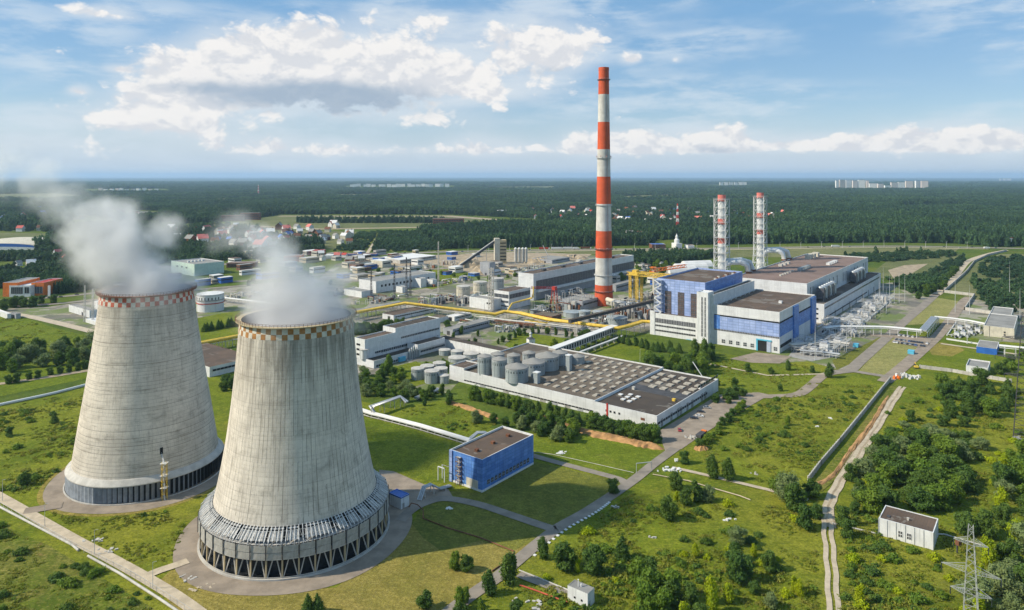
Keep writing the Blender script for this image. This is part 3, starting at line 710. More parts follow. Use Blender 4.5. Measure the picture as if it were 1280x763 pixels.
for i in range(nb):
    a = 2*math.pi*i/nb; e = Vector((math.cos(a), math.sin(a), 0)); j = random.uniform(-.35, .35)
    p0 = e*30.2 + Vector((0,0,16.2)); p1 = e*(34.7 + j*.5) + Vector((0,0,12.9 + j)); mb.bar(p0, p1, .24, 'white')
    mb.bar(p1, e*34.9 + Vector((0,0,11.5)), .14, 'lattice')
    if i % 2: mb.bar(p1, e*31.0 + Vector((0,0,12.4)), .12, 'lattice')
    a2 = 2*math.pi*(i+1)/nb; e2 = Vector((math.cos(a2), math.sin(a2), 0))
    for (r, z) in ((31.8, 15.2), (33.3, 13.9)): mb.bar(e*r + Vector((0,0,z)), e2*r + Vector((0,0,z)), .09, 'lattice')
    if random.random() < .5: mb.bar(e*31.2 + Vector((0,0,15.7)), e2*34.3 + Vector((0,0,13.1)), .08, 'lattice')
mb.build('bracket_canopy', tB)
mb = MB()
mb.lathe([(30.9, 12.2), (34.6, 11.9)], 96, 'mesh_deck')
for i in range(36):
    a0 = 2*math.pi*(i + random.random()*.3)/36; a1 = a0 + 2*math.pi/36 * random.uniform(.5, .95); 
    pass
    vs = []
    for (r, z) in ((30.4, 15.7), (34.0, 12.95)):
        for a in (a0, a1): vs.append((r*math.cos(a), r*math.sin(a), z))
    mb.add(vs, [(0,1,3,2)], 'mesh_deck')
mb.build('grating', tB)
# lamp masts and pipes beside the tower
# ------------------------------------------------------------------ the tall chimney
ch = empty('chimney', (P(754.5, 382).x * 742/738.3 * 1.0, 742, 0)); tag(ch, 'very tall round chimney banded red and white, the tallest thing in view', 'chimney')
ch.location.x = (754.7 - 640) / FPX * 742
M['band_red'] = mat('chimney_red', (.60, .10, .035), var=.10, scale=.10, streak=.4)
M['band_white'] = mat('chimney_white', (.60, .585, .55), var=.13, scale=.10, streak=.6)
def zy(y): return CAMH + (HZ - y) / FPX * 742
ys = [85, 118.5, 153, 187, 221, 255, 288.6, 322, 355.7, 392]
def rz_(z): return 9.9 + (5.35 - 9.9) * (z / 251.7) ** .82
for i in range(9):
    z1, z0 = zy(ys[i]), max(0, zy(ys[i+1])); pr = [(rz_(z0 + (z1-z0)*j/4), z0 + (z1-z0)*j/4) for j in range(5)]
    mb = MB(); mb.lathe(pr, 48, 'band_red' if i % 2 == 0 else 'band_white')
    if i == 0: mb.lathe([(rz_(z1), z1), (rz_(z1)-.6, z1), (rz_(z1)-.6, z1-12)], 48, 'dgrey'); mb.lathe([(rz_(z1)+.25, z1-3), (rz_(z1)+.25, z1+.2), (rz_(z1)-.1, z1+.2)], 48, 'band_red')
    tag(mb.build('shaft_section', ch), 'red painted band' if i % 2 == 0 else 'white painted band')
for y in (100, 198, 256.5, 311.5, 343.6, 364):
    z = zy(y); r = rz_(z); mb = MB(); mb.lathe([(r, z-.3), (r+1.3, z-.3), (r+1.3, z), (r, z)], 40, 'dgrey' if y in (311.5, 364, 100) else 'lattice')
    plat = mb.build('platform', ch); mb = MB()
    for i in range(32):
        a = 2*math.pi*i/32; p = Vector(((r+1.25)*math.cos(a), (r+1.25)*math.sin(a), z)); a2 = 2*math.pi*(i+1)/32; q = Vector(((r+1.25)*math.cos(a2), (r+1.25)*math.sin(a2), z))
        mb.bar(p, p+Vector((0,0,1.2)), .12, 'lattice'); mb.bar(p+Vector((0,0,1.2)), q+Vector((0,0,1.2)), .12, 'lattice')
    mb.build('railing', plat)
    if y in (311.5, 198):
        for i in range(8):
            a = 2*math.pi*(i+.3)/8; mb = MB(); p = Vector(((r+1.25)*math.cos(a), (r+1.25)*math.sin(a), z+1.2)); mb.cyl(p, p+Vector((0,0,.5)), .5, .5, 8, 'chk_white'); mb.cyl(p+Vector((0,0,.5)), p+Vector((0,0,1.3)), .4, .3, 8, 'redp'); mb.build('warning_lamp', ch)
mb = MB()
for s in (-.35, .35):
    for j in range(24):
        z0, z1 = 10 + j*10, 10 + (j+1)*10; a = math.radians(-68)
        mb.bar(((rz_(z0)+.5)*math.cos(a)+s, (rz_(z0)+.5)*math.sin(a), z0), ((rz_(z1)+.5)*math.cos(a)+s, (rz_(z1)+.5)*math.sin(a), z1), .14, 'rust')
mb.build('ladder', ch)

# ------------------------------------------------------------------ two lattice-supported flues
def flue(px, D, ztop, lab, ducts):
    X = (px - 640) / FPX * D; root = empty('flue_stack', (X, D, 0), ANG); tag(root, lab, 'flue stack', 'steel flues in lattice towers')
    r = 4.1; mb = MB(); zt = ztop; segs = [(0, 'white'), (.66, 'chk2'), (.72, 'white')]
    zs = [0, 40, 66, 72, 86, 92, 110, zt]; ms = ['white', 'white', 'chk2', 'white', 'chk2', 'white', 'chk2']
    for a, b, m in zip(zs[:-1], zs[1:], ms): mb.lathe([(r, a), (r, b)], 28, m)
    mb.lathe([(r, zt), (r-.4, zt), (r-.4, zt-6)], 28, 'dgrey'); mb.build('flue', root)
    mb = MB(); H = zt - 5; w0, w1 = 8.5, 6.0
    def wz(z): return w0 + (w1 - w0) * min(1, z / 45)
    n = 14
    for k in range(n):
        z0, z1 = H*k/n, H*(k+1)/n
        c0 = [Vector((i*wz(z0), j*wz(z0), z0)) for i, j in ((-1,-1),(1,-1),(1,1),(-1,1))]; c1 = [Vector((i*wz(z1), j*wz(z1), z1)) for i, j in ((-1,-1),(1,-1),(1,1),(-1,1))]
        for i in range(4):
            mb.bar(c0[i], c1[i], .75, 'white'); mb.bar(c1[i], c1[(i+1) % 4], .45, 'white')
            mid = (c1[i] + c1[(i+1) % 4]) / 2; mb.bar(c0[i], mid, .3, 'white'); mb.bar(c0[(i+1) % 4], mid, .3, 'white')
            mb.bar(c1[i], Vector((c1[i].x*.4, c1[i].y*.4, z1)), .3, 'white')
    mb.build('lattice_tower', root)
    for k in (3, 5, 7, 9, 11, 14):
        mb = MB(); z = H*k/n; w = wz(z) + .6
        for (x0, x1, y0, y1) in ((-w, w, -w, -w+1.6), (-w, w, w-1.6, w), (-w, -w+1.6, -w+1.6, w-1.6), (w-1.6, w, -w+1.6, w-1.6)): mb.box(x0, x1, y0, y1, z, z+.25, 'lattice')
        for i, j, i2, j2 in ((-1,-1,1,-1),(1,-1,1,1),(1,1,-1,1),(-1,1,-1,-1)): mb.bar((i*w, j*w, z+1.3), (i2*w, j2*w, z+1.3), .2, 'lattice'); mb.bar((i*w, j*w, z), (i*w, j*w, z+1.3), .2, 'lattice')
        mb.build('walkway', root)
    for d in ducts:
        mb = MB(); mb.tube(d, 2.9, 'white', 14)
        du = mb.build('duct', root); mb = MB(); mb.lathe([(3.6, 34.6), (3.6, 36.6)], 14, 'rust', cx=d[-1][0], cy=d[-1][1]); mb.build('collar', du)
    return root
M['chk2'] = mat('pinkish_red_paint', (.66, .19, .16), var=.1)
f1 = flue(902.2, 735, 117, 'nearer of the two lattice flue stacks, standing behind the light-blue hall',
    [[(0,0,38),(2,-3,44),(6,-8,46),(12,-16,46),(16,-21,43),(17,-22,35)], [(2,2,38),(8,-2,47),(24,-12,47),(33,-18,44),(36,-20,35)]])
f2 = flue(950.3, 850, 116.5, 'farther of the two lattice flue stacks, standing behind the long turbine hall roof',
    [[(0,0,38),(2,-4,44),(4,-8,46),(9,-18,46),(11,-23.5,43),(11.7,-24.7,35)], [(2,2,38),(8,-4,47),(20,-17,47),(26,-24,44),(28,-26,35)]])
# ------------------------------------------------------------------ buildings
class Bld:
    """a rectangular block on the works' own grid, sized so it stands where it does in the photograph.
    face 'L' spans v from the near corner, face 'R' spans u."""
    def __init__(s, name, label, cat, px, py, xl, xr, ytop=None, h=None, wall='white_sheet', roof='roof', group=None, par=.7, parent=None, ang=None, trim='white', z0=0.0, depth=20):
        p0 = P(px, py)
        if parent is not None:
            s.root = parent.root; s.ang = parent.ang
        else:
            s.ang = ANG if ang is None else ang
            s.root = empty(name, p0, s.ang); tag(s.root, label, cat, group)
        s.u = Vector((math.cos(s.ang), math.sin(s.ang), 0)); s.v = Vector((-s.u.y, s.u.x, 0))
        s.p0 = p0; s.h = h if h is not None else CAMH - (ytop - HZ) * p0.y / FPX
        s.a = run_to(p0, s.u, xr); s.b = run_to(p0, s.v, xl) if abs(s.ang - ANG) < .01 else depth
        d = p0 - s.root.location; s.ox = d.dot(s.u); s.oy = d.dot(s.v); s.z0 = z0; s.par = par
        s.shell(wall, roof, trim)
    def shell(s, wall, roof, trim):
        a, b, h, x, y = s.a, s.b, s.h, s.ox, s.oy; par = s.par; t = .35
        mb = MB()
        vs = [(x,y),(x+a,y),(x+a,y+b),(x,y+b)]; vi = [(x+t,y+t),(x+a-t,y+t),(x+a-t,y+b-t),(x+t,y+b-t)]
        mb.add([(*q, s.z0) for q in vs] + [(*q, h) for q in vs], [(0,1,5,4),(1,2,6,5),(2,3,7,6),(3,0,4,7)], wall)
        mb.add([(*q, h) for q in vs] + [(*q, h) for q in vi], [(0,1,5,4),(1,2,6,5),(2,3,7,6),(3,0,4,7)], trim)
        mb.add([(*q, h-par) for q in vi] + [(*q, h) for q in vi], [(4,5,1,0),(5,6,2,1),(6,7,3,2),(7,4,0,3)], trim)
        mb.build('wall', s.root)
        mb = MB(); mb.box(x+t-.01, x+a-t+.01, y+t-.01, y+b-t+.01, h-par-.4, h-par, roof); s.roof = mb.build('roof', s.root)
    def s_at(s, face, px): return run_to(s.p0, s.v if face == 'L' else s.u, px)
    def z_at(s, face, sv, py):
        p = s.p0 + (s.v if face == 'L' else s.u) * sv; return CAMH - (py - HZ) * p.y / FPX
    def fbox(s, mb, face, s0, s1, z0, z1, dep, m, out=.0):
        x, y = s.ox, s.oy
        if face == 'L': mb.box(x - dep - out, x - out + (.02 if out == 0 else 0), y + s0, y + s1, z0, z1, m)
        else: mb.box(x + s0, x + s1, y - dep - out, y - out + (.02 if out == 0 else 0), z0, z1, m)
    def panel(s, name, face, s0, s1, z0, z1, m, dep=.12, mull=0, mm='white', label=None, hm=0):
        """a window strip, door, pier or coloured band on a face, by metres"""
        mb = MB(); s.fbox(mb, face, s0, s1, z0, z1, dep, m)
        o = mb.build(name, s.root)
        if mull or hm: mb = MB()
        if mull:
            for i in range(mull + 1):
                c = s0 + (s1 - s0) * i / mull; w = .16; c = min(max(c, s0 + w/2), s1 - w/2); s.fbox(mb, face, c - w/2, c + w/2, z0 + .003, z1 - .003, .09, mm, out=dep + .003)
        for i in range(hm):
            c = z0 + (z1 - z0) * (i + 1) / (hm + 1); s.fbox(mb, face, s0, s1, c - .1, c + .1, .07, mm, out=dep + .006)
        if mull or hm: mb.build('frame', o)
        if label: o['label'] = label
        return o
    def pp(s, name, face, x0, x1, yt, yb, m, **k):
        """the same, by the photograph's pixels (yt, yb read at x0)"""
        a = s.s_at(face, x0); b = s.s_at(face, x1); z1 = s.z_at(face, a, yt); z0 = max(s.z0 + .02, s.z_at(face, a, yb))
        if a > b: a, b = b, a
        lim = s.b if face == 'L' else s.a; a = max(a, 0.05); b = min(b, lim - .05)
        return s.panel(name, face, a, b, z0, z1, m, **k)
    def rbox(s, name, fu, fv, w, d, hh, m, label=None, cyl=False, cap=None):
        """something on the roof; fu, fv are fractions"""
        x = s.ox + fu * s.a; y = s.oy + fv * s.b; z = s.h - s.par
        mb = MB()
        if cyl: mb.cyl((x, y, z), (x, y, z+hh), w/2, w/2, 12, m); mb.cyl((x, y, z+hh), (x, y, z+hh*1.25), w/2*1.3, w/2*.3, 12, cap or m)
        else: mb.box(x-w/2, x+w/2, y-d/2, y+d/2, z, z+hh, m); mb.box(x-w/2-.1, x+w/2+.1, y-d/2-.1, y+d/2+.1, z+hh, z+hh+.12, cap or m)
        o = mb.build(name, s.roof)
        if label: o['label'] = label
        return o
def cells(a, b, n, gap=.25):
    w = (b - a) / n
    return [(a + w*(i + gap/2), a + w*(i + 1 - gap/2)) for i in range(n)]

# --- the blue pump house in the foreground
B = Bld('pump_house', 'bright blue pump house with dark flat roof and a row of small windows', 'pump house',
        602.6, 615.8, 562.5, 666.8, ytop=575, wall='blue_sheet', roof='roof_brown', par=.9)
B.panel('plinth', 'R', -.2, B.a, 0, .9, 'white', dep=.2); B.panel('plinth', 'L', 0, B.b, 0, .9, 'white', dep=.2)
s0, s1 = B.s_at('R', 608), B.s_at('R', 662)
for a, b in cells(s0, s1, 12, .30): B.panel('window', 'R', a, b, 2.2, 4.2, 'dark', dep=.06, mull=2, hm=1, mm='steel')
B.panel('door', 'L', B.b*.12, B.b*.48, .05, 4.4, 'cream', dep=.1, mull=3)
for fu in (.2, .5, .8): B.rbox('roof_vent', fu, .5, 1.5, 1.5, 1.0, 'rust')
M['roofcap'] = M['white']
mb = MB(); q0 = B.b*.62; w = 1.3
for k in range(6):
    z0, z1 = k*2.05, (k+1)*2.05
    for s_ in (q0, q0+2.6):
        for x in (-w-.2, -.2): mb.bar((x, s_, z0), (x, s_, z1), .16, 'rust')
        mb.bar((-w-.2, s_, z1), (-.2, s_, z1), .12, 'rust')
    mb.bar((-w-.2, q0, z1), (-w-.2, q0+2.6, z1), .12, 'rust'); mb.box(-w-.2, -.2, q0, q0+2.6, z1-.1, z1-.02, 'mesh_deck')
    mb.bar((-w/2-.2, q0 + (0 if k % 2 else 2.6), z0), (-w/2-.2, q0 + (2.6 if k % 2 else 0), z1), .45, 'steel')
mb.build('fire_escape', B.root)
mb = MB(); mb.box(-.5, -.12, B.b-1.6, B.b+.1, 0, B.h-.05, 'lblue_sheet'); mb.build('corner_pier', B.root)
mb = MB()
for y in (B.b+.6, B.b+4.5): mb.bar((-3, y, 0), (-3, y, 6.3), .3, 'white'); mb.bar((-.3, y, 0), (-.3, y, 6.3), .3, 'white') if y > B.b+1 else None
mb.bar((-3, B.b+.6, 6.3), (-3, B.b+4.5, 6.3), .4, 'white'); mb.bar((-.3, B.b+.6, 6.3), (-.3, B.b+4.5, 6.3), .3, 'white')
for x in (-3, -.3): mb.bar((x, B.b+.6, 6.3), (x, B.b+4.5, 6.3), .3, 'white')
mb.build('pipe_frame', B.root)

# --- small blue-roofed kiosk between tower and pump house
K = Bld('switch_kiosk', 'small white kiosk with blue flat roof standing against the nearer cooling tower', 'kiosk', 501.3, 637.6, 486, 511.4, ytop=622, wall='white', roof='bluep', par=.15, trim='bluep')
K.panel('door', 'R', .8, 1.9, .1, 2.3, 'grey', dep=.06); K.panel('trim_band', 'L', 0, K.b, K.h-.55, K.h-.1, 'bluep', dep=.07); K.panel('trim_band', 'R', 0, K.a, K.h-.55, K.h-.1, 'bluep', dep=.07)

# --- the long warehouse, two roofs
W1 = Bld('warehouse', 'low white warehouse section with brown roof, dark window bands and cars parked beside it', 'warehouse', 821.2, 537.6, 743.6, 897.8, ytop=520, wall='white_sheet', roof='roof', par=.8)
yb = 220 + (537.6-220) * (743.6+480) / (821.2+480)
W2 = Bld('warehouse', 'long white warehouse section with tan roof full of skylights and steel silos', 'warehouse', 743.5, yb + .02, 561.8, 829.5, h=8.2, wall='white_sheet', roof='roof_tan', par=.8)
# windows and doors
W1.pp('window_band', 'R', 822, 884, 528.5, 531.5, 'glass', mull=22); W1.pp('window_band', 'R', 872, 897, 483, 486, 'glass', mull=8)
for x in (826, 838, 846, 858, 864): W1.pp('door', 'R', x, x+2.6, 220 + (527-220)*(1320-x)/(1320-821.2)*1.0, 540, 'grey', dep=.1)
for x in (849.5, 876, 880): s_ = W1.s_at('R', x); W1.panel('gate', 'R', s_, s_+3.4, .05, 4.6, 'grey', dep=.1)
for x0 in (757, 762, 767, 773): W1.pp('window', 'L', x0, x0+2.3, 220+(515-220)*(x0+480)/(770+480), 220+(517.5-220)*(x0+480)/(770+480), 'dark')
W1.pp('red_downpipe', 'L', 758.2, 760.0, 504, 522, 'redp', dep=.3); W1.pp('roller_door', 'L', 777, 787, 524.6, 532, 'grey')
W1.pp('door', 'L', 790, 793.5, 528, 534, 'cream'); W1.pp('sign_board', 'L', 801, 806, 522, 525, 'rust')
W1.pp('window_band', 'L', 803, 819, 530.5, 533, 'dark', mull=8)
W2.pp('window_band', 'L', 742, 580, 513.5, 515.2, 'dark', mull=40)
for i, x in enumerate((600, 629, 655, 675, 690, 706, 722)): W2.pp('gate', 'L', x, x+7, 220 + (512-220)*(x+480)/(735+480), 540, 'grey' if i % 2 else 'grey_sheet', dep=.08)
W2.pp('gate', 'L', 566, 574, 480.5, 490, 'rust', dep=.1)
for i in range(7): W2.pp('pier', 'L', 600+20*i, 601+20*i, 100, 540, 'white', dep=.05) if False else None
# raised end block
E = Bld('', '', '', 580, 220 + (537.6-220)*(580+480)/(821.2+480) - .05, 562, 600, h=9.6, wall='white', roof='roof_brown', parent=W2, z0=8.25)
E.root = W2.root
# skylights
cnt = 0
z = W2.h - W2.par
for j in range(9):
    for i in range(8):
        fv = .05 + j * .062; fu = .12 + i * .112
        if fv > .40 and fu < .60: continue
        if cnt >= 70: break
        cnt += 1; o = W2.rbox('skylight', fu, fv + .012*(i % 2), 4.6, 2.4, .35, 'lgrey', cap='skylight_cap')
for i in range(9): W2.rbox('roof_vent', .12 + .09*i, .035 + .3*random.random()*0 + (.5 if i % 2 else 0), 1, 1, .9, 'dgrey')
for i in range(4):
    for j in range(5):
        if (i, j) in ((0, 4),): continue
        W1.rbox('skylight', .56 + i*.105, .12 + j*.19, 4.6, 3.6, .5, 'lgrey', cap='skylight_cap')
for i, (fu, fv) in enumerate([(.16,.62),(.22,.62),(.28,.62),(.17,.74),(.23,.74),(.29,.76),(.25,.88)]): W1.rbox('skylight', fu, fv, 2.6, 2.2, .5, 'lgrey', cap='roof_white')
W1.rbox('roof_vent', .42, .86, 1.6, 1.6, 1.5, 'lgrey'); W1.rbox('roof_vent', .36, .12, 1.6, 1.6, 1.2, 'yellow'); W1.rbox('roof_vent', .72, .06, 1.6, 1.6, 1.2, 'roof_white')
mb = MB(); mb.box(W1.a*.42, W1.a*.55, .4, W1.b-.4, W1.h-W1.par, W1.h-W1.par+.03, 'dgrey'); mb.build('roof_felt_patch', W1.root)

# --- silos: on the warehouse roof, in the yard behind, and elsewhere
def silo(px, yb, w, yt, z0=0., label='', group=None, m='silo', cap='roof_grey', cone=.16, band=True, name='silo', cat='silo'):
    Df = FPX * (CAMH - z0) / (yb - HZ); R = w / 2 / FPX * Df; D = Df + R; X = (px - 640) / FPX * D; h = CAMH - (yt - HZ) * Df / FPX - z0
    root = empty(name, (X, D, z0)); tag(root, label, cat, group)
    mb = MB(); mb.lathe([(R, 0), (R, h)], 36, m); mb.build('tank_wall', root)
    mb = MB(); mb.lathe([(R+.25, h-.05), (R+.25, h+.15), (.6, h+.15+R*cone*2), (.01, h+.15+R*cone*2)], 36, cap); mb.build('tank_roof', root)
    if band:
        mb = MB(); mb.lathe([(R+.12, h*.93), (R+.2, h*.93), (R+.2, h*.96), (R+.12, h*.96)], 36, 'lattice')
        for k in range(8):
            a = 2*math.pi*k/8; mb.bar(((R+.12)*math.cos(a), (R+.12)*math.sin(a), 0), ((R+.12)*math.cos(a), (R+.12)*math.sin(a), h), .16, 'steel')
        mb.build('stiffener_ring', root)
        mb = MB(); a = math.radians(-110 + (px*7) % 60)
        for s in (-.25, .25): mb.bar(((R+.3)*math.cos(a)+s, (R+.3)*math.sin(a), 0), ((R+.3)*math.cos(a)+s, (R+.3)*math.sin(a), h+1), .09, 'lattice')
        for k in range(int(h/.8)): mb.bar(((R+.3)*math.cos(a)-.25, (R+.3)*math.sin(a), k*.8), ((R+.3)*math.cos(a)+.25, (R+.3)*math.sin(a), k*.8), .06, 'lattice')
        mb.build('ladder', root)
    if R > 4 and h > 5:
        mb = MB()
        for k in range(9):
            a = math.radians(-150 + 15*k); c = (R+.05)
            mb.add([(c*math.cos(a-.04), c*math.sin(a-.04), h*.70), (c*math.cos(a+.04), c*math.sin(a+.04), h*.70), (c*math.cos(a+.04), c*math.sin(a+.04), h*.84), (c*math.cos(a-.04), c*math.sin(a-.04), h*.84)], [(0,1,2,3)], 'dark')
        mb.build('vent_openings', root)
    return root
zr = W2.h - W2.par
G = 'steel silos on the warehouse roof'
for px, yb_, w, yt, lab in [(605.6,470,17.3,447.5,'tall grey steel silo nearest the raised end block, leftmost on the warehouse roof'),
    (624.5,473.2,18.9,451.5,'grey steel silo between the leftmost tall silo and the biggest window-banded one'),
    (646,480.3,29,462.5,'wide round silo with shallow cone roof, nearest to the warehouse front edge'),
    (667,471,28.6,456,'wide silo with pale cone roof just right of the nearest wide one'),
    (684,464.8,29.6,448.3,'widest silo with bright conical roof, third of the wide ones'),
    (700,458,19,443,'silo with flat roof tucked behind the slim shaft on the warehouse roof'),
    (722,456.2,17.3,447.5,'short grey silo at the right end of the silo row beside the skylights'),
    (622,462,17,444.5,'tall silo in the back row with a pinkish roof, behind the second front silo'),
    (642,456,16.5,446,'back-row silo with a pale domed cap above the nearest wide silo'),
    (661,452,16,443,'small back-row silo peeping over the pale cone roof')]:
    silo(px, yb_, w, yt, zr, lab, G)
for px, yb_, w, yt, lab in [(671,479,8.5,466,'square grey shaft standing between two wide silos on the warehouse roof'),(711,463.3,7.5,444.4,'slim square lift shaft near the right end of the silo row')]:
    Df = FPX*(CAMH-zr)/(yb_-HZ); X = (px-640)/FPX*Df; h = CAMH-(yt-HZ)*Df/FPX-zr; r = empty('bucket_elevator', (X, Df, zr), ANG); tag(r, lab, 'elevator shaft')
    ww = w/FPX*Df*.75; mb = MB(); mb.box(-ww/2, ww/2, -ww/2, ww/2, 0, h, 'silo'); mb.build('shaft', r); mb = MB(); mb.box(-ww/2-.3, ww/2+.3, -ww/2-.3, ww/2+.3, h, h+.5, 'white'); mb.build('cap', r)
G = 'steel tanks in the yard behind the warehouse'
for px, yb_, w, yt, lab in [(522,476,15.7,462.5,'squat steel tank at the left end of the yard, nearest the office building'),
    (539.8,480.6,17.8,466,'nearest squat steel tank, left of the warehouse raised end'),
    (555,480.6,12.3,471,'smallest squat tank touching the warehouse raised end'),
    (534,471,16.8,459.5,'squat tank behind the leftmost one in the yard'),
    (549,467,15.7,455.5,'squat tank at the back of the group of six near the office'),
    (551,473,16.5,462.5,'squat tank with pinkish top in the middle of the six'),
    (555.8,445.3,14.2,439,'grey tank under the long white covered gallery, leftmost there'),
    (571.5,447,15.7,440.5,'second grey tank under the long white covered gallery'),
    (571.3,454,21.7,449.5,'very low wide tank with a pale flat lid'),
    (589,449,20,444,'low wide pale-lidded tank right behind the tall roof silos'),
    (588,461,18,456,'low pink-topped tank behind the warehouse raised end block')]:
    silo(px, yb_, w, yt, 0, lab, G, cone=.05, cap='lgrey')
G = 'pale storage tanks by the control building'
for px, yb_, w, yt, lab in [(579,371,17,359,'cream storage tank, leftmost of three before the long hall'),(600,368,17,353.5,'cream storage tank in the middle of the three, right of the leftmost'),(622,362,15.7,349,'grey-blue storage tank behind the lattice mast by the control building')]:
    silo(px, yb_, w, yt, 0, lab, G, m='cream' if px < 610 else 'silo', cap='lgrey', cone=.03, name='storage_tank', cat='storage tank')
for px, yb_, w, yt, lab in [(731,401,14,390,'dark grey tank under the chimney, left one of the pair'),(748,401,14,390.5,'dark grey tank under the chimney, right one of the pair'),(667,396,8,388,'small cylindrical tank in front of the dark lower hall wall'),
    (716,398,24,392,'low wide grey tank partly sunk left of the pair under the chimney'), (771,407,26,399,'low grey covered tank where the covered gallery ends')]:
    silo(px, yb_, w, yt, 0, lab, 'process tanks at the foot of the chimney', cap='silo', cone=.04, name='storage_tank', cat='storage tank')
silo(263, 391, 32, 369.5, 0, 'big white oil tank with a red stripe, seen between the two cooling towers', None, m='roof_white', cap='roof_white', cone=.05, name='oil_tank', cat='oil tank')
o = [k for k in bpy.data.objects if k.name.startswith('oil_tank')][0]
mb = MB(); R = 16/FPX*o.location.y*.99; mb.lathe([(R+.5, 8), (R+.55, 8.9)], 48, 'redp'); mb.build('red_stripe', o)
mb = MB(); mb.lathe([(R+.5, 11), (R+.55, 12)], 48, 'grey'); mb.build('grey_stripe', o)
for px, w in ((161*1.0+0, 1),): pass
for px, yb_, w, yt, lab in [(455.5,449.5,11.5,438,'round white tank standing on the office annex roof, left one'),(463,446,9,434.5,'round grey tank standing on the office annex roof, right one')]:
    silo(px, yb_, w, yt, 5.2, lab, 'tanks on the office annex', m='white', cap='lgrey', cone=.04, name='water_tank', cat='water tank')

# --- the white office building with its annexes
O = Bld('office_building', 'long stepped white office block with dark ribbon windows and a low annex in front', 'office building', 456, 457.7, 443.2, 550.3, ytop=424.8, wall='white', roof='roof_brown')
for i in range(4): O.panel('window', 'L', O.b*.45, O.b*.8, 3+i*3.6, 4.4+i*3.6, 'dark')
for x0, x1, yt, yb_ in [(476,548,438,441)]: O.pp('window_band', 'R', x0, x1, yt, yb_, 'glass', mull=30)
O.panel('window_band', 'R', O.a*.45, O.a*.98, 13.2, 14.6, 'glass', mull=24); O.panel('window_band', 'R', O.a*.12, O.a*.5, 7.0, 8.4, 'glass', mull=18)
O2 = Bld('', '', '', 494.3, 220+(457.7-220)*(1320-494.3)/(1320-456) + .05, 478.7, 550, h=O.h+3.2, wall='white', roof='roof', parent=O, z0=O.h-.6)
O3 = Bld('', '', '', 467.3, 461, 446, 560, h=5.4, wall='white_sheet', roof='roof', parent=O)
O3.panel('window_band', 'R', 2, O3.a*.35, .6, 2.0, 'glass', mull=12); O3.panel('window_band', 'R', O3.a*.6, O3.a*.95, 2.2, 3.6, 'glass', mull=16)
O4 = Bld('', '', '', 522, 447, 509, 556, h=9.5, wall='white_sheet', roof='roof_brown', parent=O, z0=5.45)
mb = MB(); mb.box(O3.ox+O3.a*.30, O3.ox+O3.a*.38, O3.oy-2, O3.oy-.1, 0, 3.2, 'cyan'); mb.build('teal_shed', O.root)
for k in range(5):
    x = O3.ox + O3.a*(.44 + .03*k); mb = MB(); mb.cyl((x, O3.oy-1.2, 0), (x, O3.oy-1.2, 6.5 + (k % 3)*.8), .8, .8, 10, 'steel' if k % 2 else 'silo'); mb.cyl((x, O3.oy-1.2, 6.5 + (k % 3)*.8), (x, O3.oy-1.2, 8.0 + (k % 3)*.8), .8, .15, 10, 'steel'); mb.build('vertical_vessel', O.root)

# --- long covered gallery behind the tanks, and the conveyor gallery on trestles
def gallery(name, label, cat, pa, pb, w, z0, z1, m, roof, legs, rows=0, legm='lgrey'):
    A_, B_ = P(*pa, z0), P(*pb, z0); A_.z = 0; B_.z = 0; d = B_ - A_; L = d.length; r = empty(name, A_, math.atan2(d.y, d.x)); tag(r, label, cat)
    mb = MB(); mb.box(0, L, -w/2, w/2, z0, z1, m); mb.build('enclosure', r)
    mb = MB(); mb.box(-.2, L+.2, -w/2-.3, w/2+.3, z1, z1+.3, roof); mb.build('roof', r)
    for i in range(legs):
        x = L*(i+.5)/legs; mb = MB()
        for y in (-w/2+.2, w/2-.2): mb.bar((x, y, 0), (x, y, z0), .45, legm)
        mb.bar((x, -w/2+.2, z0-.3), (x, w/2-.2, z0-.3), .4, legm); mb.build('trestle', r)
    for i in range(rows):
        x = L*(i+.5)/rows; mb = MB(); mb.box(x-L/rows*.28, x+L/rows*.28, -w/2-.06, -w/2+.01, z0+.8, z1-.8, 'dark'); mb.build('window', r)
    return r
gallery('covered_gallery', 'long white covered gallery from the office block past the tank yard', 'gallery', (553,432), (662,456), 7, .2, 7.2, 'white', 'roof', 0)
gallery('conveyor_gallery', 'raised grey conveyor gallery on trestles climbing from the silos towards the main plant', 'conveyor gallery', (690,444), (768,414), 6, 4, 8.8, 'lgrey', 'roof_white', 12, rows=26)
gallery('pipe_bridge', 'thin raised pipe run on posts in front of the conveyor gallery', 'pipe bridge', (703,450), (779,421), 1.6, 2.6, 3.4, 'lgrey', 'lattice', 9)
gallery('dark_conveyor', 'thin dark inclined conveyor crossing in front of the chimney foot to the blue hall', 'conveyor', (712,404), (822,377), 3, 11, 13.5, 'dgrey', 'roof', 8)
gallery('flat_shed', 'brown-roofed low shed with pale blue wall beyond the silos, next to the white chapel', 'shed', (655,450), (682,441), 14, .1, 5, 'mauve', 'roof_brown', 0)
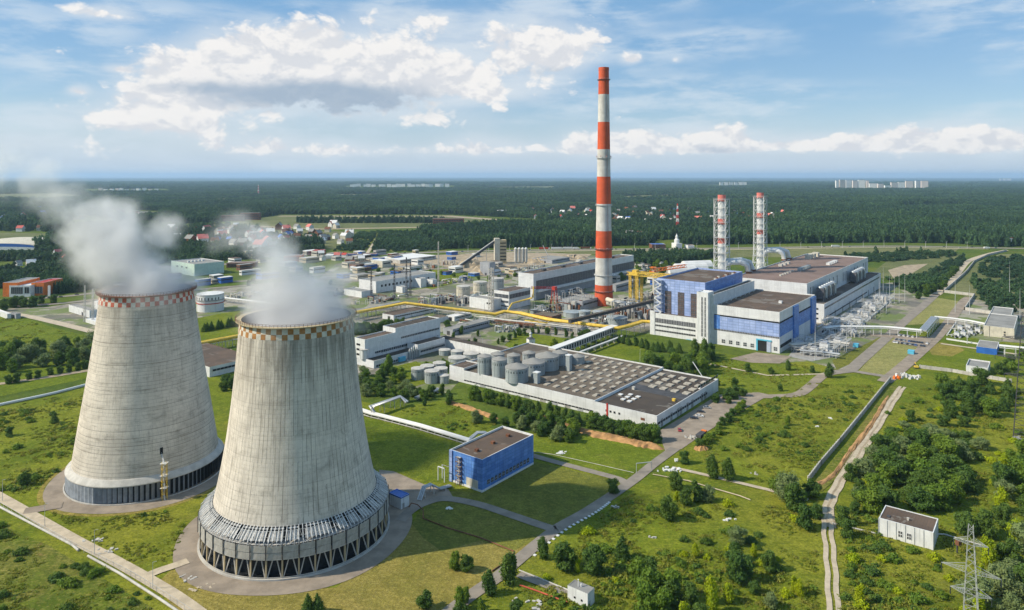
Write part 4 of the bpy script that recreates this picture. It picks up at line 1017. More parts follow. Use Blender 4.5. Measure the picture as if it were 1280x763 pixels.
# --- chapel
c = P(663.5, 431.5); r = empty('chapel', c, .4); tag(r, 'tiny white chapel with a small dark dome on the lawn', 'chapel')
mb = MB(); mb.box(-2.6, 2.6, -2.6, 2.6, 0, 5.2, 'roof_white'); mb.build('wall', r)
mb = MB(); mb.add([(-2.9,-2.9,5.2),(2.9,-2.9,5.2),(2.9,2.9,5.2),(-2.9,2.9,5.2),(0,0,7.2)], [(0,1,4),(1,2,4),(2,3,4),(3,0,4),(0,3,2,1)], 'dgrey'); mb.build('roof', r)
mb = MB(); mb.lathe([(1.0, 6.2), (1.0, 8.6)], 12, 'roof_white'); mb.build('drum', r)
mb = MB(); mb.lathe([(1.05, 8.6), (1.35, 9.3), (.9, 10.1), (.15, 10.8), (.08, 12)], 12, 'steel'); mb.build('dome', r)
mb = MB(); mb.box(-.6, .6, -2.7, -2.62, 0, 2.6, 'dark'); mb.build('door', r)

# --- the main plant
BH = Bld('boiler_hall', 'tall light-blue clad hall with dark vertical window strips, low white annex and white stair tower', 'power station hall', 881.5, 425.5, 821.2, 928, ytop=353.6, wall='lblue_sheet', roof='roof_brown', trim='lblue_sheet', par=1.5)
for x0, x1 in ((831.5,839), (847.5,855), (863.5,871)): BH.pp('window_strip', 'L', x0, x1, 220+(363.5-220)*(x0+480)/(831+480), 398, 'glazed', mull=3, hm=5, mm='rust', dep=.3)
BH.panel('blue_band', 'R', .2, BH.a-.2, BH.h-12, BH.h-.5, 'blue_sheet', dep=.15)
AN = Bld('', '', '', 871.3, 426.7, 812.6, 884, h=18.9, wall='white', roof='roof_brown', parent=BH, trim='white')
AN.pp('end_pier', 'L', 812.8, 818.6, 388, 430, 'white', dep=.5)
for i, (yt, yb_) in enumerate(((397.5, 402.8), (405.5, 407.5), (411.5, 413.5))): AN.pp('window_band', 'L', 819, 869.5, yt, yb_, 'glazed' if i == 0 else 'dark', mull=24, mm='white')
AN.pp('door', 'L', 858, 864, 424, 432, 'cyan')
ST = Bld('', '', '', 885, 431, 870.9, 892.3, h=42, wall='white', roof='white', parent=BH)
for a, b in ((.18,.32), (.45,.6)): ST.panel('window_strip', 'L', ST.b*a, ST.b*b, 6, 38, 'glazed', mull=1, hm=9, mm='white', dep=.08)
MD = Bld('', '', '', 892, 430, 883, 943, h=40, wall='white', roof='roof', parent=BH)
mb = MB(); q = BH  # scaffold stair at the corner
x, y = BH.ox, BH.oy + BH.b - 1
for k in range(12):
    z0, z1 = k*3.9, (k+1)*3.9
    for xx in (x-4.2, x-.6):
        for yy in (y-5, y+1.5): mb.bar((xx, yy, z0), (xx, yy, z1), .35, 'mauve')
    mb.box(x-4.2, x-.6, y-5, y+1.5, z1-.25, z1, 'mauve'); mb.bar((x-4.2, y-5 if k % 2 else y+1.5, z0), (x-4.2, y+1.5 if k % 2 else y-5, z1), .9, 'white')
    for xx in (x-4.2,): mb.bar((xx, y-5, z1+1.2), (xx, y+1.5, z1+1.2), .25, 'white')
mb.build('stair_scaffold', BH.root)
for i in range(8): BH.rbox('roof_vent', .35+.08*i, .08+.03*(i % 3), 1.6, 2, 1.3, 'rust' if i % 2 else 'lgrey')
FH = Bld('turbine_annexe', 'white and blue front hall with brown flat roof, tall dark gateway and blue corner piers', 'power station hall', 974.5, 442.4, 892.6, 1019, ytop=390.5, wall='white_sheet', roof='roof_brown', par=1.0)
h = FH.h
FH.panel('blue_band', 'L', .1, FH.b-.2, h*.40, h*.72, 'lblue_sheet', dep=.3)
FH.panel('window_band', 'L', .1, FH.b-.2, h*.725, h*.76, 'dark', dep=.2); FH.panel('window_band', 'L', .1, FH.b-.2, h*.36, h*.40, 'glazed', dep=.2, mull=40)
FH.panel('blue_end_panel', 'L', FH.b-5, FH.b-.1, h*.40, h*.74, 'blue_sheet', dep=.4)
for i, x in enumerate((902, 911, 920, 929, 938, 967)): FH.pp('window', 'L', x, x+4.6, 220+(424.5-220)*(x+480)/(904+480), 220+(428.8-220)*(x+480)/(904+480), 'glass', mull=2, hm=1)
FH.pp('window_band', 'L', 900, 944, 431.3, 433.2, 'dark', mull=16)
FH.pp('gateway', 'L', 947.5, 958.5, 424.2, 442, 'dark', dep=.15); FH.pp('gate_leaf', 'L', 958.6, 963.5, 427, 442, 'mauve', dep=.5); FH.pp('gate_lintel', 'L', 946, 964.5, 423.2, 424.8, 'cyan', dep=.7); FH.pp('gate_jamb', 'L', 945.4, 947.4, 423.2, 442, 'cyan', dep=.6)
FH.panel('blue_band', 'R', .1, FH.a*.99, h*.40, h*.72, 'blue_sheet', dep=.2); FH.panel('window_band', 'R', .1, FH.a*.98, h*.725, h*.76, 'dark', dep=.3)
for x0, x1 in ((991,996.8),(1013,1018.6)): FH.pp('blue_pier', 'R', x0, x1, 383.5 if x0 < 1000 else 373, 460, 'blue_sheet', dep=1.2)
for z0 in (.1,): FH.panel('window_band', 'R', 2, FH.a*.3, h*.12, h*.2, 'dark')
FH.rbox('roof_vent', .45, .25, 2.5, 2.5, 1.8, 'white')
for i in range(8): FH.rbox('roof_vent', .1+.11*i, .96, 1.2, 1.2, 1, 'lgrey')
TH = Bld('turbine_hall', 'very long white turbine hall with reddish flat roof and a lower side wing', 'power station hall', 1008.8, 401.9, 915, 1085, ytop=354.7, wall='white_sheet', roof='roof_pink', par=1.0)
WG = Bld('', '', '', 1030.2, 404.5, 1009.5, 1101, ytop=380.5, wall='white_sheet', roof='roof_brown', parent=TH)
for i in range(3): WG.panel('window', 'L', WG.b*.35, WG.b*.5, 3+i*4.5, 4.6+i*4.5, 'dark')
WG.panel('window_band', 'R', 2, WG.a*.97, WG.h-5, WG.h-3.4, 'glass', mull=50); WG.panel('window_band', 'R', 2, WG.a*.7, 4, 5.2, 'dark', mull=30)
for i in range(8): WG.panel('gate', 'R', 8+i*WG.a*.115, 12+i*WG.a*.115, .1, 6, 'grey', dep=.1)
for i, f in enumerate((.04,.07,.30,.36,.42,.52,.55,.58,.72,.78,.90,.95)): TH.panel('window_strip', 'R', TH.a*f, TH.a*f+2.2, WG.h+3, TH.h-5, 'glazed', mull=2, hm=4, mm='steel')
for g0, g1 in ((.09,.25), (.60,.76)):
    for i in range(6):
        x = TH.ox + TH.a*(g0 + (g1-g0)*i/5.); mb = MB(); z = WG.h - WG.par
        mb.box(x-3.2, x+3.2, TH.oy-9.5, TH.oy-3, z+1.5, z+12, 'silo' if i % 2 else 'glazed'); mb.cyl((x, TH.oy-6.2, z+12), (x, TH.oy-6.2, z+13.4), 3.1, 2.2, 12, 'steel')
        for xx in (x-2.8, x+2.8):
            mb.bar((xx, TH.oy-9.2, z), (xx, TH.oy-9.2, z+1.5), .4, 'steel')
        mb.build('air_filter', TH.root)
for i in range(7): TH.rbox('roof_unit', .34+.022*i, .45, 3.2, 3.4, 3.2, 'silo')
for i in range(6): TH.rbox('roof_unit', .16+.03*i, .52, 3, 2, 1.4, 'lgrey')
for i in range(5): TH.rbox('roof_unit', .62+.03*i, .30, 4, 4, 2.4, 'white')
for i in range(3): TH.rbox('roof_unit', .80+.06*i, .78, 8, 7, 5, 'cream')
for i in range(3): TH.rbox('roof_unit', .45+.05*i, .85, 5, 4, 2.5, 'lgrey')

# --- hall behind the chimney, control building, long white building
H2 = Bld('machine_hall', 'long pale hall with dark glazed side and dark roof, running behind the chimney', 'power station hall', 666.8, 376, 648, 792, ytop=342.6, wall='white_sheet', roof='roof_brown', par=1)
H2.panel('glazed_band', 'R', 5, H2.a, H2.h*.38, H2.h*.72, 'glazed', dep=.3, mull=40, mm='grey'); H2.panel('lower_wall', 'R', 5, H2.a, .1, H2.h*.28, 'grey_sheet', dep=.3); H2.panel('sill_band', 'R', 5, H2.a, H2.h*.29, H2.h*.37, 'white', dep=3.2)
for i in range(5): H2.rbox('roof_vent', .15+.17*i, .5, 6, 3, 1.8, 'dgrey')
LH = Bld('', '', '', 668, 381, 655, 735, h=9.5, wall='glazed', roof='roof', parent=H2) if False else None
CB = Bld('control_building', 'white control building with brown roof and dark ribbon windows, yellow pipe passing its corner', 'control building', 636.2, 387.5, 617.5, 663, ytop=365, wall='white', roof='roof_brown', par=.7)
for z0, z1 in ((.62,.82), (.36,.48), (.14,.22)):
    CB.panel('window_band', 'L', .5, CB.b-.5, CB.h*z0, CB.h*z1, 'glass', mull=10)
CB.panel('window_band', 'R', .8, CB.a-.5, CB.h*.60, CB.h*.84, 'glass', mull=14)
CC = Bld('', '', '', 616, 388.5, 586.8, 628, h=11, wall='white', roof='roof_grey', parent=CB)
CC.panel('gate', 'L', CC.b*.35, CC.b*.7, .1, 6.5, 'white', dep=.25); CC.panel('window', 'L', CC.b*.1, CC.b*.16, 6, 7.6, 'dark'); CC.panel('window', 'L', CC.b*.2, CC.b*.26, 6, 7.6, 'dark')
LB = Bld('workshop_building', 'long low white workshop with pitched end and a row of square windows', 'workshop', 470, 366.8, 448.8, 544.5, ytop=352, wall='white', roof='roof_grey', par=.5)
for a, b in cells(6, LB.a-10, 14, .55): LB.panel('window', 'R', a, b, LB.h*.45, LB.h*.65, 'dark')
L2 = Bld('', '', '', 452, 372.5, 430, 466, h=7, wall='white', roof='roof_grey', parent=LB)
for (x, y, xl, xr, hh, lab) in [(503,366.5,495,509,7,'small white box annex midway along the long workshop'),(526,360,516,533,11,'taller white box annex near the right end of the long workshop'),(541,358,533,546,8,'low white box annex at the right end of the long workshop')]:
    Bld('annex_shed', lab, 'shed', x, y, xl, xr, h=hh, wall='white', roof='roof_grey', par=.3)
# --- right-hand process buildings
R1 = Bld('substation_building', 'cream building with flat grey roof, nearer of the stepped pair by the right edge', 'substation', 1267.8, 424.5, 1229.7, 1272.2, ytop=411, wall='cream', roof='roof_grey', ang=ANG, par=.6)
R2 = Bld('substation_building', 'taller cream building with flat grey roof, farther of the stepped pair by the right edge', 'substation', 1262.8, 409, 1235.6, 1267, ytop=398.5, wall='cream', roof='roof_grey', par=.6)
for z0 in (2.2, 4.4): R1.panel('window', 'L', R1.b*.28, R1.b*.34, z0, z0+1.2, 'dark')
R1.panel('downpipe', 'L', R1.b*.8, R1.b*.815, 0, R1.h-.2, 'dgrey')
Bld('blue_shed', 'low bright blue shed with grey roof on the lawn near the right edge', 'shed', 1246, 444.5, 1220.5, 1249, ytop=436.5, wall='bluep', roof='roof_grey', par=.2)
R3 = Bld('white_shed', 'white flat-roofed shed below the blue one, on the lawn by the concrete wall', 'shed', 1235, 470, 1207.5, 1238, ytop=460.5, wall='white', roof='roof_grey', par=.8)
# --- white building by the track and hut
S1 = Bld('transformer_house', 'white panelled single-storey building with patched dark roof beside the dirt track', 'outbuilding', 1167, 688.3, 1098.5, 1173, ytop=666, wall='white', roof='roof_brown', par=.25, trim='white')
for i in range(7): S1.panel('pier', 'L', S1.b*i/6.0 - (.12 if i == 6 else -.0) , S1.b*i/6.0 + .22, 0, S1.h-.1, 'steel', dep=.12)
for f in (.56, .40): S1.panel('window', 'L', S1.b*f-.1, S1.b*f+1.45, 1.6, 3.6, 'dark', mull=2, hm=1)
S1.rbox('roof_vent', .4, .5, .6, .6, .8, 'lgrey'); S1.rbox('roof_vent', .3, .85, 1.6, 1.0, .15, 'dgrey'); mb = MB(); mb.cyl((.5, S1.b-.6, S1.h), (.5, S1.b-.6, S1.h+1.6), .08, .08, 6, 'steel'); mb.build('mast', S1.root)
S2 = Bld('gate_hut', 'small white hut with flat grey roof at the end of the short drive', 'hut', 734.5, 761.5, 709.5, 743, ytop=742.5, wall='white', roof='roof_grey', par=.1, trim='roof_grey')
S2.panel('door', 'R', .6, 1.5, .05, 2.1, 'steel'); S2.panel('window', 'L', S2.b*.25, S2.b*.33, 1.6, 2.2, 'dark'); S2.panel('window', 'L', S2.b*.6, S2.b*.68, 1.6, 2.2, 'dark'); S2.rbox('roof_vent', .55, .5, .5, .5, .8, 'roof_white', cyl=True); S2.rbox('flue', .4, .6, .18, .18, 2.2, 'roof_white')
# --- sheds and buildings around the works: name, label, px, py, xl, xr, h, wall, roof
for (nm, lab, px, py, xl, xr, hh, wl, rf) in [
    ('long_shed','long white shed with brown roof between the two cooling towers, behind the pipe trestle',262,472,150,320,7,'white_sheet','roof_brown'),
    ('low_shed','long low grey-roofed shed with trees in front, below the yellow pipeline',492,401,478,545,5,'white_sheet','roof_brown'),
    ('low_shed','small shed with orange-striped roof beside the yellow pipeline',548,404,536,560,4.5,'white','roof_tan'),
    ('low_shed','flat white-roofed shed right of the orange-striped one',568,402,558,590,4.5,'roof_white','roof_white'),
    ('low_shed','long grey shed in front of the yellow pipeline, right of the office block',566,420,554,612,5.5,'grey_sheet','roof_grey'),
    ('low_shed','white kiosk with blue door beside the left access road',112,397.5,86,122,7,'white','roof_grey'),
    ('low_shed','low white container-like shed below the lattice masts left of the rear cooling tower',126,409,107,150,3.5,'roof_white','roof_white'),
    ('low_shed','narrow white shed behind the rear cooling tower rim at left',122,391,118,132,11,'white','white'),
    ('low_shed','grey box building with pale roof at far left edge near the meadow',20,399,14,26,5,'grey_sheet','roof_grey'),
    ('low_shed','long white garage at the far left edge, by the meadow top',9,399,-20,14,5,'white','roof_white'),
    ('grey_block','squat dark teal box building under the conveyor tower',612,345,600,619,18,'grey_sheet','roof_grey'),
    ('low_shed','long pale shed right of the conveyor tower',690,330,665,712,6,'grey_sheet','roof_grey'),
    ('low_shed','pale workshop roof left of the conveyor, beside sand',500,330,470,545,6,'lgrey','roof_white'),
    ('low_shed','cream round-ended store left of the conveyor foot',478,335,463,489,10,'cream','roof_white'),
    ('low_shed','small green-roofed shed right of the chimney beyond the yellow crane',785,322,776,793,5,'green','green'),
    ('low_shed','tan shed right of the chimney beside the green-roofed one',790,333,768,800,5,'tan','roof_tan'),
    ('low_shed','grey pipe house at the chimney foot, left side',728,388,702,752,9,'grey_sheet','roof_grey'),
    ('low_shed','grey lean-to at the chimney foot, right side',790,395,772,812,7,'lgrey','roof_grey'),
    ('low_shed','long grey shed behind the yellow portal crane',770,365,762,800,8,'grey_sheet','roof_grey'),
    ('pump_shed','low brick-red building under the yellow pipeline, right of the white control building',690,404,666,702,6,'rust','roof_tan'),
    ('low_shed','cream pavilion beneath the yellow pipe bend near the centre',688,410,668,698,5.5,'tan','yellow'),
    ('low_shed','white flat shed at the lower left of the process yard, below the turbine wing',1000,436,985,1006,4,'white','white'),
    ]:
    b = Bld(nm, lab, 'shed', px, py, xl, xr, h=hh, wall=wl, roof=rf, par=.25, trim=rf if rf.startswith('roof') else 'white')
    if b.b > 10 and hh > 4: b.panel('gate', 'L', b.b*.3, b.b*.3+3.5, .05, 3.4, 'dgrey', dep=.06)
    if b.a > 14: b.panel('window_band', 'R', 2, b.a-2, hh*.5, hh*.7, 'dark', mull=max(2, int(b.a/3)))
# three white arched tents
for i, (px, py, xl, xr) in enumerate([(838,342.5,0,872),(848,339,0,886),(858,335.5,0,892)]):
    p0 = P(px, py); ta = math.radians(14); a = run_to(p0, Vector((math.cos(ta), math.sin(ta), 0)), xr); b = 20; r = empty('storage_tent', p0, ta); tag(r, ['nearest','middle','farthest'][i] + ' of three white gabled storage tents left of the lattice flues', 'tent', 'white storage tents')
    mb = MB(); n = 8
    pr = [(b*k/n, 1.5 + 8*math.sin(math.pi*k/n)**.7) for k in range(n+1)]
    vs = [(x, y, z) for x in (0, a) for (y, z) in pr] + [(x, y, 0) for x in (0, a) for y in (0, b)]
    mb.add(vs, [(k, k+1, n+2+k, n+1+k) for k in range(n)] + [tuple(range(n+1)) + (2*n+3, 2*n+2), tuple(range(n+1, 2*n+2)) + (2*n+5, 2*n+4), (0, 2*n+2, 2*n+4, n+1), (n, n*2+1, 2*n+5, 2*n+3)], 'roof_white'); mb.build('canopy', r)
    mb = MB(); mb.box(-.1, -.02, b*.35, b*.65, 0, 4.5, 'grey'); mb.build('door', r)
# --- left: car dealership, arena, green hall
D1 = Bld('showroom', 'orange and grey glass-fronted showroom, leftmost of the bright boxes at the left edge', 'showroom', 3.5, 371.2, -30, 21.5, h=16, wall='orange', roof='roof_grey', ang=math.radians(2), depth=40)
D1.panel('shop_window', 'R', 7, D1.a*.95, 2, 10, 'orange', dep=.05)
D2 = Bld('showroom', 'white showroom with long dark windows between the two orange ones', 'showroom', 11.5, 371.5, 6, 38, h=13, wall='white', roof='roof_white', ang=math.radians(2), depth=35)
D2.panel('shop_window', 'R', 2, D2.a*.65, 3.5, 11, 'glass', mull=6); D2.panel('shop_window', 'R', D2.a*.72, D2.a*.95, 4, 11, 'glass', mull=2)
D3 = Bld('showroom', 'red-orange showroom with dark windows beside a white sign post', 'showroom', 39, 370, 30, 55, h=15, wall='orange', roof='redp', ang=math.radians(2), depth=35)
D3.panel('shop_window', 'R', 4, D3.a*.9, 2.5, 10.5, 'glass', mull=5)
p = P(61.5, 370.5); r = empty('sign_post', p); tag(r, 'slim white sign pillar right of the orange showroom', 'sign'); mb = MB(); mb.box(-1.3, 1.3, -.5, .5, .3, 12, 'roof_white'); mb.build('board', r); mb = MB(); mb.box(-1.6, 1.6, -.8, .8, 0, .3, 'grey'); mb.build('base', r)
p = P(0, 312.8); r = empty('arena', p, 0); tag(r, 'pale domed arena with a curved blue band at the left edge', 'arena')
mb = MB(); n = 24; vs = []; L = 66; Wd = 120
for i in range(n+1):
    for j in range(9):
        x = -L + 2*L*i/n; f = math.sqrt(max(0, 1 - (x/L)**2)); y = Wd*(j/8.) ; zz = 8 + 10*f*math.sin(math.pi*min(1, max(0.08, j/8.)))**.6
        vs.append((x, y, zz))
mb.add(vs, [(i*9+j, (i+1)*9+j, (i+1)*9+j+1, i*9+j+1) for i in range(n) for j in range(8)], 'cream', True); mb.build('roof', r)
mb = MB()
vs = []
for i in range(n+1):
    x = -L + 2*L*i/n; f = math.sqrt(max(0, 1 - (x/L)**2)); vs += [(x, -.2, 0), (x, -.2, 4+2*f), (x, -.2, 6 + 6*f), (x, 0, 8 + 10*f*.45)]
mb.add(vs, [(4*i+k, 4*i+4+k, 4*i+5+k, 4*i+1+k) for i in range(n) for k in (0,)], 'white'); mb.add(vs, [(4*i+1, 4*i+5, 4*i+6, 4*i+2) for i in range(n)], 'bluep'); mb.add(vs, [(4*i+2, 4*i+6, 4*i+7, 4*i+3) for i in range(n)], 'cream'); mb.build('facade', r)
mb = MB(); mb.box(60, 100, 10, 60, 0, 7, 'white'); mb.box(59.5, 100.5, 9.5, 60.5, 7, 8, 'roof_white'); mb.build('side_wing', r)
GH = Bld('green_hall', 'pale green industrial hall with light roof behind the rear cooling tower steam', 'industrial hall', 243, 345.5, 214, 280, ytop=330.5, wall='green', roof='roof_grey')
for f in (.3, .5, .7): GH.panel('window', 'L', GH.b*f, GH.b*f+4, 9, 11, 'dark')
for i in range(5): GH.rbox('roof_unit', .2+.12*i, .5, 3, 3, 2, 'white')
p = P(299, 276.5)
for (nm, lab, px, py, xl, xr, hh, wl, an) in [
    ('red_block','long dark red industrial block at the left end of the far field',276,277,274,304,18,'rust',4),
    ('red_block','second dark red block, right half of the pair at the far field edge',300,275.5,298,324,22,'rust',4),
    ('red_block','dark red block at the right side of the far field, beside plantation',541,282.5,540,580,20,'rust',4),
    ('red_shed','small bright red-roofed building beside the highway, left of centre',390,320,388,404,9,'redp',3),
    ('orange_shed','orange-fronted low building half hidden in the nearer steam',355,327,352,376,9,'orange',3),
    ('white_block','white block of flats standing alone in the far forest edge',622,268,621,634,14,'white',5),
    ('billboard_house','white roadside cafe building among trees by the highway',860,311,858,868,6,'white',5),
    ('roadside_house','blue-roofed red brick house by the highway behind the chimney',815,311,813,832,8,'rust',5),
    ('brick_shed','long brick-coloured shed behind the pale green hall, by the village',283,335,282,318,7,'rust',5),
    ('blue_wagon_row','line of blue and white trailers beside the highway left of the sandy yard',420,321,419,470,4,'bluep',2),
    ('white_block','pair-like white low stores right of the red-roofed building by the highway',405,324,404,416,6,'white',3),
    ]:
    b = Bld(nm, lab, 'building', px, py, xl, xr, h=hh, wall=wl, roof='roof_white' if 'white' in nm else ('redp' if nm == 'red_shed' else ('bluep' if nm == 'roadside_house' else 'roof_pink')), par=.3, ang=math.radians(an))
    for k in range(3 if b.a > 20 else 1): b.panel('window_band', 'R', 2, b.a-2, hh*(.2+.25*k), hh*(.3+.25*k), 'glass', mull=12, mm='lgrey')
# ------------------------------------------------------------------ pipelines, cranes, masts
def pipeline(name, label, pix, zs, r, m, n=1, gap=2.2, legs=14, legm='lgrey', post_every=None, closed_deck=None, cat='pipeline', group=None):
    """pix are where the pipe shows in the photograph, zs its height above ground"""
    if not isinstance(zs, (list, tuple)): zs = [zs] * len(pix)
    pts = [P(x, y, z) for (x, y), z in zip(pix, zs)]; o = Vector((pts[0].x, pts[0].y, 0)); root = empty(name, o); tag(root, label, cat, group)
    loc = [p - o for p in pts]; L = sum((loc[i+1]-loc[i]).length for i in range(len(loc)-1))
    def along(d):
        for i in range(len(loc)-1):
            s = (loc[i+1]-loc[i]).length
            if d <= s or i == len(loc)-2: return loc[i] + (loc[i+1]-loc[i]) * min(1, d/s), (loc[i+1]-loc[i]).normalized()
            d -= s
    for k in range(n):
        off = (k - (n-1)/2) * gap; q = []
        for i, p in enumerate(loc):
            a = (loc[i]-loc[i-1]) if i else (loc[1]-loc[0]); b = (loc[i+1]-loc[i]) if i < len(loc)-1 else a
            d = (a.normalized()+b.normalized()); d.z = 0; d = d.normalized() if d.length > 1e-3 else Vector((1,0,0)); q.append(p + Vector((-d.y, d.x, 0)) * off)
        mb = MB(); mb.tube(q, r, m, 10)
        mb.build('pipe', root)
    w = (n-1)*gap/2 + r + .4
    for k in range(legs):
        p, d = along(L*(k+.5)/legs); d.z = 0; d.normalize(); nn = Vector((-d.y, d.x, 0)); mb = MB(); zt = p.z - r
        if zt < .6: continue
        for s in (-1, 1): mb.bar(Vector((p.x, p.y, 0)) + nn*w*s, Vector((p.x, p.y, zt)) + nn*w*s*.9, .4, legm)
        mb.bar(Vector((p.x, p.y, zt-.15)) - nn*w, Vector((p.x, p.y, zt-.15)) + nn*w, .4, legm); mb.build('trestle', root)
    if closed_deck:
        mb = MB()
        for i in range(len(loc)-1):
            a, b = loc[i], loc[i+1]; d = (b-a); d.z = 0
            if d.length < 1: continue
            d.normalize(); nn = Vector((-d.y, d.x, 0))
            for s in (-1, 1): mb.bar(a - Vector((0,0,r+.5)) + nn*w*s, b - Vector((0,0,r+.5)) + nn*w*s, .45, closed_deck)
        mb.build('girder', root)
    return root
pipeline('yellow_pipeline', 'long twin yellow pipeline on trestles crossing the middle of the works', [(441,391.5),(506.5,379),(619,393),(630,389.5),(650,391.5),(686,399.5),(730,405),(772,410.5),(786,407.5),(803,402),(813,402.5)], 8, 1.2, 'yellow', n=2, gap=2.7, legs=34, closed_deck='lgrey')
pipeline('yellow_pipeline', 'stretch of yellow pipeline seen between the two cooling towers', [(240,431),(310,418),(340,412)], 7, 1.2, 'yellow', n=2, gap=2.6, legs=12, closed_deck='lgrey')
pipeline('yellow_pipe', 'single yellow pipe climbing from the trestle round the control building corner', [(634,389.5),(640,379.5),(665,372.5),(666,372),(667,359)], [8,12,13,16,24], .8, 'yellow', legs=4)
pipeline('yellow_loop_pipe', 'yellow expansion loop below the main yellow pipeline near the park', [(656,401),(683,404.5),(692,401)], 5.5, .6, 'yellow', legs=5)
pipeline('white_pipe_rack', 'white girder pipe rack running just under the long yellow pipeline', [(600,396),(640,401),(690,405.5),(740,411),(768,414)], 5, .5, 'lgrey', n=3, gap=1.3, legs=18, closed_deck='white')
pipeline('red_pipe_rack', 'rusty red pipe run under the yellow pipeline left of the park', [(619,400),(640,403),(668,406)], 4, .4, 'rust', n=3, gap=1.2, legs=6, closed_deck='rust')
pipeline('grey_pipe_rack', 'grey bundle of pipes parallel to the yellow pipeline, behind the nearer cooling tower rim', [(432,391),(470,384),(500,377)], 7, .5, 'lgrey', n=4, gap=1.5, legs=14, closed_deck='lgrey')
pipeline('white_pipe_rack', 'white pipe rack leaving the striped oil tank towards the nearer tower', [(277,372),(330,378),(400,386),(440,390)], 5, .5, 'roof_white', n=3, gap=1.5, legs=16, closed_deck='lgrey')
pipeline('heating_main', 'thick silver-white heating main on low concrete saddles ending at the pump house', [(448,511.5),(465,517),(480,520.5),(525,532),(575,547),(588,551)], [1.8]*6, .75, 'roof_white', n=2, gap=1.7, legs=16, closed_deck='lgrey')
pipeline('heating_main', 'raised silver heating main arch on tall posts behind the low one', [(468,516),(464.5,508),(500,496),(509,503)], [1.8,5.5,5.5,3], .7, 'steel', n=2, gap=1.6, legs=4)
pipeline('heating_main', 'short silver pipe between shrubs left of the warehouse end block', [(520,498),(548,486.5)], [1.5,1.5], .8, 'steel', n=2, gap=1.7, legs=4)
pipeline('heating_main', 'silver pipe elbow climbing to the back wall of the pump house', [(586,550),(597,541),(606,541),(612,543.5)], [1.8,4.5,4.5,3], .6, 'steel', n=2, gap=1.5, legs=2)
pipeline('pipe_arch', 'dark steel pipe arch over the paved yard between kiosk and pump house', [(524,625.5),(530,609),(539,605.5),(550,611),(563,607)], [.3,4.2,4.2,1.2,1.0], .35, 'steel', n=3, gap=.8, legs=3)
pipeline('rusty_pipe', 'thin rusty pipe hopping over the road by the kiosk and turning along the lawn', [(511,634),(514,629),(522,631),(529,638),(529,648),(560,660),(600,672),(642,689),(640,697),(615,714)], [.8,1.9,1.9,1.9,.35,.35,.35,.35,.35,.35], .22, 'rust', legs=0)
pipeline('white_pipe', 'white pipe beside the left access road, lower run', [(-60,600),(0,634),(40,655),(90,681),(98,688)], [.5]*5, .42, 'lgrey', legs=0)
pipeline('white_pipe', 'white pipe beside the left access road, nearest run towards the bottom', [(110,695),(150,717),(200,749),(260,790)], [.5]*4, .42, 'lgrey', legs=0)
pipeline('white_pipe', 'long broken white heating pipe across the meadow left of the rear cooling tower', [(-60,516),(0,506),(50,495.5),(70,491),(118,478.5)], [.8]*5, .9, 'roof_white', legs=0, closed_deck='lgrey')
pipeline('white_pipe', 'white boundary pipe from the big road past the tree pair to the meadow', [(816,593),(860,601),(880,607),(925,620),(938,625)], [.6]*5, .22, 'concrete_path', legs=0)
pipeline('white_pipe', 'white pipe along the hut drive, upper side', [(649,713),(672,722),(711,738)], [.4]*3, .24, 'lgrey', legs=0)
pipeline('red_pipe', 'red and white pipe along the hut drive, lower side', [(650,731.5),(672,739),(709,753)], [.4]*3, .25, 'chk_red', legs=0)
pipeline('white_pipe', 'pale pipe crossing the grass behind the transformer house to the pylon', [(1040,654),(1095,667),(1130,668),(1180,668),(1262,692)], [.4]*5, .3, 'lgrey', legs=0)
pipeline('white_pipe', 'thin white pipe across the lawn between pump house and warehouse bank', [(650,563),(690,568),(740,579),(792,591)], [.25]*4, .12, 'lgrey', legs=0)
# goal-like pipe gate over the road
def portal(lab, pa, pb, h, m='lattice'):
    a, b = P(*pa), P(*pb); r = empty('pipe_portal', a); tag(r, lab, 'pipe portal'); b = b - a; mb = MB(); mb.bar((0,0,0), (0,0,h), .28, m); mb.build('post', r)
    mb = MB(); mb.bar(b, b + Vector((0,0,h)), .28, m); mb.build('post', r); mb = MB(); mb.bar((0,0,h), b + Vector((0,0,h)), .32, m); mb.build('crossbar', r)
portal('white pipe portal over the main road by the warehouse junction', (795.5,591.5), (814.5,589.5), 4.4)
# yellow and orange travelling cranes
def lattice_beam(mb, a, b, w, h, m, n=10, t=.35):
    a = Vector(a); b = Vector(b); d = (b-a).normalized(); nn = Vector((-d.y, d.x, 0)).normalized() if abs(d.z) < .95 else Vector((1,0,0)); up = Vector((0,0,1)) if abs(d.z) < .95 else Vector((0,1,0))
    c = [nn*w/2 - up*h/2, nn*w/2 + up*h/2, -nn*w/2 + up*h/2, -nn*w/2 - up*h/2]
    for q in c: mb.bar(a+q, b+q, t, m)
    for k in range(n):
        p0 = a + (b-a)*k/n; p1 = a + (b-a)*(k+1)/n
        for i in range(4):
            q, s = c[i], c[(i+1) % 4]; mb.bar(p0+(q if k % 2 else s), p1+(s if k % 2 else q), t*.6, m)
p = P(795, 383); r = empty('portal_crane', p, ANG); tag(r, 'yellow lattice portal crane left of the tall light-blue hall', 'crane')
mb = MB()
for x, y in ((-5,4),(5,4)): lattice_beam(mb, (x,y,0), (x,y,33), 2.0, 2.0, 'yellow', 11, .5)
mb.build('leg', r); mb = MB()
for x, y in ((-5,-4),(5,-4)): lattice_beam(mb, (x,y,0), (x,y,33), 2.0, 2.0, 'yellow', 11, .5)
mb.build('leg', r); mb = MB(); lattice_beam(mb, (-5,8,34.5), (-5,-44,34.5), 2.2, 3, 'yellow', 16, .5); lattice_beam(mb, (5,8,34.5), (5,-44,34.5), 2.2, 3, 'yellow', 16, .5); mb.build('crane_girder', r)
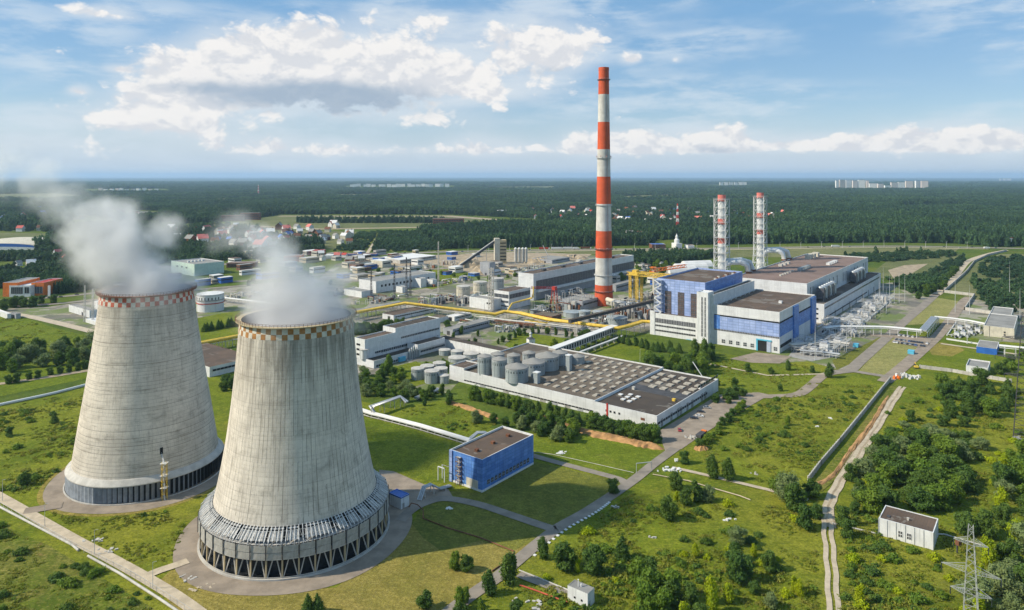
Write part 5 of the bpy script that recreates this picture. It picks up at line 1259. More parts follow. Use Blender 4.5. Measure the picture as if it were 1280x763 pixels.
mb = MB(); mb.box(-6.5, 6.5, -5, 5, 33, 35.5, 'yellow'); mb.build('end_truck', r)
mb = MB(); mb.box(-3, 3, -2, 3, 35.6, 38.2, 'yellow'); mb.build('hoist', r)
p = P(817, 372); r = empty('portal_crane', p, ANG); tag(r, 'rust-orange overhead crane with pale post, just behind the yellow one', 'crane')
mb = MB(); mb.bar((0,0,0), (0,0,31), 2.2, 'cream'); mb.build('leg', r); mb = MB(); lattice_beam(mb, (0,4,31.5), (0,-2,31.5), 5, 5, 'orange', 2, .7); lattice_beam(mb, (0,0,30.5), (60,-12,30.5), 3, 3, 'orange', 18, .6); mb.build('crane_girder', r)
p = P(693, 382); r = empty('jib_crane', p, ANG); tag(r, 'small red jib crane in front of the long hall behind the chimney', 'crane')
mb = MB()
for x, y in ((-2.5,-2.5),(2.5,-2.5),(2.5,2.5),(-2.5,2.5)): mb.bar((x,y,0), (x*.7,y*.7,17), .6, 'redp')
mb.build('tower', r); mb = MB(); lattice_beam(mb, (2,2,18), (-16,19,19), 1.6, 1.6, 'redp', 10, .45); mb.build('jib', r); mb = MB(); mb.box(-2, 2, -2, 2, 16.5, 20, 'redp'); mb.build('cab', r)
# conveyor tower of the mixing plant
c = P(625, 329); r = empty('conveyor_tower', c, math.radians(8)); tag(r, 'tall tan concrete tower with an inclined conveyor running down to the left', 'conveyor tower')
mb = MB(); mb.box(-9, -1, -6, 6, 0, 39, 'cream'); mb.build('shaft', r); mb = MB(); mb.box(-1, 9.5, -6, 6, 0, 36.5, 'tan')
mb.build('wall', r); mb = MB()
for k in range(6): mb.box(-.5, 9, -6.08, -6.0, 5+k*5.2, 6.6+k*5.2, 'dark')
mb.build('window_band', r)
mb = MB(); a = Vector((-8, 0, 34)); b = P(574, 336) - c; b = Matrix.Rotation(-math.radians(8), 3, 'Z') @ b; b.z = 3
mb.bar(a, b, 3.6, 'dgrey'); mb.bar(a + Vector((0,0,2)), b + Vector((0,0,2)), 1.8, 'lgrey')
for k in (1, 2, 3): q = a + (b-a)*k/4; mb.bar((q.x, q.y-2, 0), q, .7, 'lgrey'); mb.bar((q.x, q.y+2, 0), q, .7, 'lgrey')
mb.build('inclined_conveyor', r)
for i, x in enumerate((644.5, 649, 653.5, 657.5)):
    p = P(x, 333); r = empty('cement_silo', p); tag(r, ORD[i] + ' from the left of four pale cement silos right of the conveyor tower', 'silo', 'cement silos'); mb = MB(); mb.lathe([(2.3, 7), (2.3, 27)], 14, 'lgrey'); mb.lathe([(2.3, 27), (.3, 28.6)], 14, 'roof_white'); mb.lathe([(.4, 4), (2.3, 7)], 14, 'lgrey'); mb.build('tank_wall', r)
    mb = MB()
    for k in range(4): a = math.pi/4 + k*math.pi/2; mb.bar((2.2*math.cos(a), 2.2*math.sin(a), 0), (2.2*math.cos(a), 2.2*math.sin(a), 8), .4, 'lgrey')
    mb.build('leg', r)
p = P(686, 322); r = empty('loader_conveyor', p); tag(r, 'small white stacker conveyor pointing up beside the gravel heaps', 'conveyor'); mb = MB(); mb.bar((0,0,1), (-10,0,20), 1.2, 'roof_white'); mb.build('boom', r); mb = MB(); mb.box(-2, 4, -1.5, 1.5, 0, 2, 'grey'); mb.build('base', r)
# lattice masts
def mast(name, label, px, py, h, w0, w1, m, cat='mast', arms=(), n=10, group=None, red=False, ang=ANG, armlen=0, t=.3):
    p = P(px, py); r = empty(name, p, ang); tag(r, label, cat, group); mb = MB()
    def W(z): return w0 + (w1-w0)*z/h
    for k in range(n):
        z0, z1 = h*(1-(1-k/n)**1.15), h*(1-(1-(k+1)/n)**1.15); mm = (['redp','roof_white'][k % 2] if red else m)
        c0 = [Vector((i*W(z0), j*W(z0), z0)) for i, j in ((-1,-1),(1,-1),(1,1),(-1,1))]; c1 = [Vector((i*W(z1), j*W(z1), z1)) for i, j in ((-1,-1),(1,-1),(1,1),(-1,1))]
        for i in range(4):
            mb.bar(c0[i], c1[i], t, mm); mb.bar(c0[i], c1[(i+1) % 4], t*.6, mm)
            if k % 2 == 0: mb.bar(c1[i], c1[(i+1) % 4], t*.6, mm)
    mb.build('lattice_body', r)
    for (z, L) in arms:
        for s in (-1, 1):
            mb = MB(); w = W(z); tip = Vector((0, s*L, z+.3))
            for q in (Vector((-w, s*w, z)), Vector((w, s*w, z)), Vector((-w*.9, s*w*.9, z+1.7)), Vector((w*.9, s*w*.9, z+1.7))): mb.bar(q, tip, t*.7, m)
            for k in range(1, 7):
                f = k/7; a = Vector((-w, s*w, z)).lerp(tip, f); b = Vector((w, s*w, z)).lerp(tip, f); c2 = Vector((-w*.9, s*w*.9, z+1.7)).lerp(tip, f)
                mb.bar(a, b, t*.4, m); mb.bar(a, c2, t*.4, m)
                a2 = Vector((-w, s*w, z)).lerp(tip, f-1/7); mb.bar(a2, b, t*.4, m)
            mb.build('crossarm', r)
            mb = MB(); mb.cyl(tip + Vector((0,0,-.2)), tip + Vector((0,0,-2.2)), .14, .14, 6, 'glass'); mb.build('insulator', r)
    mb = MB(); mb.box(-w0-.4, w0+.4, -w0-.4, w0+.4, 0, .25, 'grey'); mb.build('footing', r)
    return r
mast('power_pylon', 'nearest lattice power pylon with three pairs of arms, standing by the transformer house', 1213.5, 818, 37.0, 2.3, .55, 'pylon', 'pylon', [(31.6, 4.2), (23.6, 7.2), (17.4, 5.0)], n=16, t=.2)
mast('power_pylon', 'big grey lattice pylon cut off by the right edge, above the scrub', 1282, 551, 66, 5.2, 1.4, 'dgrey', 'pylon', [(52, 10), (42, 13), (33, 9)], n=20, t=.34)
mast('lattice_mast', 'grey lattice mast beside the white control building', 614, 389, 44, 1.9, 1.7, 'lgrey', n=14, t=.5)
mast('radio_mast', 'tall red and white radio mast above the village right of the chimney', 847, 291, 70, 3.2, .7, 'redp', 'radio mast', n=9, red=True, t=1.0)
mast('radio_mast', 'small red and white mast far away above the forest at left', 323, 245, 75, 4, 1, 'redp', 'radio mast', n=8, red=True, t=1.6)
for i, (x, y, h) in enumerate([(106,402,34),(116,404,32),(548,366,60),(493,372,38),(508,373,46),(513,371,40),(464,372,30)]):
    mast('lightning_mast', ['slim lattice mast left of the rear cooling tower, left one of two', 'slim lattice mast left of the rear cooling tower, right one of two', 'tall thin mast at the right end of the long white workshop', 'slim mast in front of the long white workshop, left one', 'tall dark lattice mast before the long white workshop', 'dark mast just right of the tallest workshop mast', 'short mast at the left end of the long white workshop'][i], x, y, h, .9, .35, 'lgrey' if i < 3 else 'dgrey', n=10, t=.26)
# thin lightning rods in the process yard
rods = [(1058,441,26),(1019,451,34),(1064,424,30),(1079,408,34),(1094,398,30),(1108,392,26),(1112,381,34),(1118,380,30),(1124,379,34),(1131,378,30),(1099,373,30),(1104,370,34),(1194,391,36),(1212,394,30),(1262,370,40),(1275,399,30),(1209,430,20),(1100,384,28)]
rods.sort()
for i, (x, y, h) in enumerate(rods):
    p = P(x, y); r = empty('lightning_rod', p); tag(r, ordn(i) + ' from the left of the thin rods around the process yard', 'lightning rod', 'lightning rods in the process yard'); mb = MB(); mb.cyl((0,0,0), (0,0,h*.6), .28, .2, 6, 'lattice'); mb.cyl((0,0,h*.6), (0,0,h), .16, .05, 5, 'lattice'); mb.build('pole', r); mb = MB(); mb.box(-.6,.6,-.6,.6,0,.4,'grey'); mb.build('base', r)

# ------------------------------------------------------------------ process units along the turbine wing
def process_unit(seed):
    r_ = random.Random(seed); parts = {}
    mb = MB(); w = r_.uniform(5, 7); h = r_.uniform(6, 9)
    mb.box(-w/2, w/2, -3, 3, 2.2, h*.8, 'white_sheet'); mb.box(-w/2+.8, w/2-.8, -2, 2, h*.8, h*.8+1.2, 'grey_sheet'); parts['housing'] = mb
    mb = MB()
    for x in (-w/2+.3, w/2-.3):
        for y in (-2.7, 2.7): mb.bar((x,y,0), (x,y,2.3), .35, 'lattice')
    parts['leg'] = mb
    mb = MB(); mb.tube([(w/2, 0, h-1.5), (w/2+3, 0, h-1.5), (w/2+4.2, 0, h-3), (w/2+4.2, 0, .3)], .9, 'steel', 8); mb.tube([(-w/2, 1, 4), (-w/2-4, 1, 4), (-w/2-4, 6, 4), (-w/2-4, 12, 4)], .6, 'lgrey', 8); parts['pipework'] = mb
    mb = MB(); mb.cyl((w/2+6, 3, 0), (w/2+6, 3, 5+r_.random()*3), 1.0, 1.0, 12, 'lgrey'); mb.cyl((-w/2-2, -4.5, 1.6), (w/2+1, -4.5, 1.6), 1.1, 1.1, 12, 'steel'); parts['vessel'] = mb
    mb = MB()
    for k in range(7): a = r_.uniform(-9, 9); b = r_.uniform(-7, 7); mb.box(a, a+r_.uniform(.8,2.4), b, b+r_.uniform(.8,2.4), 0, r_.uniform(1,4.5), r_.choice(['dgrey','grey','steel','silo','white']))
    parts['equipment'] = mb
    mb = MB()
    for k in range(4): a = -9 + 6*k; mb.bar((a, -9, 0), (a, -9, 8), .3, 'grey'); mb.bar((a, 9, 0), (a, 9, 8), .3, 'grey'); mb.bar((a, -9, 7.5), (a, 9, 7.5), .3, 'lattice'); mb.bar((a, -9, 5), (a, 9, 5), .2, 'steel')
    for y in (-9, -8, 8, 9): mb.bar((-10, y, 6.2), (10, y, 6.2), .4, 'white')
    parts['frame'] = mb
    return {k: v.mesh(k) for k, v in parts.items()}
UN = [process_unit(s) for s in (1, 2, 3)]
spots = sorted([(1004,441),(1018,443),(1031,441),(1010,434),(1026,432),(1040,424),(1052,419),(1062,412),(1072,407),(1083,398),(1091,391),(1100,384),(1076,396),(1086,386),(1096,377),(1054,404),(1067,420),(1047,433),(1064,402),(1105,378),(1037,416),(1045,410)])
for i, (x, y) in enumerate(spots):
    p = P(x, y); r = empty('process_unit', p, ANG + (math.pi if i % 2 else 0)); tag(r, ordn(i) + ' from the left of the white process units beside the turbine wing', 'process unit', 'white process units beside the turbine hall wing')
    s = .62 + .5 * ((i * 37) % 10) / 10; r.scale = (s, s, s)
    for k, me in UN[i % 3].items(): o = bpy.data.objects.new(k, me); COL.objects.link(o); o.parent = r
for i, (x, y) in enumerate([(1196,419),(1204,418),(1213,416),(1222,414),(1200,411),(1210,409),(1220,407)]):
    p = P(x, y + 3); r = empty('transformer_unit', p, ANG); tag(r, ORD[i] + ' of the white switchgear units packed left of the cream substation, counted from the front', 'switchgear', 'white switchgear units'); 
    for k, me in UN[i % 3].items():
        if k in ('frame',) : continue
        o = bpy.data.objects.new(k, me); COL.objects.link(o); o.parent = r; r.scale = (.6,)*3
pipeline('pipe_rack', 'long white pipe rack crossing the process yard and the service road on portal legs', [(1030,410),(1046,408),(1100,408.5),(1112,409),(1152,413)], 7, .45, 'roof_white', n=4, gap=1.3, legs=12, closed_deck='white', legm='roof_white', cat='pipe rack')
pipeline('pipe_rack', 'short pipe rack turning beside the car park, with slanted blue-grey pipes', [(1153,413.5),(1168,396.5)], 6.5, .6, 'steel', n=5, gap=1.2, legs=8, closed_deck='white', legm='roof_white', cat='pipe rack')
pipeline('pipe_rack', 'thin white pipe rack leading right to the switchgear by the cream substation', [(1168,396),(1190,398),(1212,401),(1232,405)], 6.5, .5, 'roof_white', n=3, gap=1.3, legs=6, closed_deck='white', legm='roof_white', cat='pipe rack')
pipeline('pipe_rack', 'lower grey pipe rack along the front of the process yard', [(988,431),(1010,429),(1048,428),(1062,430)], 6, .5, 'lgrey', n=4, gap=1.2, legs=8, closed_deck='lattice', legm='lattice', cat='pipe rack')
pipeline('pipe_rack', 'grey pipe rack nearest the front hall side wall', [(1000,438),(1036,441),(1050,443)], 3.5, .5, 'steel', n=3, gap=1.2, legs=6, closed_deck='lattice', legm='lattice', cat='pipe rack')
pipeline('pipe_rack', 'pale pipe rack on trestles over the trees below the cream substation', [(1249,432),(1264,433.5),(1290,436)], 8, .6, 'roof_white', n=3, gap=1.4, legs=3, closed_deck='white', legm='roof_white', cat='pipe rack')
# messy pipework at the chimney foot
def pipe_cluster(label, px, py, n, sx, sy, hmax, seed, mats_):
    r_ = random.Random(seed); p = P(px, py); r = empty('pipework', p, ANG); tag(r, label, 'pipework')
    for k in range(n):
        mb = MB(); x, y = r_.uniform(-sx, sx), r_.uniform(-sy, sy); h = r_.uniform(2.5, hmax); L = r_.uniform(6, 16); m = r_.choice(mats_)
        if k % 2: mb.tube([(x,y,0),(x,y,h),(x+L,y,h),(x+L,y,h*.4),(x+L,y+3,h*.4)], r_.uniform(.3,.8), m, 7)
        else: mb.tube([(x,y,0),(x,y,h),(x,y+L,h),(x,y+L,.1)], r_.uniform(.3,.8), m, 7)
        mb.build('pipe', r)
    for k in range(n*2):
        mb = MB(); x, y = r_.uniform(-sx, sx), r_.uniform(-sy, sy); a, b, c = r_.uniform(1,5), r_.uniform(1,5), r_.uniform(1, hmax*.8); mb.box(x, x+a, y, y+b, 0, c, r_.choice(['grey','dgrey','lgrey','rust','silo','roof_grey'])); mb.build('equipment', r)
    for k in range(n): 
        mb = MB(); x, y = r_.uniform(-sx, sx), r_.uniform(-sy, sy); mb.bar((x,y,0),(x,y,hmax), .35, 'lattice'); mb.bar((x+5,y,0),(x+5,y,hmax), .35, 'lattice'); mb.bar((x,y,hmax),(x+5,y,hmax), .35, 'lattice'); mb.build('frame', r)
for a in [('tangle of pale pipes and ducts left of the chimney foot', 716, 386, 14, 22, 12, 12, 1, ['lgrey','cream','steel','rust']),
    ('big curved grey ducts and frames right of the chimney foot', 783, 394, 14, 20, 13, 13, 2, ['lgrey','steel','grey']),
    ('dark transformers and frames before the long hall lower wall', 706, 374, 12, 34, 6, 9, 3, ['silo','dgrey','steel']),
    ('pipework and steel frames in front of the control building', 678, 393, 10, 16, 8, 8, 4, ['rust','steel','dgrey']),
    ('red and grey pipe racks left of the yellow pipeline bend', 549, 379, 12, 26, 9, 8, 5, ['rust','lgrey','steel']),
    ('jumble of frames and pipes right of the chapel, under the white rack', 735, 414, 8, 18, 5, 5, 6, ['lgrey','rust','steel']),
    ('pipe frames on the ground beside the rear tower and oil tank', 300, 372, 8, 30, 10, 6, 7, ['lgrey','steel','cream']),
    ('grey plant equipment between the mixing silos and the long hall', 668, 338, 8, 30, 12, 8, 8, ['grey','steel','lgrey']),
    ('scattered equipment at the left end of the sandy mixing yard', 545, 334, 8, 50, 16, 7, 9, ['grey','steel','lgrey']),
    ('frames and pipes behind the blue hall corner beside the low tank', 806, 397, 8, 12, 12, 10, 10, ['lgrey','rust','steel'])]: pipe_cluster(*a)
for a in [('low pipes and tanks behind the long grey shed, left of centre', 590, 408, 9, 26, 8, 5, 11, ['lgrey','steel','rust']), ('steel frames between the cream tanks and the yellow pipeline', 590, 378, 9, 26, 8, 8, 12, ['lgrey','steel','cream']),
    ('pipe jungle below the chimney and above the yellow pipeline', 752, 403, 12, 18, 8, 7, 13, ['lgrey','steel','rust','cream']), ('low equipment rows right of the long workshop', 560, 355, 8, 40, 8, 6, 14, ['lgrey','grey','steel']),
    ('rails and equipment at the chimney right side, toward the crane', 800, 376, 8, 30, 8, 8, 15, ['lgrey','steel','rust']), ('scattered gear on the yard left of the workshop', 425, 368, 7, 26, 10, 5, 16, ['lgrey','grey','rust']),
    ('scattered gear on the yard below the workshop, near the rim', 470, 378, 7, 26, 8, 5, 17, ['steel','grey','rust']), ('bare steel frames between the low sheds and the park', 640, 412, 8, 18, 6, 5, 18, ['rust','grey','steel'])]: pipe_cluster(*a)
# greyish ducts joining the flue base to the chimney
c = P(752, 384); r = empty('flue_duct', c, ANG); tag(r, 'fat pale duct curving into the chimney foot from the right', 'duct'); mb = MB(); mb.tube([(2,-6,5),(2,-22,5),(6,-36,5),(10,-46,5),(10,-50,1)], 3.2, 'lgrey', 12); mb.build('duct', r)
mb = MB(); mb.tube([(-2,-8,9),(-8,-20,9),(-20,-24,9)], 2.4, 'cream', 12); mb.build('branch_duct', r)

# ------------------------------------------------------------------ walls and fences
def wall_run(label, pix, h, t, m, step=3.0, name='concrete_wall', cat='wall', posts=True, cap=None):
    pts = [P(*q) for q in pix]; o = pts[0]; r = empty(name, o); tag(r, label, cat); mb = MB(); mp = MB(); cnt = 0
    for a, b in zip(pts[:-1], pts[1:]):
        a = a - o; b = b - o; d = (b-a); L = d.length; d.normalize(); nn = Vector((-d.y, d.x, 0))
        c = [a + nn*t/2, a - nn*t/2, b - nn*t/2, b + nn*t/2]
        mb.add([(q.x, q.y, 0) for q in c] + [(q.x, q.y, h) for q in c], [(0,1,5,4),(1,2,6,5),(2,3,7,6),(3,0,4,7),(4,5,6,7)], m)
        k = int(L/step)
        for i in range(k+1):
            q = a + d*L*i/max(1,k); mp.box(q.x-t*.75, q.x+t*.75, q.y-t*.75, q.y+t*.75, 0, h+.12, m)
    mb.build('panel_run', r)
    if posts: mp.build('posts', r)
    return r
wall_run('long pale concrete wall running from the meadow trees up to the road end', [(1010.5,602.5),(1026,582),(1050,554),(1084,512),(1113,476)], 2.6, .45, 'lgrey')
wall_run('concrete wall from the big road end along the lawn to the right edge', [(1150,460.5),(1190,465.5),(1225,472),(1264,478.5)], 2.4, .4, 'lgrey')
wall_run('pale wall zigzagging beside the far access road and round the paved corner', [(1258,314.5),(1235,320),(1218,328),(1208,341),(1196,352),(1180,366),(1218,370.5),(1206,388),(1238,393)], 3.2, .6, 'lgrey', 6)
wall_run('white low kerb wall stepping down along the service road beside the process yard', [(1060,418),(1082,400),(1092,395),(1103,386),(1112,377)], 1.4, .5, 'roof_white', 8, name='low_wall')
wall_run('white parapet of the ditch beside the switchgear yard', [(1184,420),(1195,404)], 1.2, .5, 'roof_white', 8, name='low_wall')
wall_run('white boundary wall below the cream substation', [(1184,425),(1230,432),(1250,434)], 1.3, .5, 'roof_white', 8, name='low_wall')
def railing(label, pix, h, step, name='railing', m='lattice', cat='fence'):
    pts = smooth_path(pix, 6); o = pts[0]; r = empty(name, o); tag(r, label, cat); mb = MB(); mr = MB(); acc = 0
    for a, b in zip(pts[:-1], pts[1:]):
        a = a-o; b = b-o; mr.bar(a+Vector((0,0,h)), b+Vector((0,0,h)), .07, m); mr.bar(a+Vector((0,0,h*.5)), b+Vector((0,0,h*.5)), .05, m)
        k = max(1, int((b-a).length/step))
        for i in range(k): q = a + (b-a)*i/k; mb.bar(q, q+Vector((0,0,h)), .09, m)
    mr.build('rails', r); mb.build('posts', r)
railing('thin wire fence beside the left access road, between road and white pipe', [(-40,612),(48,661),(96,687),(150,714),(188,736),(240,770)], 2.0, 2.8)
# kerb blocks beside the big road near the lawn
kb = None
pts = smooth_path([(640,708),(694,663),(737,638),(760,621)], 12); j = 0
for i in range(3, 25):
    t = i/27*(len(pts)-1); p = pts[int(t)].lerp(pts[min(len(pts)-1, int(t)+1)], t - int(t)); d = (pts[min(len(pts)-1, int(t)+1)] - pts[int(t)]).normalized(); q = p + Vector((d.y, -d.x, 0))*3.1
    if kb is None: kbm = MB(); kbm.box(-.55, .55, -.55, .55, 0, .22, 'roof_white'); kbm = kbm.mesh('slab')
    o = bpy.data.objects.new('kerb_slab', kbm); COL.objects.link(o); o.location = (q.x, q.y, .05); o.rotation_euler = (0, 0, math.atan2(d.y, d.x) + random.uniform(-.2,.2)); tag(o, ordn(j) + ' from the bottom of the concrete slabs along the road by the lawn', 'concrete slab', 'concrete slabs along the road'); j += 1
# heaps of pale slabs and rubble, manhole covers
def rubble(label, px, py, n, s, m, hh=.7, name='rubble_heap'):
    r_ = random.Random(int(px*7+py)); p = P(px, py); mb = MB()
    for k in range(n):
        x, y = r_.gauss(0, s), r_.gauss(0, s*.7); a = r_.uniform(0, 3); w, d, h = r_.uniform(.5,1.8), r_.uniform(.4,1.2), r_.uniform(.2,hh)
        c, s_ = math.cos(a), math.sin(a); q = [(x+c*i*w/2-s_*jj*d/2, y+s_*i*w/2+c*jj*d/2) for i, jj in ((-1,-1),(1,-1),(1,1),(-1,1))]
        mb.add([(*u, 0) for u in q] + [(u[0]*.98+x*.02, u[1]*.98+y*.02, h) for u in q], [(0,1,5,4),(1,2,6,5),(2,3,7,6),(3,0,4,7),(4,5,6,7)], m)
    o = mb.build(name, loc=(p.x, p.y, 0)); tag(o, label, 'rubble')
for a in [('heap of white slabs beside the road where the path to the tree pair begins', 838, 587.5, 26, 2.4, 'roof_white'),
    ('pale block standing left of the round bush beside the warehouse road', 843, 577, 4, .8, 'roof_white', 1.8), ('white rubble and equipment at the end of the big road by the wall', 1135, 472, 40, 3.6, 'roof_white', 3),
    ('orange machine parts heap at the wall end beside the white rubble', 1121, 473.5, 14, 1.6, 'orange', 2.6), ('stones on the lawn right of the pump house', 700, 566, 16, 1.6, 'roof_white', .5),
    ('broken slabs beside the left access road, lower stretch', 134, 690, 12, 1.8, 'lgrey', .5), ('broken slabs on the grass between the towers and the left road', 120, 676, 8, 1.6, 'lgrey', .5),
    ('slabs lying at the edge of the nearer tower apron, left side', 250, 735, 10, 2.0, 'concrete_path', .35), ('slabs lying near the access road junction', 238, 724, 8, 1.6, 'lgrey', .4),
    ('pale gravel and slab heap on the warehouse parking corner', 866, 548, 22, 2.0, 'lgrey', 1.2), ('stone pieces by the path left of the pump house kiosk', 562, 636, 4, .5, 'roof_white', .5),
    ('two white blocks in the middle of the lower right meadow', 820, 674, 4, 1.2, 'lgrey', 1.2), ('small white boxes on the upper right meadow beside the slope', 944, 593, 3, 1.2, 'lgrey', 1.2),
    ('white rubbish on the lower right meadow near the pipe', 912, 649, 4, 1.4, 'roof_white', .9), ('scattered planks by the hut drive', 660, 757, 16, 3.0, 'lgrey', .5), ('white debris on the upper slope by the long wall', 1025, 534, 3, 1.0, 'roof_white', .6),
    ('white debris lower down the slope left of the long wall', 1040, 524, 3, .8, 'roof_white', .6), ('concrete ring and pipe pieces on the meadow near the road', 770, 635, 4, 1.0, 'lgrey', 1.5)]: rubble(*a)
# blue kiosks on the lawn, an orange digger, ground boards
for lab, x, y, w in [('light-blue box on the lawn below the car park', 1139, 442.5, 5.2), ('light-blue box on the ground in the process yard', 1070, 434, 4.6)]:
    p = P(x, y); r = empty('blue_box', p, ANG); tag(r, lab, 'container'); mb = MB(); mb.box(-w/2, w/2, -w*.4, w*.4, .2, 2.6, 'cyan'); mb.build('body', r); mb = MB(); mb.box(-w/2-.1, w/2+.1, -w*.4-.1, w*.4+.1, 2.6, 2.75, 'cyan'); mb.build('lid', r); mb = MB(); mb.box(-w/2+.2, -w/2+.6, -w*.4, w*.4, 0, .2, 'dgrey'); mb.box(w/2-.6, w/2-.2, -w*.4, w*.4, 0, .2, 'dgrey'); mb.build('skid', r)
p = P(1145, 460.5); r = empty('excavator', p, ANG+.4); tag(r, 'small yellow excavator at the start of the concrete wall beside the road', 'excavator')
mb = MB(); mb.box(-1.6, 1.6, -1.3, -.7, 0, .8, 'dgrey'); mb.box(-1.6, 1.6, .7, 1.3, 0, .8, 'dgrey'); mb.build('track', r); mb = MB(); mb.box(-1.9, 1.1, -1.2, 1.2, .85, 1.9, 'yellow'); mb.build('body', r); mb = MB(); mb.box(.1, 1.3, .1, 1.2, 1.2, 2.8, 'glass'); mb.build('cab', r); mb = MB(); mb.bar((1, -.3, 1.6), (3.4, -.3, 3.6), .4, 'yellow'); mb.bar((3.4, -.3, 3.6), (5.2, -.3, 1.4), .35, 'yellow'); mb.build('boom', r); mb = MB(); mb.box(4.8, 5.8, -.7, .1, .5, 1.4, 'dgrey'); mb.build('bucket', r)
p = P(876, 546); r = empty('dumper_body', p, ANG); tag(r, 'dark tipping container with an orange front on the warehouse parking corner', 'container'); mb = MB(); mb.box(-3.5, 3.5, -1.4, 1.4, .5, 1.9, 'dgrey'); mb.build('body', r); mb = MB(); mb.box(3.5, 5.0, -1.3, 1.3, .4, 2.2, 'orange'); mb.build('cab', r); mb = MB(); [mb.cyl((x, -1.45, .5), (x, 1.45, .5), .5, .5, 12, 'tyre') for x in (-2.4, -1.2, 4.1)]; mb.build('wheel', r)

# ------------------------------------------------------------------ vehicles
def car_meshes(m):
    d = {}
    mb = MB(); prof = [(-2.15,.35),(-2.2,.75),(-1.9,.95),(-1.0,1.0),(1.0,.98),(1.9,.85),(2.2,.65),(2.2,.35)]
    def ext(mb, prof, y0, y1, m, ins=0):
        n = len(prof); vs = [(x, y0 + (ins if z > 1.02 else 0), z) for x, z in prof] + [(x, y1 - (ins if z > 1.02 else 0), z) for x, z in prof]
        mb.add(vs, [(i, (i+1) % n, n+(i+1) % n, n+i) for i in range(n)] + [tuple(range(n))[::-1], tuple(range(n, 2*n))], m)
    ext(mb, prof, -.86, .86, m); d['body'] = mb
    mb = MB(); ext(mb, [(-1.75,.97),(-1.25,1.42),(.35,1.42),(1.05,.97)], -.76, .76, 'glass', .14); d['window'] = mb
    mb = MB(); mb.box(-1.2, .32, -.60, .60, 1.425, 1.46, m); d['roof'] = mb
    for k, (x, y) in enumerate(((-1.35,-.8),(1.35,-.8),(-1.35,.8),(1.35,.8))):
        mb = MB(); mb.cyl((x, y-.1, .32), (x, y+.1, .32), .32, .32, 14, 'tyre'); d['wheel_%d' % k] = mb; mb = MB(); mb.cyl((x, y-.11, .32), (x, y+.11, .32), .18, .18, 10, 'steel'); d['rim_%d' % k] = mb
    for k, y in enumerate((-.6, .6)): mb = MB(); mb.box(2.18, 2.215, y-.18, y+.18, .6, .74, 'roof_white'); d['headlight_%d' % k] = mb
    return {k: v.mesh(k.split('_')[0]) for k, v in d.items()}
CARS = {k: car_meshes(k) for k in ('carw','card','cars','carr','carb')}
CN = {'carw':'white','card':'dark','cars':'silver','carr':'dark red','carb':'blue'}
def car(kind, px, py, rz, label, group=None, world=None):
    p = world or P(px, py); r = empty('parked_car' if 'park' in label else 'car', p, rz); r.location.z = .14; tag(r, label, 'car', group)
    last = r
    for k, me in CARS[kind].items():
        o = bpy.data.objects.new(k.split('_')[0], me); COL.objects.link(o); o.parent = last if k.startswith('rim') else r
        if k.startswith('wheel'): last = o
GC = 'cars parked beside the warehouse'
car('carr', 849.5, 539, ANG+.5, 'dark red car parked alone nearest the warehouse corner', GC)
car('carw', 874.5, 521.5, ANG-1.1, 'white car parked beside the warehouse, nearest of the three together', GC)
car('card', 876, 516, ANG-1.1, 'dark car parked between two lighter ones at the warehouse', GC)
car('cars', 883.5, 511, ANG-1.1, 'silver car parked farthest along the warehouse wall', GC)
car('card', 867.5, 524, ANG-1.1, 'dark car parked tight against the warehouse wall in shade', GC)
kinds = ['card','carb','card','cars','card','carw','card','card','carw','cars','card','carb','card','card']
row = 0; GP = 'cars in the works car park'
ground('car_park', [(1114,428.5),(1124,417.5),(1166,425),(1157,436)], 'asphalt_old', .19)
for j, (a, b, n) in enumerate([((1121,425.5),(1159,430.5),13), ((1118,428.8),(1155,433.8),12), ((1119,419.6),(1141,422.2),5)]):
    A_, B_ = P(*a), P(*b)
    for i in range(n):
        if (i*5+j*3) % 7 == 6: continue
        q = A_.lerp(B_, i/(n-1)); k = kinds[(i*3+j*5) % len(kinds)] if j < 2 else 'carw'
        car(k, 0, 0, ANG, f"{CN[k]} car parked {ordn(i)} from the left in the {['middle','front','back'][j]} row of the works car park", GP, q)
def truck(px, py, rz, m, lab, L=13):
    p = P(px, py); r = empty('truck', p, rz); r.location.z = .14; tag(r, lab, 'truck', 'lorries on the highway'); mb = MB(); mb.box(-L/2, L/2-1, -1.25, 1.25, 1.2, 4.0, m); mb.build('cargo_box', r)
    mb = MB(); mb.box(L/2-.7, L/2+1.5, -1.2, 1.2, .7, 3.2, 'roof_white'); mb.build('cab', r)
    for x in (-L/2+1.2, -L/2+2.4, L/2+.5): mb = MB(); mb.cyl((x, -1.25, .5), (x, 1.25, .5), .5, .5, 12, 'tyre'); mb.build('wheel', r)
for i, (x, y, m, lab, L) in enumerate([(680,312.2,'redp','red lorry, leftmost on the highway behind the gravel heaps',18),(696,312,'roof_white','long white lorry on the highway, right of the red one',20),(710,311.8,'roof_white','second long white lorry on the highway, near the chimney',18),(720,312,'roof_white','short white lorry just left of the brown one on the highway',9),(732,311.6,'rust','brown lorry on the highway touching the chimney edge',18),(1044,309.3,'roof_white','white lorry on the highway above the turbine hall right end',14),(1233,311.5,'roof_white','white lorry on the highway near the right-hand billboard',9)]):
    truck(x, y, .02, m, lab, L)
for i, x in enumerate([506,523,547,578,600,640,662,770,792,830,870,1010,1030,1062,1180,1200,1215,1245]):
    yy = np.interp(x, [423,476,560,640,740,900,1100,1235,1300], [322.5,318.5,315,313.4,312,310.8,308,310,311]); k = kinds[(i*5) % 14]
    car(k, x, yy + (.35 if i % 2 else -.3), .0 if i % 2 else math.pi, f'{ordn(i)} small car from the left travelling on the far highway', 'cars on the highway')
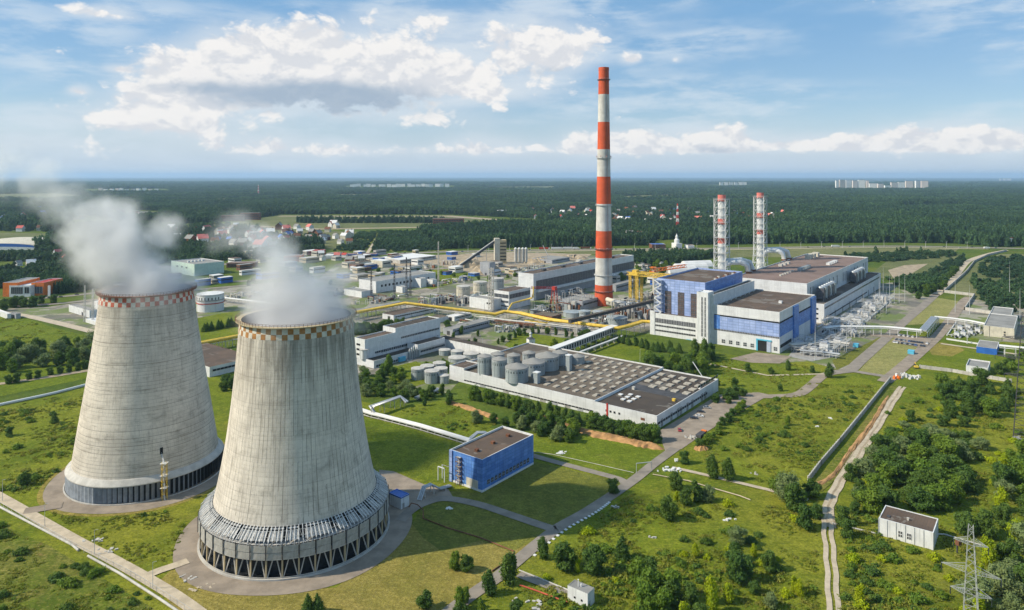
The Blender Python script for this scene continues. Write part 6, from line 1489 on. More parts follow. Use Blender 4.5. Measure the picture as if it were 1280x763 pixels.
for i, (x, y) in enumerate([(56,371.5),(62,373),(76,372),(96,369),(28,376),(8,377)]):
    k = kinds[(i*3+1) % 14]; car(k, x, y, .2, f'{CN[k]} car {ORD[i]} along the left road by the showrooms, counted rightwards', 'cars on the left road')
# street lamps along the highway
for i, x in enumerate(range(585, 1235, 26)):
    if 738 < x < 772: continue
    yy = float(np.interp(x, [560,640,740,900,1100,1235], [316,314.4,313,311.8,309,311])); p = P(x, yy); r = empty('street_lamp', p); tag(r, ordn((x-585)//26) + ' from the left of the tall lamps along the far highway', 'street lamp', 'lamps along the far highway'); mb = MB(); mb.cyl((0,0,0), (0,0,12), .3, .2, 6, 'lattice'); mb.build('pole', r); mb = MB(); mb.bar((0,0,12), (2.4,0,12.6), .25, 'lattice'); mb.build('arm', r)
for i, (x, y, h) in enumerate([(3,627,9),(56,659,9),(118,694,9),(191,737,9),(54,449,8),(800,452,9),(603,436,8),(515,440,8)]):
    p = P(x, y); r = empty('street_lamp', p); tag(r, ['thin lamp post at the left edge beside the access road','thin lamp post on the access road before the rear tower','lamp post midway along the left access road','lamp post where the path to the nearer tower leaves the road','lamp post among trees above the left lawn','lamp post beside the lawn by the conveyor gallery','lamp post by the long covered gallery','lamp post by the office annex yard'][i], 'street lamp'); mb = MB(); mb.cyl((0,0,0), (0,0,h), .12, .07, 6, 'lattice'); mb.build('pole', r); mb = MB(); mb.bar((0,0,h), (1.2,.2,h+.2), .12, 'lattice'); mb.build('arm', r)
# floodlight boom near the warehouse (white telescopic mast)
p = P(884, 480); r = empty('boom_mast', p); tag(r, 'slanting white mast poking out of the trees behind the warehouse end', 'mast'); mb = MB(); mb.bar((0,0,0), (-8,6,13), .5, 'roof_white'); mb.build('boom', r); mb = MB(); mb.box(-1,1,-1,1,0,1,'grey'); mb.build('base', r)
# billboards
for lab, x, y, w, h in [('white billboard on a red-trimmed pole at the far right above the highway', 1266, 308, 15, 7), ]:
    p = P(x, y); r = empty('billboard', p, .05); tag(r, lab, 'billboard'); mb = MB(); mb.box(-w/2, w/2, -.5, .5, 9, 9+h, 'roof_white'); mb.build('board', r); mb = MB(); mb.cyl((0,0,0), (0,0,9), .7, .7, 8, 'lgrey'); mb.build('pole', r); mb = MB(); mb.box(-w/2, w/2, -.55, .55, 9+h, 9+h+.8, 'redp'); mb.build('trim', r)
# distribution board by the pylon
p = P(1196.5, 692); r = empty('distribution_board', p, .4); tag(r, 'rust-red equipment box on a dark post beside the nearest pylon', 'electrical box'); mb = MB(); mb.bar((0,0,0), (0,0,3.4), .45, 'dgrey'); mb.build('post', r); mb = MB(); mb.box(-.2, 1.5, -.7, .7, 3.0, 4.5, 'rust'); mb.build('box', r)
# church and village
def house_meshes(wall, roof, s, hip=False):
    mb = MB(); w, d, h = 9*s, 8*s, 5.5*s; mb.box(-w/2, w/2, -d/2, d/2, 0, h, wall); mb.add([(-w/2,-d/2,h),(-w/2,d/2,h),(-w/2,0,h+3.6*s)], [(0,1,2)], wall); mb.add([(w/2,-d/2,h),(w/2,d/2,h),(w/2,0,h+3.6*s)], [(0,1,2)], wall)
    for x in (-w*.28, w*.05, w*.3): mb.box(x-.5*s, x+.5*s, -d/2-.05, -d/2+.01, h*.3, h*.62, 'dark')
    a = mb.mesh('wall'); mb = MB(); e = .5; z = h+3.6*s+.2
    vs = [(-w/2-e,-d/2-e,h-.3),(w/2+e,-d/2-e,h-.3),(w/2+e,0,z),(-w/2-e,0,z),(-w/2-e,d/2+e,h-.3),(w/2+e,d/2+e,h-.3)]
    mb.add(vs, [(0,1,2,3),(3,2,5,4)], roof); mb.box(w*.2, w*.2+.8, -.4, .5, h+2, z+1.2, 'rust'); b = mb.mesh('roof'); return a, b
HT = [(house_meshes(w, r, s), f) for w, r, s, f in [('roof_white','redp',1,'red-roofed white house'),('cream','rust',1.1,'brown-roofed cream house'),('roof_white','roof_grey',1,'grey-roofed white house'),('cream','roof_white',1.2,'white-roofed pale house'),('rust','roof_grey',1.1,'grey-roofed brick house'),('white','chk2',1.2,'pink-roofed white house'),('roof_white','bluep',.9,'blue-roofed white house')]]
VIL = [((205,440),(284,306),66,'in the village behind the rear steam'), ((290,345),(290,314),20,'near the nearer steam'), ((660,745),(262,274),18,'left of the chimney at the forest edge'), ((766,898),(262,281),50,'between the chimney and the lattice flues'),
       ((912,985),(264,280),22,'in the gap between the lattice flues'), ((745,800),(286,300),8,'among trees just right of the chimney'), ((0,60),(262,292),12,'in the woods above the arena'), ((15,90),(316,350),7,'hidden in trees above the orange showrooms'), ((400,470),(320,332),9,'beside the highway left of the sandy yard'),((1230,1279),(398,420),0,'')]
r_ = random.Random(5); HXY = []
for (xr, yr, n, where) in VIL:
    L = []
    for k in range(n): L.append((r_.uniform(*xr), yr[0] + (yr[1]-yr[0])*r_.random()**.8, r_.randrange(7), r_.uniform(0, 3.14), r_.uniform(1.15, 1.8) * (.62 if yr[0] > 310 else 1)))
    L.sort(); HXY += [(P(a[0], a[1]).x, P(a[0], a[1]).y) for a in L]; cnts = {}
    for (x, y, t, rz, s) in L:
        c_ = cnts.get(t, 0); cnts[t] = c_+1; (a, b), f = HT[t]; p = P(x, y); r = empty('house', p, rz); r.scale = (s, s, s)
        tag(r, f"{ordn(c_)} {f} from the left {where}", 'house', 'houses ' + where)
        for nm, me in (('wall', a), ('roof', b)): o = bpy.data.objects.new(nm, me); COL.objects.link(o); o.parent = r
# low industrial and town buildings in the left and middle distance
TB_ = [((286,478),(318,349),30,'on the plain behind the nearer steam',(10,30)), ((2,205),(258,276),22,'in the town above the rear steam',(14,40)), ((440,640),(318,346),24,'round the sandy mixing yard',(8,26)), ((132,286),(345,366),10,'behind the rear tower rim',(8,22)),
       ((560,742),(330,352),12,'between the mixing plant and the long hall',(8,22)), ((768,842),(322,360),14,'beyond the yellow crane',(7,16)), ((200,440),(236,246),16,'in the far woods left of centre',(30,70)), ((600,720),(236,246),10,'in the far woods left of the chimney',(30,60))]
WN = {'roof_white':'white','cream':'cream','grey':'grey','tan':'tan','rust':'brick-red','lgrey':'pale grey','bluep':'blue'}
r_ = random.Random(77)
for (xr, yr, n, where, wr) in TB_:
    L = sorted([(r_.uniform(*xr), r_.uniform(*yr), r_.choice(['roof_white','cream','grey','tan','rust','lgrey','roof_white','lgrey','bluep']), r_.uniform(*wr), r_.uniform(*wr)*.6, r_.uniform(4, 8.5)) for _ in range(n)]); cn = {}
    for (x, y, m, w, d, h) in L:
        c_ = cn.get(m, 0); cn[m] = c_+1; p = P(x, y); r = empty('low_building', p, ANG if yr[0] > 300 else r_.uniform(0, 1.5)); tag(r, f"{ordn(c_)} {WN[m]} low building from the left {where}", 'building', 'low buildings ' + where)
        mb = MB(); mb.box(-w/2, w/2, -d/2, d/2, 0, h, m); mb.build('wall', r); mb = MB(); mb.box(-w/2-.2, w/2+.2, -d/2-.2, d/2+.2, h, h+.35, r_.choice(['roof_grey','roof_white','roof_brown','lgrey'])); mb.build('roof', r)
        mb = MB(); mb.box(-w/2+.6, w/2-.6, -d/2-.08, -d/2+.01, h*.5, h*.72, 'glass'); mb.box(-w/2-.08, -w/2+.01, -d/2+.6, d/2-.6, h*.5, h*.72, 'glass'); mb.build('window_band', r)
p = P(846, 310); r = empty('church', p, .3); tag(r, 'small white church with tiered tower beside the highway', 'church')
mb = MB(); mb.box(-6,6,-9,9,0,9,'roof_white'); mb.build('nave', r); mb = MB(); mb.lathe([(5,9),(5,15),(2.6,18),(2.6,22),(.2,27)], 8, 'roof_white'); mb.build('tower', r); mb = MB(); mb.lathe([(1.2,22.5),(1.6,24),(.3,27),(.1,29)], 8, 'steel'); mb.build('dome', r)
# far housing estates
def block(px, yb_, w, ytop, m, lab, grp):
    p = P(px, yb_); W = w/FPX*p.y; H = CAMH - (ytop-HZ)*p.y/FPX; r = empty('apartment_block', p, r_.uniform(-.15,.15)); tag(r, lab, 'apartment block', grp); D = 18
    mb = MB(); mb.box(-W/2, W/2, 0, D, 0, H, m); mb.build('wall', r); mb = MB(); mb.box(-W/2-.5, W/2+.5, -.5, D+.5, H, H+1.5, 'roof_grey'); mb.build('roof', r)
    mb = MB(); n = max(2, int(H/6))
    for k in range(n): mb.box(-W/2+1, W/2-1, -.15, .0, H*(k+.42)/n, H*(k+.58)/n, 'grey')
    mb.build('window_rows', r)
M['pinkw'] = mat('pale_pink_render', (.74, .62, .56), var=.04); M['wht2'] = mat('bright_render', (.82, .80, .78), var=.03)
i = 0
for (x, w, yt, yb_) in [(1047,4,226,235),(1053,7,225.2,235),(1061,7,225.4,235),(1069,6,226,235.2),(1077,8,225.3,235.2),(1084.5,3,226,235),(1092,10,229.5,235.3),(1101,7,230,235.4),(1110,8,232,236),(1118,8,228.3,235.8),(1127,8,228,235.8),(1137,9,226.6,235.6),(1148,7,226.3,235.5),(1156,8,226.4,235.6)]:
    block(x, yb_, w, yt, 'pinkw' if i % 2 else 'wht2', f"{ordn(i)} tower block from the left in the pale estate on the horizon", 'tower blocks on the right-hand horizon'); i += 1
for i, x in enumerate(range(438, 562, 6)):
    block(x + r_.uniform(-2, 2), 233.6 + r_.uniform(0,.8), r_.uniform(4, 7), 229.6 + r_.uniform(0,1.4), 'wht2', f"{ordn(i)} tiny white block from the left in the far town left of the chimney", 'blocks of the far town left of the chimney')
for i, x in enumerate([125,131,139,146,151,158,166,172,180,187,195]):
    block(x, 238.5 + (i*7 % 5)*.4, 4, 235.2 + (i*3 % 4)*.5, 'wht2' if i % 3 else 'pinkw', f"{ordn(i)} pale block from the left in the far town above the rear steam", 'blocks of the far town at left')
for i, x in enumerate([902,908,914,920,926,931]):
    block(x, 231.8, 4.5, 228, 'wht2', f"{ordn(i)} white block from the left on the horizon above the lattice flues", 'blocks on the horizon above the flues')
for i, x in enumerate([1252,1257,1262]): block(x, 226, 4, 223.3, 'wht2', f"{ordn(i)} faint block from the left on the horizon near the right edge", 'faint blocks near the right edge')
for i, (x, y, w) in enumerate([(165,268,10),(178,269,12),(190,270,9),(150,266,8),(172,273,14),(196,272,8)]):
    block(x, y, w, y-4, ['rust','pinkw','wht2'][i % 3], f"{ordn(i)} low block listed in the clearing above the rear steam, brick and pale", 'low blocks in the clearing')
# ------------------------------------------------------------------ trees
def crown_mesh(name, m, lobes, nleaf, leaf, seed, core=True, flat=.75):
    """many leaf-sized faces spread through overlapping clumps"""
    g = np.random.default_rng(seed); L = np.array(lobes, float); vol = L[:, 3]**2; pr = vol/vol.sum(); k = g.choice(len(L), nleaf, p=pr)
    d = g.normal(size=(nleaf, 3)); d /= np.linalg.norm(d, axis=1)[:, None]; rad = (.55 + .5*g.random(nleaf)**.6)
    bump = 1 + .30*np.sin(d[:, 0]*6 + k*1.7) * np.cos(d[:, 1]*7 + k*2) + .16*np.sin(d[:, 2]*9 + k) + .16*g.normal(size=nleaf)
    sc = np.stack([np.ones(len(L)), np.ones(len(L)), L[:, 4]], 1)
    c = L[k, :3] + d * (L[k, 3] * rad * bump)[:, None] * sc[k]
    nrm = d + .55*g.normal(size=(nleaf, 3)); nrm /= np.linalg.norm(nrm, axis=1)[:, None]
    a = np.cross(nrm, g.normal(size=(nleaf, 3))); a /= np.linalg.norm(a, axis=1)[:, None]; b = np.cross(nrm, a)
    s = leaf * (.6 + .8*g.random(nleaf)); a *= s[:, None]; b *= (s*.7)[:, None]
    V_ = np.stack([c - a*.5 - b*.5, c + a*.6 - b*.3, c + a*.4 + b*.5, c - a*.4 + b*.45], 1).reshape(-1, 3)
    F_ = np.arange(nleaf*4).reshape(-1, 4)
    vs = V_.tolist(); fs = F_.tolist()
    if core:
        for (x, y, z, r, f) in lobes:
            o = len(vs); n = 7
            for j in range(1, 5):
                for i in range(n):
                    ph = math.pi*j/5; th = 2*math.pi*i/n; q = r*.66*(1 + .15*math.sin(i*2.3+j)); vs.append([x + q*math.sin(ph)*math.cos(th), y + q*math.sin(ph)*math.sin(th), z + q*f*math.cos(ph)])
            vs.append([x, y, z + r*.7*f]); vs.append([x, y, z - r*.6*f])
            for j in range(3):
                for i in range(n): fs.append([o+j*n+i, o+j*n+(i+1) % n, o+(j+1)*n+(i+1) % n, o+(j+1)*n+i])
            for i in range(n): fs.append([o+i, o+(i+1) % n, o+4*n]); fs.append([o+3*n+i, o+3*n+(i+1) % n, o+4*n+1])
    me = bpy.data.meshes.new(name); me.from_pydata(vs, [], fs); me.materials.append(M[m]); me.update(); return me
def round_lobes(h, w, n, seed, low=.04):
    r = random.Random(seed); out = [(0, 0, h*.58, w*.30, 1.1), (w*.16, -w*.12, h*.22, w*.25, .8), (-w*.18, -w*.05, h*.24, w*.25, .8), (0, w*.18, h*.22, w*.24, .8)]
    for i in range(n):
        a = 2*math.pi*i/n + r.uniform(-.4,.4); z = r.uniform(low+.1, .85)*h; k = math.sin(math.pi*min(.97, (z/h - low*.5)/(1-low*.5)))**.7; q = w*.5*k*r.uniform(.40,.95); out.append((q*math.cos(a), q*math.sin(a), z, w*r.uniform(.11,.26), r.uniform(.7,1.2)))
    out.append((r.uniform(-.1,.1)*w, 0, h*.86, w*.17, 1)); return out
def tall_lobes(h, w, n, seed):
    r = random.Random(seed); return [(r.uniform(-.16,.16)*w, r.uniform(-.16,.16)*w, h*(.16+.74*i/(n-1)), w*(.36 - .17*abs(i/(n-1)-.35)*1.6)*r.uniform(.85,1.1), 1.2) for i in range(n)]
def cone_lobes(h, w, n, seed):
    r = random.Random(seed); return [(r.uniform(-.05,.05)*w, r.uniform(-.05,.05)*w, h*(.12+.82*i/(n-1)), w*.5*(1.02-i/(n-1))**.9*r.uniform(.9,1.1)+.15, .75) for i in range(n)]
def trunk_mesh(h, r, m='bark', limbs=4, seed=0):
    g = random.Random(seed); mb = MB(); mb.cyl((0,0,-.2), (0,0,h*.55), r, r*.5, 8, m)
    for i in range(limbs):
        a = 2*math.pi*i/limbs + g.random(); z = h*(.22+.08*i); mb.cyl((0,0,z), (math.cos(a)*h*.17, math.sin(a)*h*.17, z+h*.25), r*.4, r*.15, 5, m)
    return mb.mesh('trunk')
TREES = {}
def deftree(kind, meshes, H): TREES[kind] = (meshes, H)
H = 9.0
deftree('round', [(crown_mesh('crown', 'leaf', round_lobes(H, 7.5, 9, s), 5200, .50, s), trunk_mesh(H, .28, seed=s)) for s in (1,2,3,51,52)], H)
deftree('dark', [(crown_mesh('crown', 'leaf_dark', round_lobes(H, 7.0, 9, s), 5200, .50, s), trunk_mesh(H, .28, seed=s)) for s in (4,5,6,53,54)], H)
deftree('tall', [(crown_mesh('crown', 'leaf', tall_lobes(H, 5.4, 7, s), 4600, .46, s), trunk_mesh(H, .22, seed=s)) for s in (7,8,55)], H)
deftree('talldark', [(crown_mesh('crown', 'leaf_dark', tall_lobes(H, 5.2, 7, s), 4600, .46, s), trunk_mesh(H, .22, seed=s)) for s in (9,10,56)], H)
deftree('pine', [(crown_mesh('crown', 'leaf_dark', cone_lobes(H, 4.6, 9, s), 4200, .42, s), trunk_mesh(H, .22, seed=s)) for s in (11,12)], H)
deftree('bright', [(crown_mesh('crown', 'leaf_bright', tall_lobes(H, 5.2, 7, s), 3600, .42, s, core=False), trunk_mesh(H, .16, seed=s)) for s in (13,14)], H)
deftree('silver', [(crown_mesh('crown', 'leaf_silver', round_lobes(H, 8.0, 10, s), 5200, .46, s), trunk_mesh(H, .26, seed=s)) for s in (15,16)], H)
BUSH = {k: [crown_mesh('foliage', m, [(0,0,.7,1.1,.8),(.9,.3,.6,.8,.8),(-.8,.4,.55,.8,.8),(.1,-.8,.6,.8,.8),(0,.2,1.2,.7,.8)], 900, .30, s) for s in (21,22)] for k, m in (('bush','leaf'),('dbush','leaf_dark'),('bbush','leaf_bright'))}
tr_rng = random.Random(99)
TQ = []
def tree(kind, px, py, h, label, group=None, name=None, wscale=1.0): TQ.append((h / P(px, py).y * (3 if group is None else 1), kind, px, py, h, label, group, name, wscale))
def plant(kind, px, py, h, label, group=None, name=None, wscale=1.0):
    ms, H0 = TREES[kind]; crown, trunk = ms[tr_rng.randrange(len(ms))]; s = h/H0; p = P(px, py)
    r = empty(name or {'pine':'pine_tree','tall':'poplar_tree','talldark':'poplar_tree'}.get(kind, 'tree'), p, tr_rng.uniform(0, 6.28)); r.scale = (s*wscale*tr_rng.uniform(.9,1.1), s*wscale*tr_rng.uniform(.9,1.1), s)
    tag(r, label, 'tree', group)
    for nm, me in (('crown', crown), ('trunk', trunk)): o = bpy.data.objects.new(nm, me); COL.objects.link(o); o.parent = r
KD = {'round':'leafy tree','dark':'dark tree','tall':'slender tree','talldark':'narrow tree','pine':'conical tree','bright':'yellow-green tree','silver':'silvery tree'}
def row(where, pts, n, kinds_, hr, jit=(2, 1.2), ws=1.0):
    """trees strung along a line of the ground"""
    pp_ = smooth_path([P(*q) for q in pts], 10, world=True) if len(pts) > 2 else [P(*pts[0]).lerp(P(*pts[1]), t/10) for t in range(11)]
    L = []
    for i in range(n):
        t = (i+.5)/n*(len(pp_)-1); p = pp_[int(t)].lerp(pp_[min(len(pp_)-1, int(t)+1)], t-int(t)); p = p + Vector((tr_rng.uniform(-1,1)*jit[1], tr_rng.uniform(-1,1)*jit[1], 0))
        px = 640 + FPX*p.x/p.y; py = HZ + FPX*CAMH/p.y; L.append((px, py))
    scatter_list(where, L, kinds_, hr, ws)
def area(where, poly, n, kinds_, hr, ws=1.0, seed=None):
    pts = np.array([[P(*q).x, P(*q).y] for q in poly]); g = random.Random(seed if seed is not None else len(where)*7+n); x0, y0 = pts.min(0); x1, y1 = pts.max(0); L = []; W = []
    md = (abs(x1-x0)*abs(y1-y0)/n)**.5*.55; tries = 0
    while len(L) < n and tries < 20000:
        tries += 1; x, y = g.uniform(x0, x1), g.uniform(y0, y1)
        if not inside(x, y, pts) or any((x-a)**2+(y-b)**2 < md*md for a, b in W):
            if tries % 400 == 0: md *= .85
            continue
        W.append((x, y)); L.append((640+FPX*x/y, HZ+FPX*CAMH/y))
    scatter_list(where, L, kinds_, hr, ws)
def inside(x, y, pts):
    c = False; n = len(pts)
    for i in range(n):
        x1, y1 = pts[i]; x2, y2 = pts[(i+1) % n]
        if (y1 > y) != (y2 > y) and x < (x2-x1)*(y-y1)/(y2-y1)+x1: c = not c
    return c
def scatter_list(where, L, kinds_, hr, ws=1.0):
    L = sorted(L); cn = {}
    ks = [tr_rng.choice(kinds_) for _ in L]; tot = {k: ks.count(k) for k in ks}
    for (px, py), k in zip(L, ks):
        c_ = cn.get(k, 0); cn[k] = c_+1
        lab = f"{KD[k]} {where}" if tot[k] == 1 else f"{ordn(c_)} {KD[k]} from the left {where}"
        tree(k, px, py, tr_rng.uniform(*hr), lab, 'trees ' + where, wscale=ws)
# hand-placed trees: px, py of the foot, height in metres
for k, x, y, h, lab in [
    ('dark', 766, 617, 6.2, 'clipped round dark tree standing alone on the grass corner by the road'),
    ('pine', 777, 699.5, 9.5, 'conical dark green tree alone in the lower middle meadow'),
    ('talldark', 679, 698, 7.5, 'dark tree at the road edge, leftmost of the lower meadow clump'),
    ('dark', 706, 712, 9.5, 'broad dark tree second in the clump beside the lower road'),
    ('dark', 742, 717, 10, 'big dark tree with a low spread, third in the clump beside the lower road'),
    ('bright', 722, 716, 4.5, 'small yellow-green tree between two big dark trees by the lower road'),
    ('talldark', 637, 732, 11, 'tall dark tree in front of the road, just left of the hut drive'),
    ('talldark', 612, 744, 8, 'narrow dark tree left of the road near the bottom edge'),
    ('tall', 574, 763, 7, 'slender tree on the dry grass at the bottom edge beside the road'),
    ('tall', 569, 712, 6.2, 'left one of a pair of small trees on the dry lawn'),
    ('dark', 582, 714, 5.8, 'right one of a pair of small trees on the dry lawn'),
    ('talldark', 891, 598, 10.5, 'left of two tall dark trees beside the path below the shrub hedge'),
    ('talldark', 911, 601, 10, 'right of two tall dark trees beside the path below the shrub hedge'),
    ('dark', 856, 580, 6.2, 'round bushy tree beside the road opposite the orange bank'),
    ('dark', 845, 612, 8, 'round dark tree by the white pipe, nearest the road junction'),
    ('talldark', 870, 628, 9, 'tall dark tree in the thicket below the white pipe'), ('dark', 857, 631, 7, 'squat tree in the thicket below the white pipe, left side'), ('silver', 884, 627, 7, 'greyish tree in the thicket below the white pipe, right side'),
    ('bright', 845, 627, 4.5, 'small yellow-green tree beside the thicket below the white pipe'),
    ('dark', 835, 650, 9, 'dark tree standing alone in the lower right meadow, left of the white blocks'),
    ('silver', 921, 681, 7, 'grey-green bushy tree in the right part of the lower meadow'), ('dark', 922, 726, 10, 'big dark tree in the lower right meadow near the rutted track'),
    ('bright', 870, 697, 5, 'thin yellow-green sapling in the middle of the lower meadow'), ('bright', 911, 754, 6.5, 'yellow-green tree at the bottom right of the lower meadow'),
    ('dark', 995, 640, 12, 'big dark tree at the foot of the long concrete wall, left side'), ('dark', 1006, 660, 9.5, 'round dark tree touching the rutted track below the wall'),
    ('round', 975, 618, 9, 'broadleaf tree left of the big dark tree at the wall foot'), ('silver', 984, 626, 11, 'greyish tall tree in the clump at the wall foot'), ('dark', 1014, 622, 8, 'dark tree against the lower end of the long concrete wall'),
    ('talldark', 1036, 472, 9.5, 'pointed dark tree at the road corner below the process yard'), ('dark', 1016, 466, 5, 'small round tree left of the pointed one at the road corner'),
    ('dark', 935, 465, 6.2, 'round tree on the yellow-green lawn before the front hall'), ('dark', 918, 483, 5.5, 'dark tree beside the road behind the shrub hedge, left'),
    ('dark', 964, 468, 5, 'bushy tree on the lawn right of the round one'), ('talldark', 985, 463, 7, 'taller tree in the middle of the lawn bushes'), ('dark', 976, 489, 4.5, 'small dark tree at the lower edge of the lawn by the road'),
    ('tall', 985, 532, 5.5, 'thin sapling on the big right meadow'), ('dark', 948, 555, 4.2, 'small bush-like tree on the meadow left of the wall'),
    ('silver', 596, 529, 7.2, 'silvery round tree on the grass beyond the heating main'), ('dark', 617, 529, 5.8, 'round dark tree right of the silvery one beyond the heating main'),
    ('dark', 31, 607, 6.0, 'small dark tree on the grass left of the rear cooling tower'), ('pine', 68, 529, 6.4, 'pointed small tree on the left meadow'), ('dark', 12, 545, 4.8, 'small dark shrub-like tree near the left edge of the meadow'),
    ('talldark', 594, 437, 9, 'left of two dark cypress-like trees by the covered gallery'), ('talldark', 586, 438, 8.5, 'right-hand partner tree just left by the covered gallery, slightly shorter'),
    ('bright', 688, 437, 6, 'orange-tinged small tree right of the white chapel'),
    ('tall', 486, 466, 12, 'tall tree in front of the office annex'), ('dark', 1139, 527, 6.5, 'round dark shrub tree on the right-hand scrub, near the track'),
    ('dark', 1187, 522, 10, 'dark tree in the middle of the right-hand scrub'), ('bright', 1254, 590, 9, 'lone yellow-green tree at the right, above the pylon'), ('bright', 1252, 640, 10, 'bright yellow-green tall tree near the right edge, lower one'),
    ('dark', 1250, 468, 8.5, 'round dark tree right of the white shed'), ('dark', 1206, 668, 9, 'dark tree above the nearest pylon top'), ('dark', 1232, 671, 10, 'round dark tree right of the nearest pylon top'),
    ('bright', 1075, 757, 6.5, 'yellow-green small tree right of the rutted track at the bottom'), ('bright', 992, 739, 5, 'yellow-green sapling in the lower meadow beside the track'),
    ('dark', 1020, 648, 6, 'leafy tree overhanging the junction of the rutted track'), ('pine', 397, 766, 6.5, 'small pointed tree at the bottom edge below the nearer tower, right of pair'), ('pine', 385, 768, 7, 'small pointed tree at the bottom edge below the nearer tower, left of pair')]:
    tree(k, x, y, h, lab)
row('in the row along the warehouse front wall', [(588,499),(640,511),(700,526),(760,540),(800,549),(826,553)], 30, ['dark','round','talldark'], (7,9))
area('in the scrub behind the pump house', [(625,536),(640,528),(665,522),(700,530),(722,540),(720,555),(690,552),(660,540)], 20, ['silver','dark','round'], (5.5,8))
area('in the grove below the office annex', [(452,468),(500,470),(505,485),(540,500),(500,505),(470,497),(452,497)], 20, ['dark','silver','round'], (6,9))
area('around the yard tanks and warehouse left end', [(505,498),(560,490),(575,500),(560,507),(520,508)], 7, ['dark','talldark','silver'], (5,8))
row('in the row behind the tank yard hedge', [(530,462),(552,458),(560,463)], 5, ['round'], (4.5,6))
row('in the row by the office block meadow', [(440,419),(470,417),(505,408)], 12, ['dark','tall'], (8,12))
area('in the grove before the blue and white front hall', [(812,455),(848,448),(885,452),(880,468),(850,475),(815,470),(795,466)], 15, ['dark','round'], (8,12))
row('in front of the white annexe of the light-blue hall', [(770,428),(790,432),(812,438),(832,440),(850,441)], 12, ['pine','talldark'], (7,10))
area('by the stair tower of the main plant', [(868,446),(892,444),(892,452),(868,454)], 5, ['talldark'], (11,14))
row('in the dark hedge row of the chapel park', [(618,432),(640,424),(660,417),(690,418),(720,424),(738,420)], 15, ['dark','talldark'], (5,7))
area('on the chapel park lawn', [(600,440),(632,432),(650,438),(640,448),(610,445)], 4, ['dark'], (4,6))
row('in the shrub hedge along the warehouse parking', [(872,562),(890,548),(905,532),(918,520),(932,508)], 13, ['dark','round'], (3.4,5), ws=1.2)
area('between the warehouse end and the road', [(890,500),(905,490),(925,487),(930,497),(912,508),(896,508)], 8, ['dark'], (4,5.5), ws=1.2)
area('behind the warehouse end wall', [(845,468),(880,470),(900,484),(888,488),(850,476)], 6, ['dark'], (4,6))
area('in the clump at the bottom of the lower meadow', [(788,735),(815,722),(838,735),(850,760),(835,775),(800,765)], 7, ['dark','round'], (8,11))
area('in the bottom right corner of the lower meadow', [(850,770),(880,745),(905,765),(890,800),(850,800)], 5, ['dark','bright'], (7,10))
area('on the right side of the lower meadow', [(900,700),(950,690),(985,720),(1010,760),(960,760),(920,735)], 10, ['dark','bright','silver'], (4,7.5))
area('in the dense scrub right of the track', [(1075,600),(1100,560),(1150,545),(1200,570),(1215,610),(1180,640),(1120,640),(1078,640)], 38, ['dark','dark','round','silver'], (7,11), ws=1.25)
area('in the upper scrub near the concrete wall', [(1178,490),(1215,478),(1260,490),(1265,520),(1235,530),(1195,515)], 18, ['pine','dark','round'], (8,12), ws=1.15)
area('in the middle band of the right-hand scrub', [(1110,540),(1150,530),(1230,535),(1235,560),(1180,575),(1110,565)], 14, ['dark','silver'], (4,6), ws=1.5)
area('along the right edge above the pylon', [(1255,585),(1290,575),(1300,700),(1262,690),(1250,640)], 12, ['bright','silver','dark','round'], (8,12))
area('in the bottom right corner round the pylon', [(1180,760),(1240,700),(1300,690),(1320,800),(1240,820),(1180,800)], 16, ['bright','silver','dark'], (6,11))
area('along the right side of the rutted track', [(1048,640),(1062,600),(1076,610),(1075,650),(1060,680)], 6, ['dark','silver'], (5,8))
area('by the blue and white sheds at right', [(1252,452),(1285,440),(1290,465),(1262,470)], 6, ['dark','round'], (6,9))
area('in the thicket round the bottom road', [(520,763),(560,750),(600,755),(640,762),(660,790),(540,800)], 7, ['tall','dark'], (4,6.5))
area('in the long tree belt on the left meadow', [(-10,458),(-10,440),(40,440),(80,438),(128,432),(128,452),(60,462),(0,468)], 26, ['silver','dark','round'], (9,14))
row('in the neat row on the left lawn', [(5,481),(40,474),(80,466),(112,460)], 9, ['dark'], (5,6.5))
row('in the row between the two cooling towers', [(250,416),(275,411),(300,407)], 8, ['pine'], (8,10))
area('beside the long shed between the towers', [(265,481),(300,478),(298,490),(270,492)], 6, ['dark'], (6,8))
area('at the left roadside hedge below the showrooms', [(0,384),(60,379),(85,376),(60,381),(0,390)], 10, ['dark'], (8,11))
area('beyond the process yard near the far access road', [(1120,378),(1150,372),(1180,350),(1195,340),(1185,358),(1150,376)], 12, ['dark'], (8,12))
area('on the plain between the chimney and the white tents', [(770,350),(800,335),(835,330),(845,335),(800,358)], 16, ['dark','round'], (8,13))
area('on the yard left of the long white workshop', [(300,350),(400,345),(425,355),(380,365),(300,362)], 12, ['dark','round'], (5,8))
row('along the sandy yard edge left of the chimney', [(430,346),(520,340),(600,350),(660,344)], 16, ['dark','round'], (5,8))
area('among the sheds below the yellow pipeline', [(500,410),(560,404),(600,412),(610,424),(560,428)], 10, ['dark','talldark'], (5,7.5))
area('around the chapel park edge', [(690,430),(730,428),(755,415),(745,428),(715,440)], 8, ['dark','round'], (5,7))
row('in the row before the long white workshop', [(453,360),(500,352),(552,352)], 8, ['dark','pine'], (8,12))
TQ.sort(key=lambda a: -a[0])
for a in TQ[:292]: plant(*a[1:])
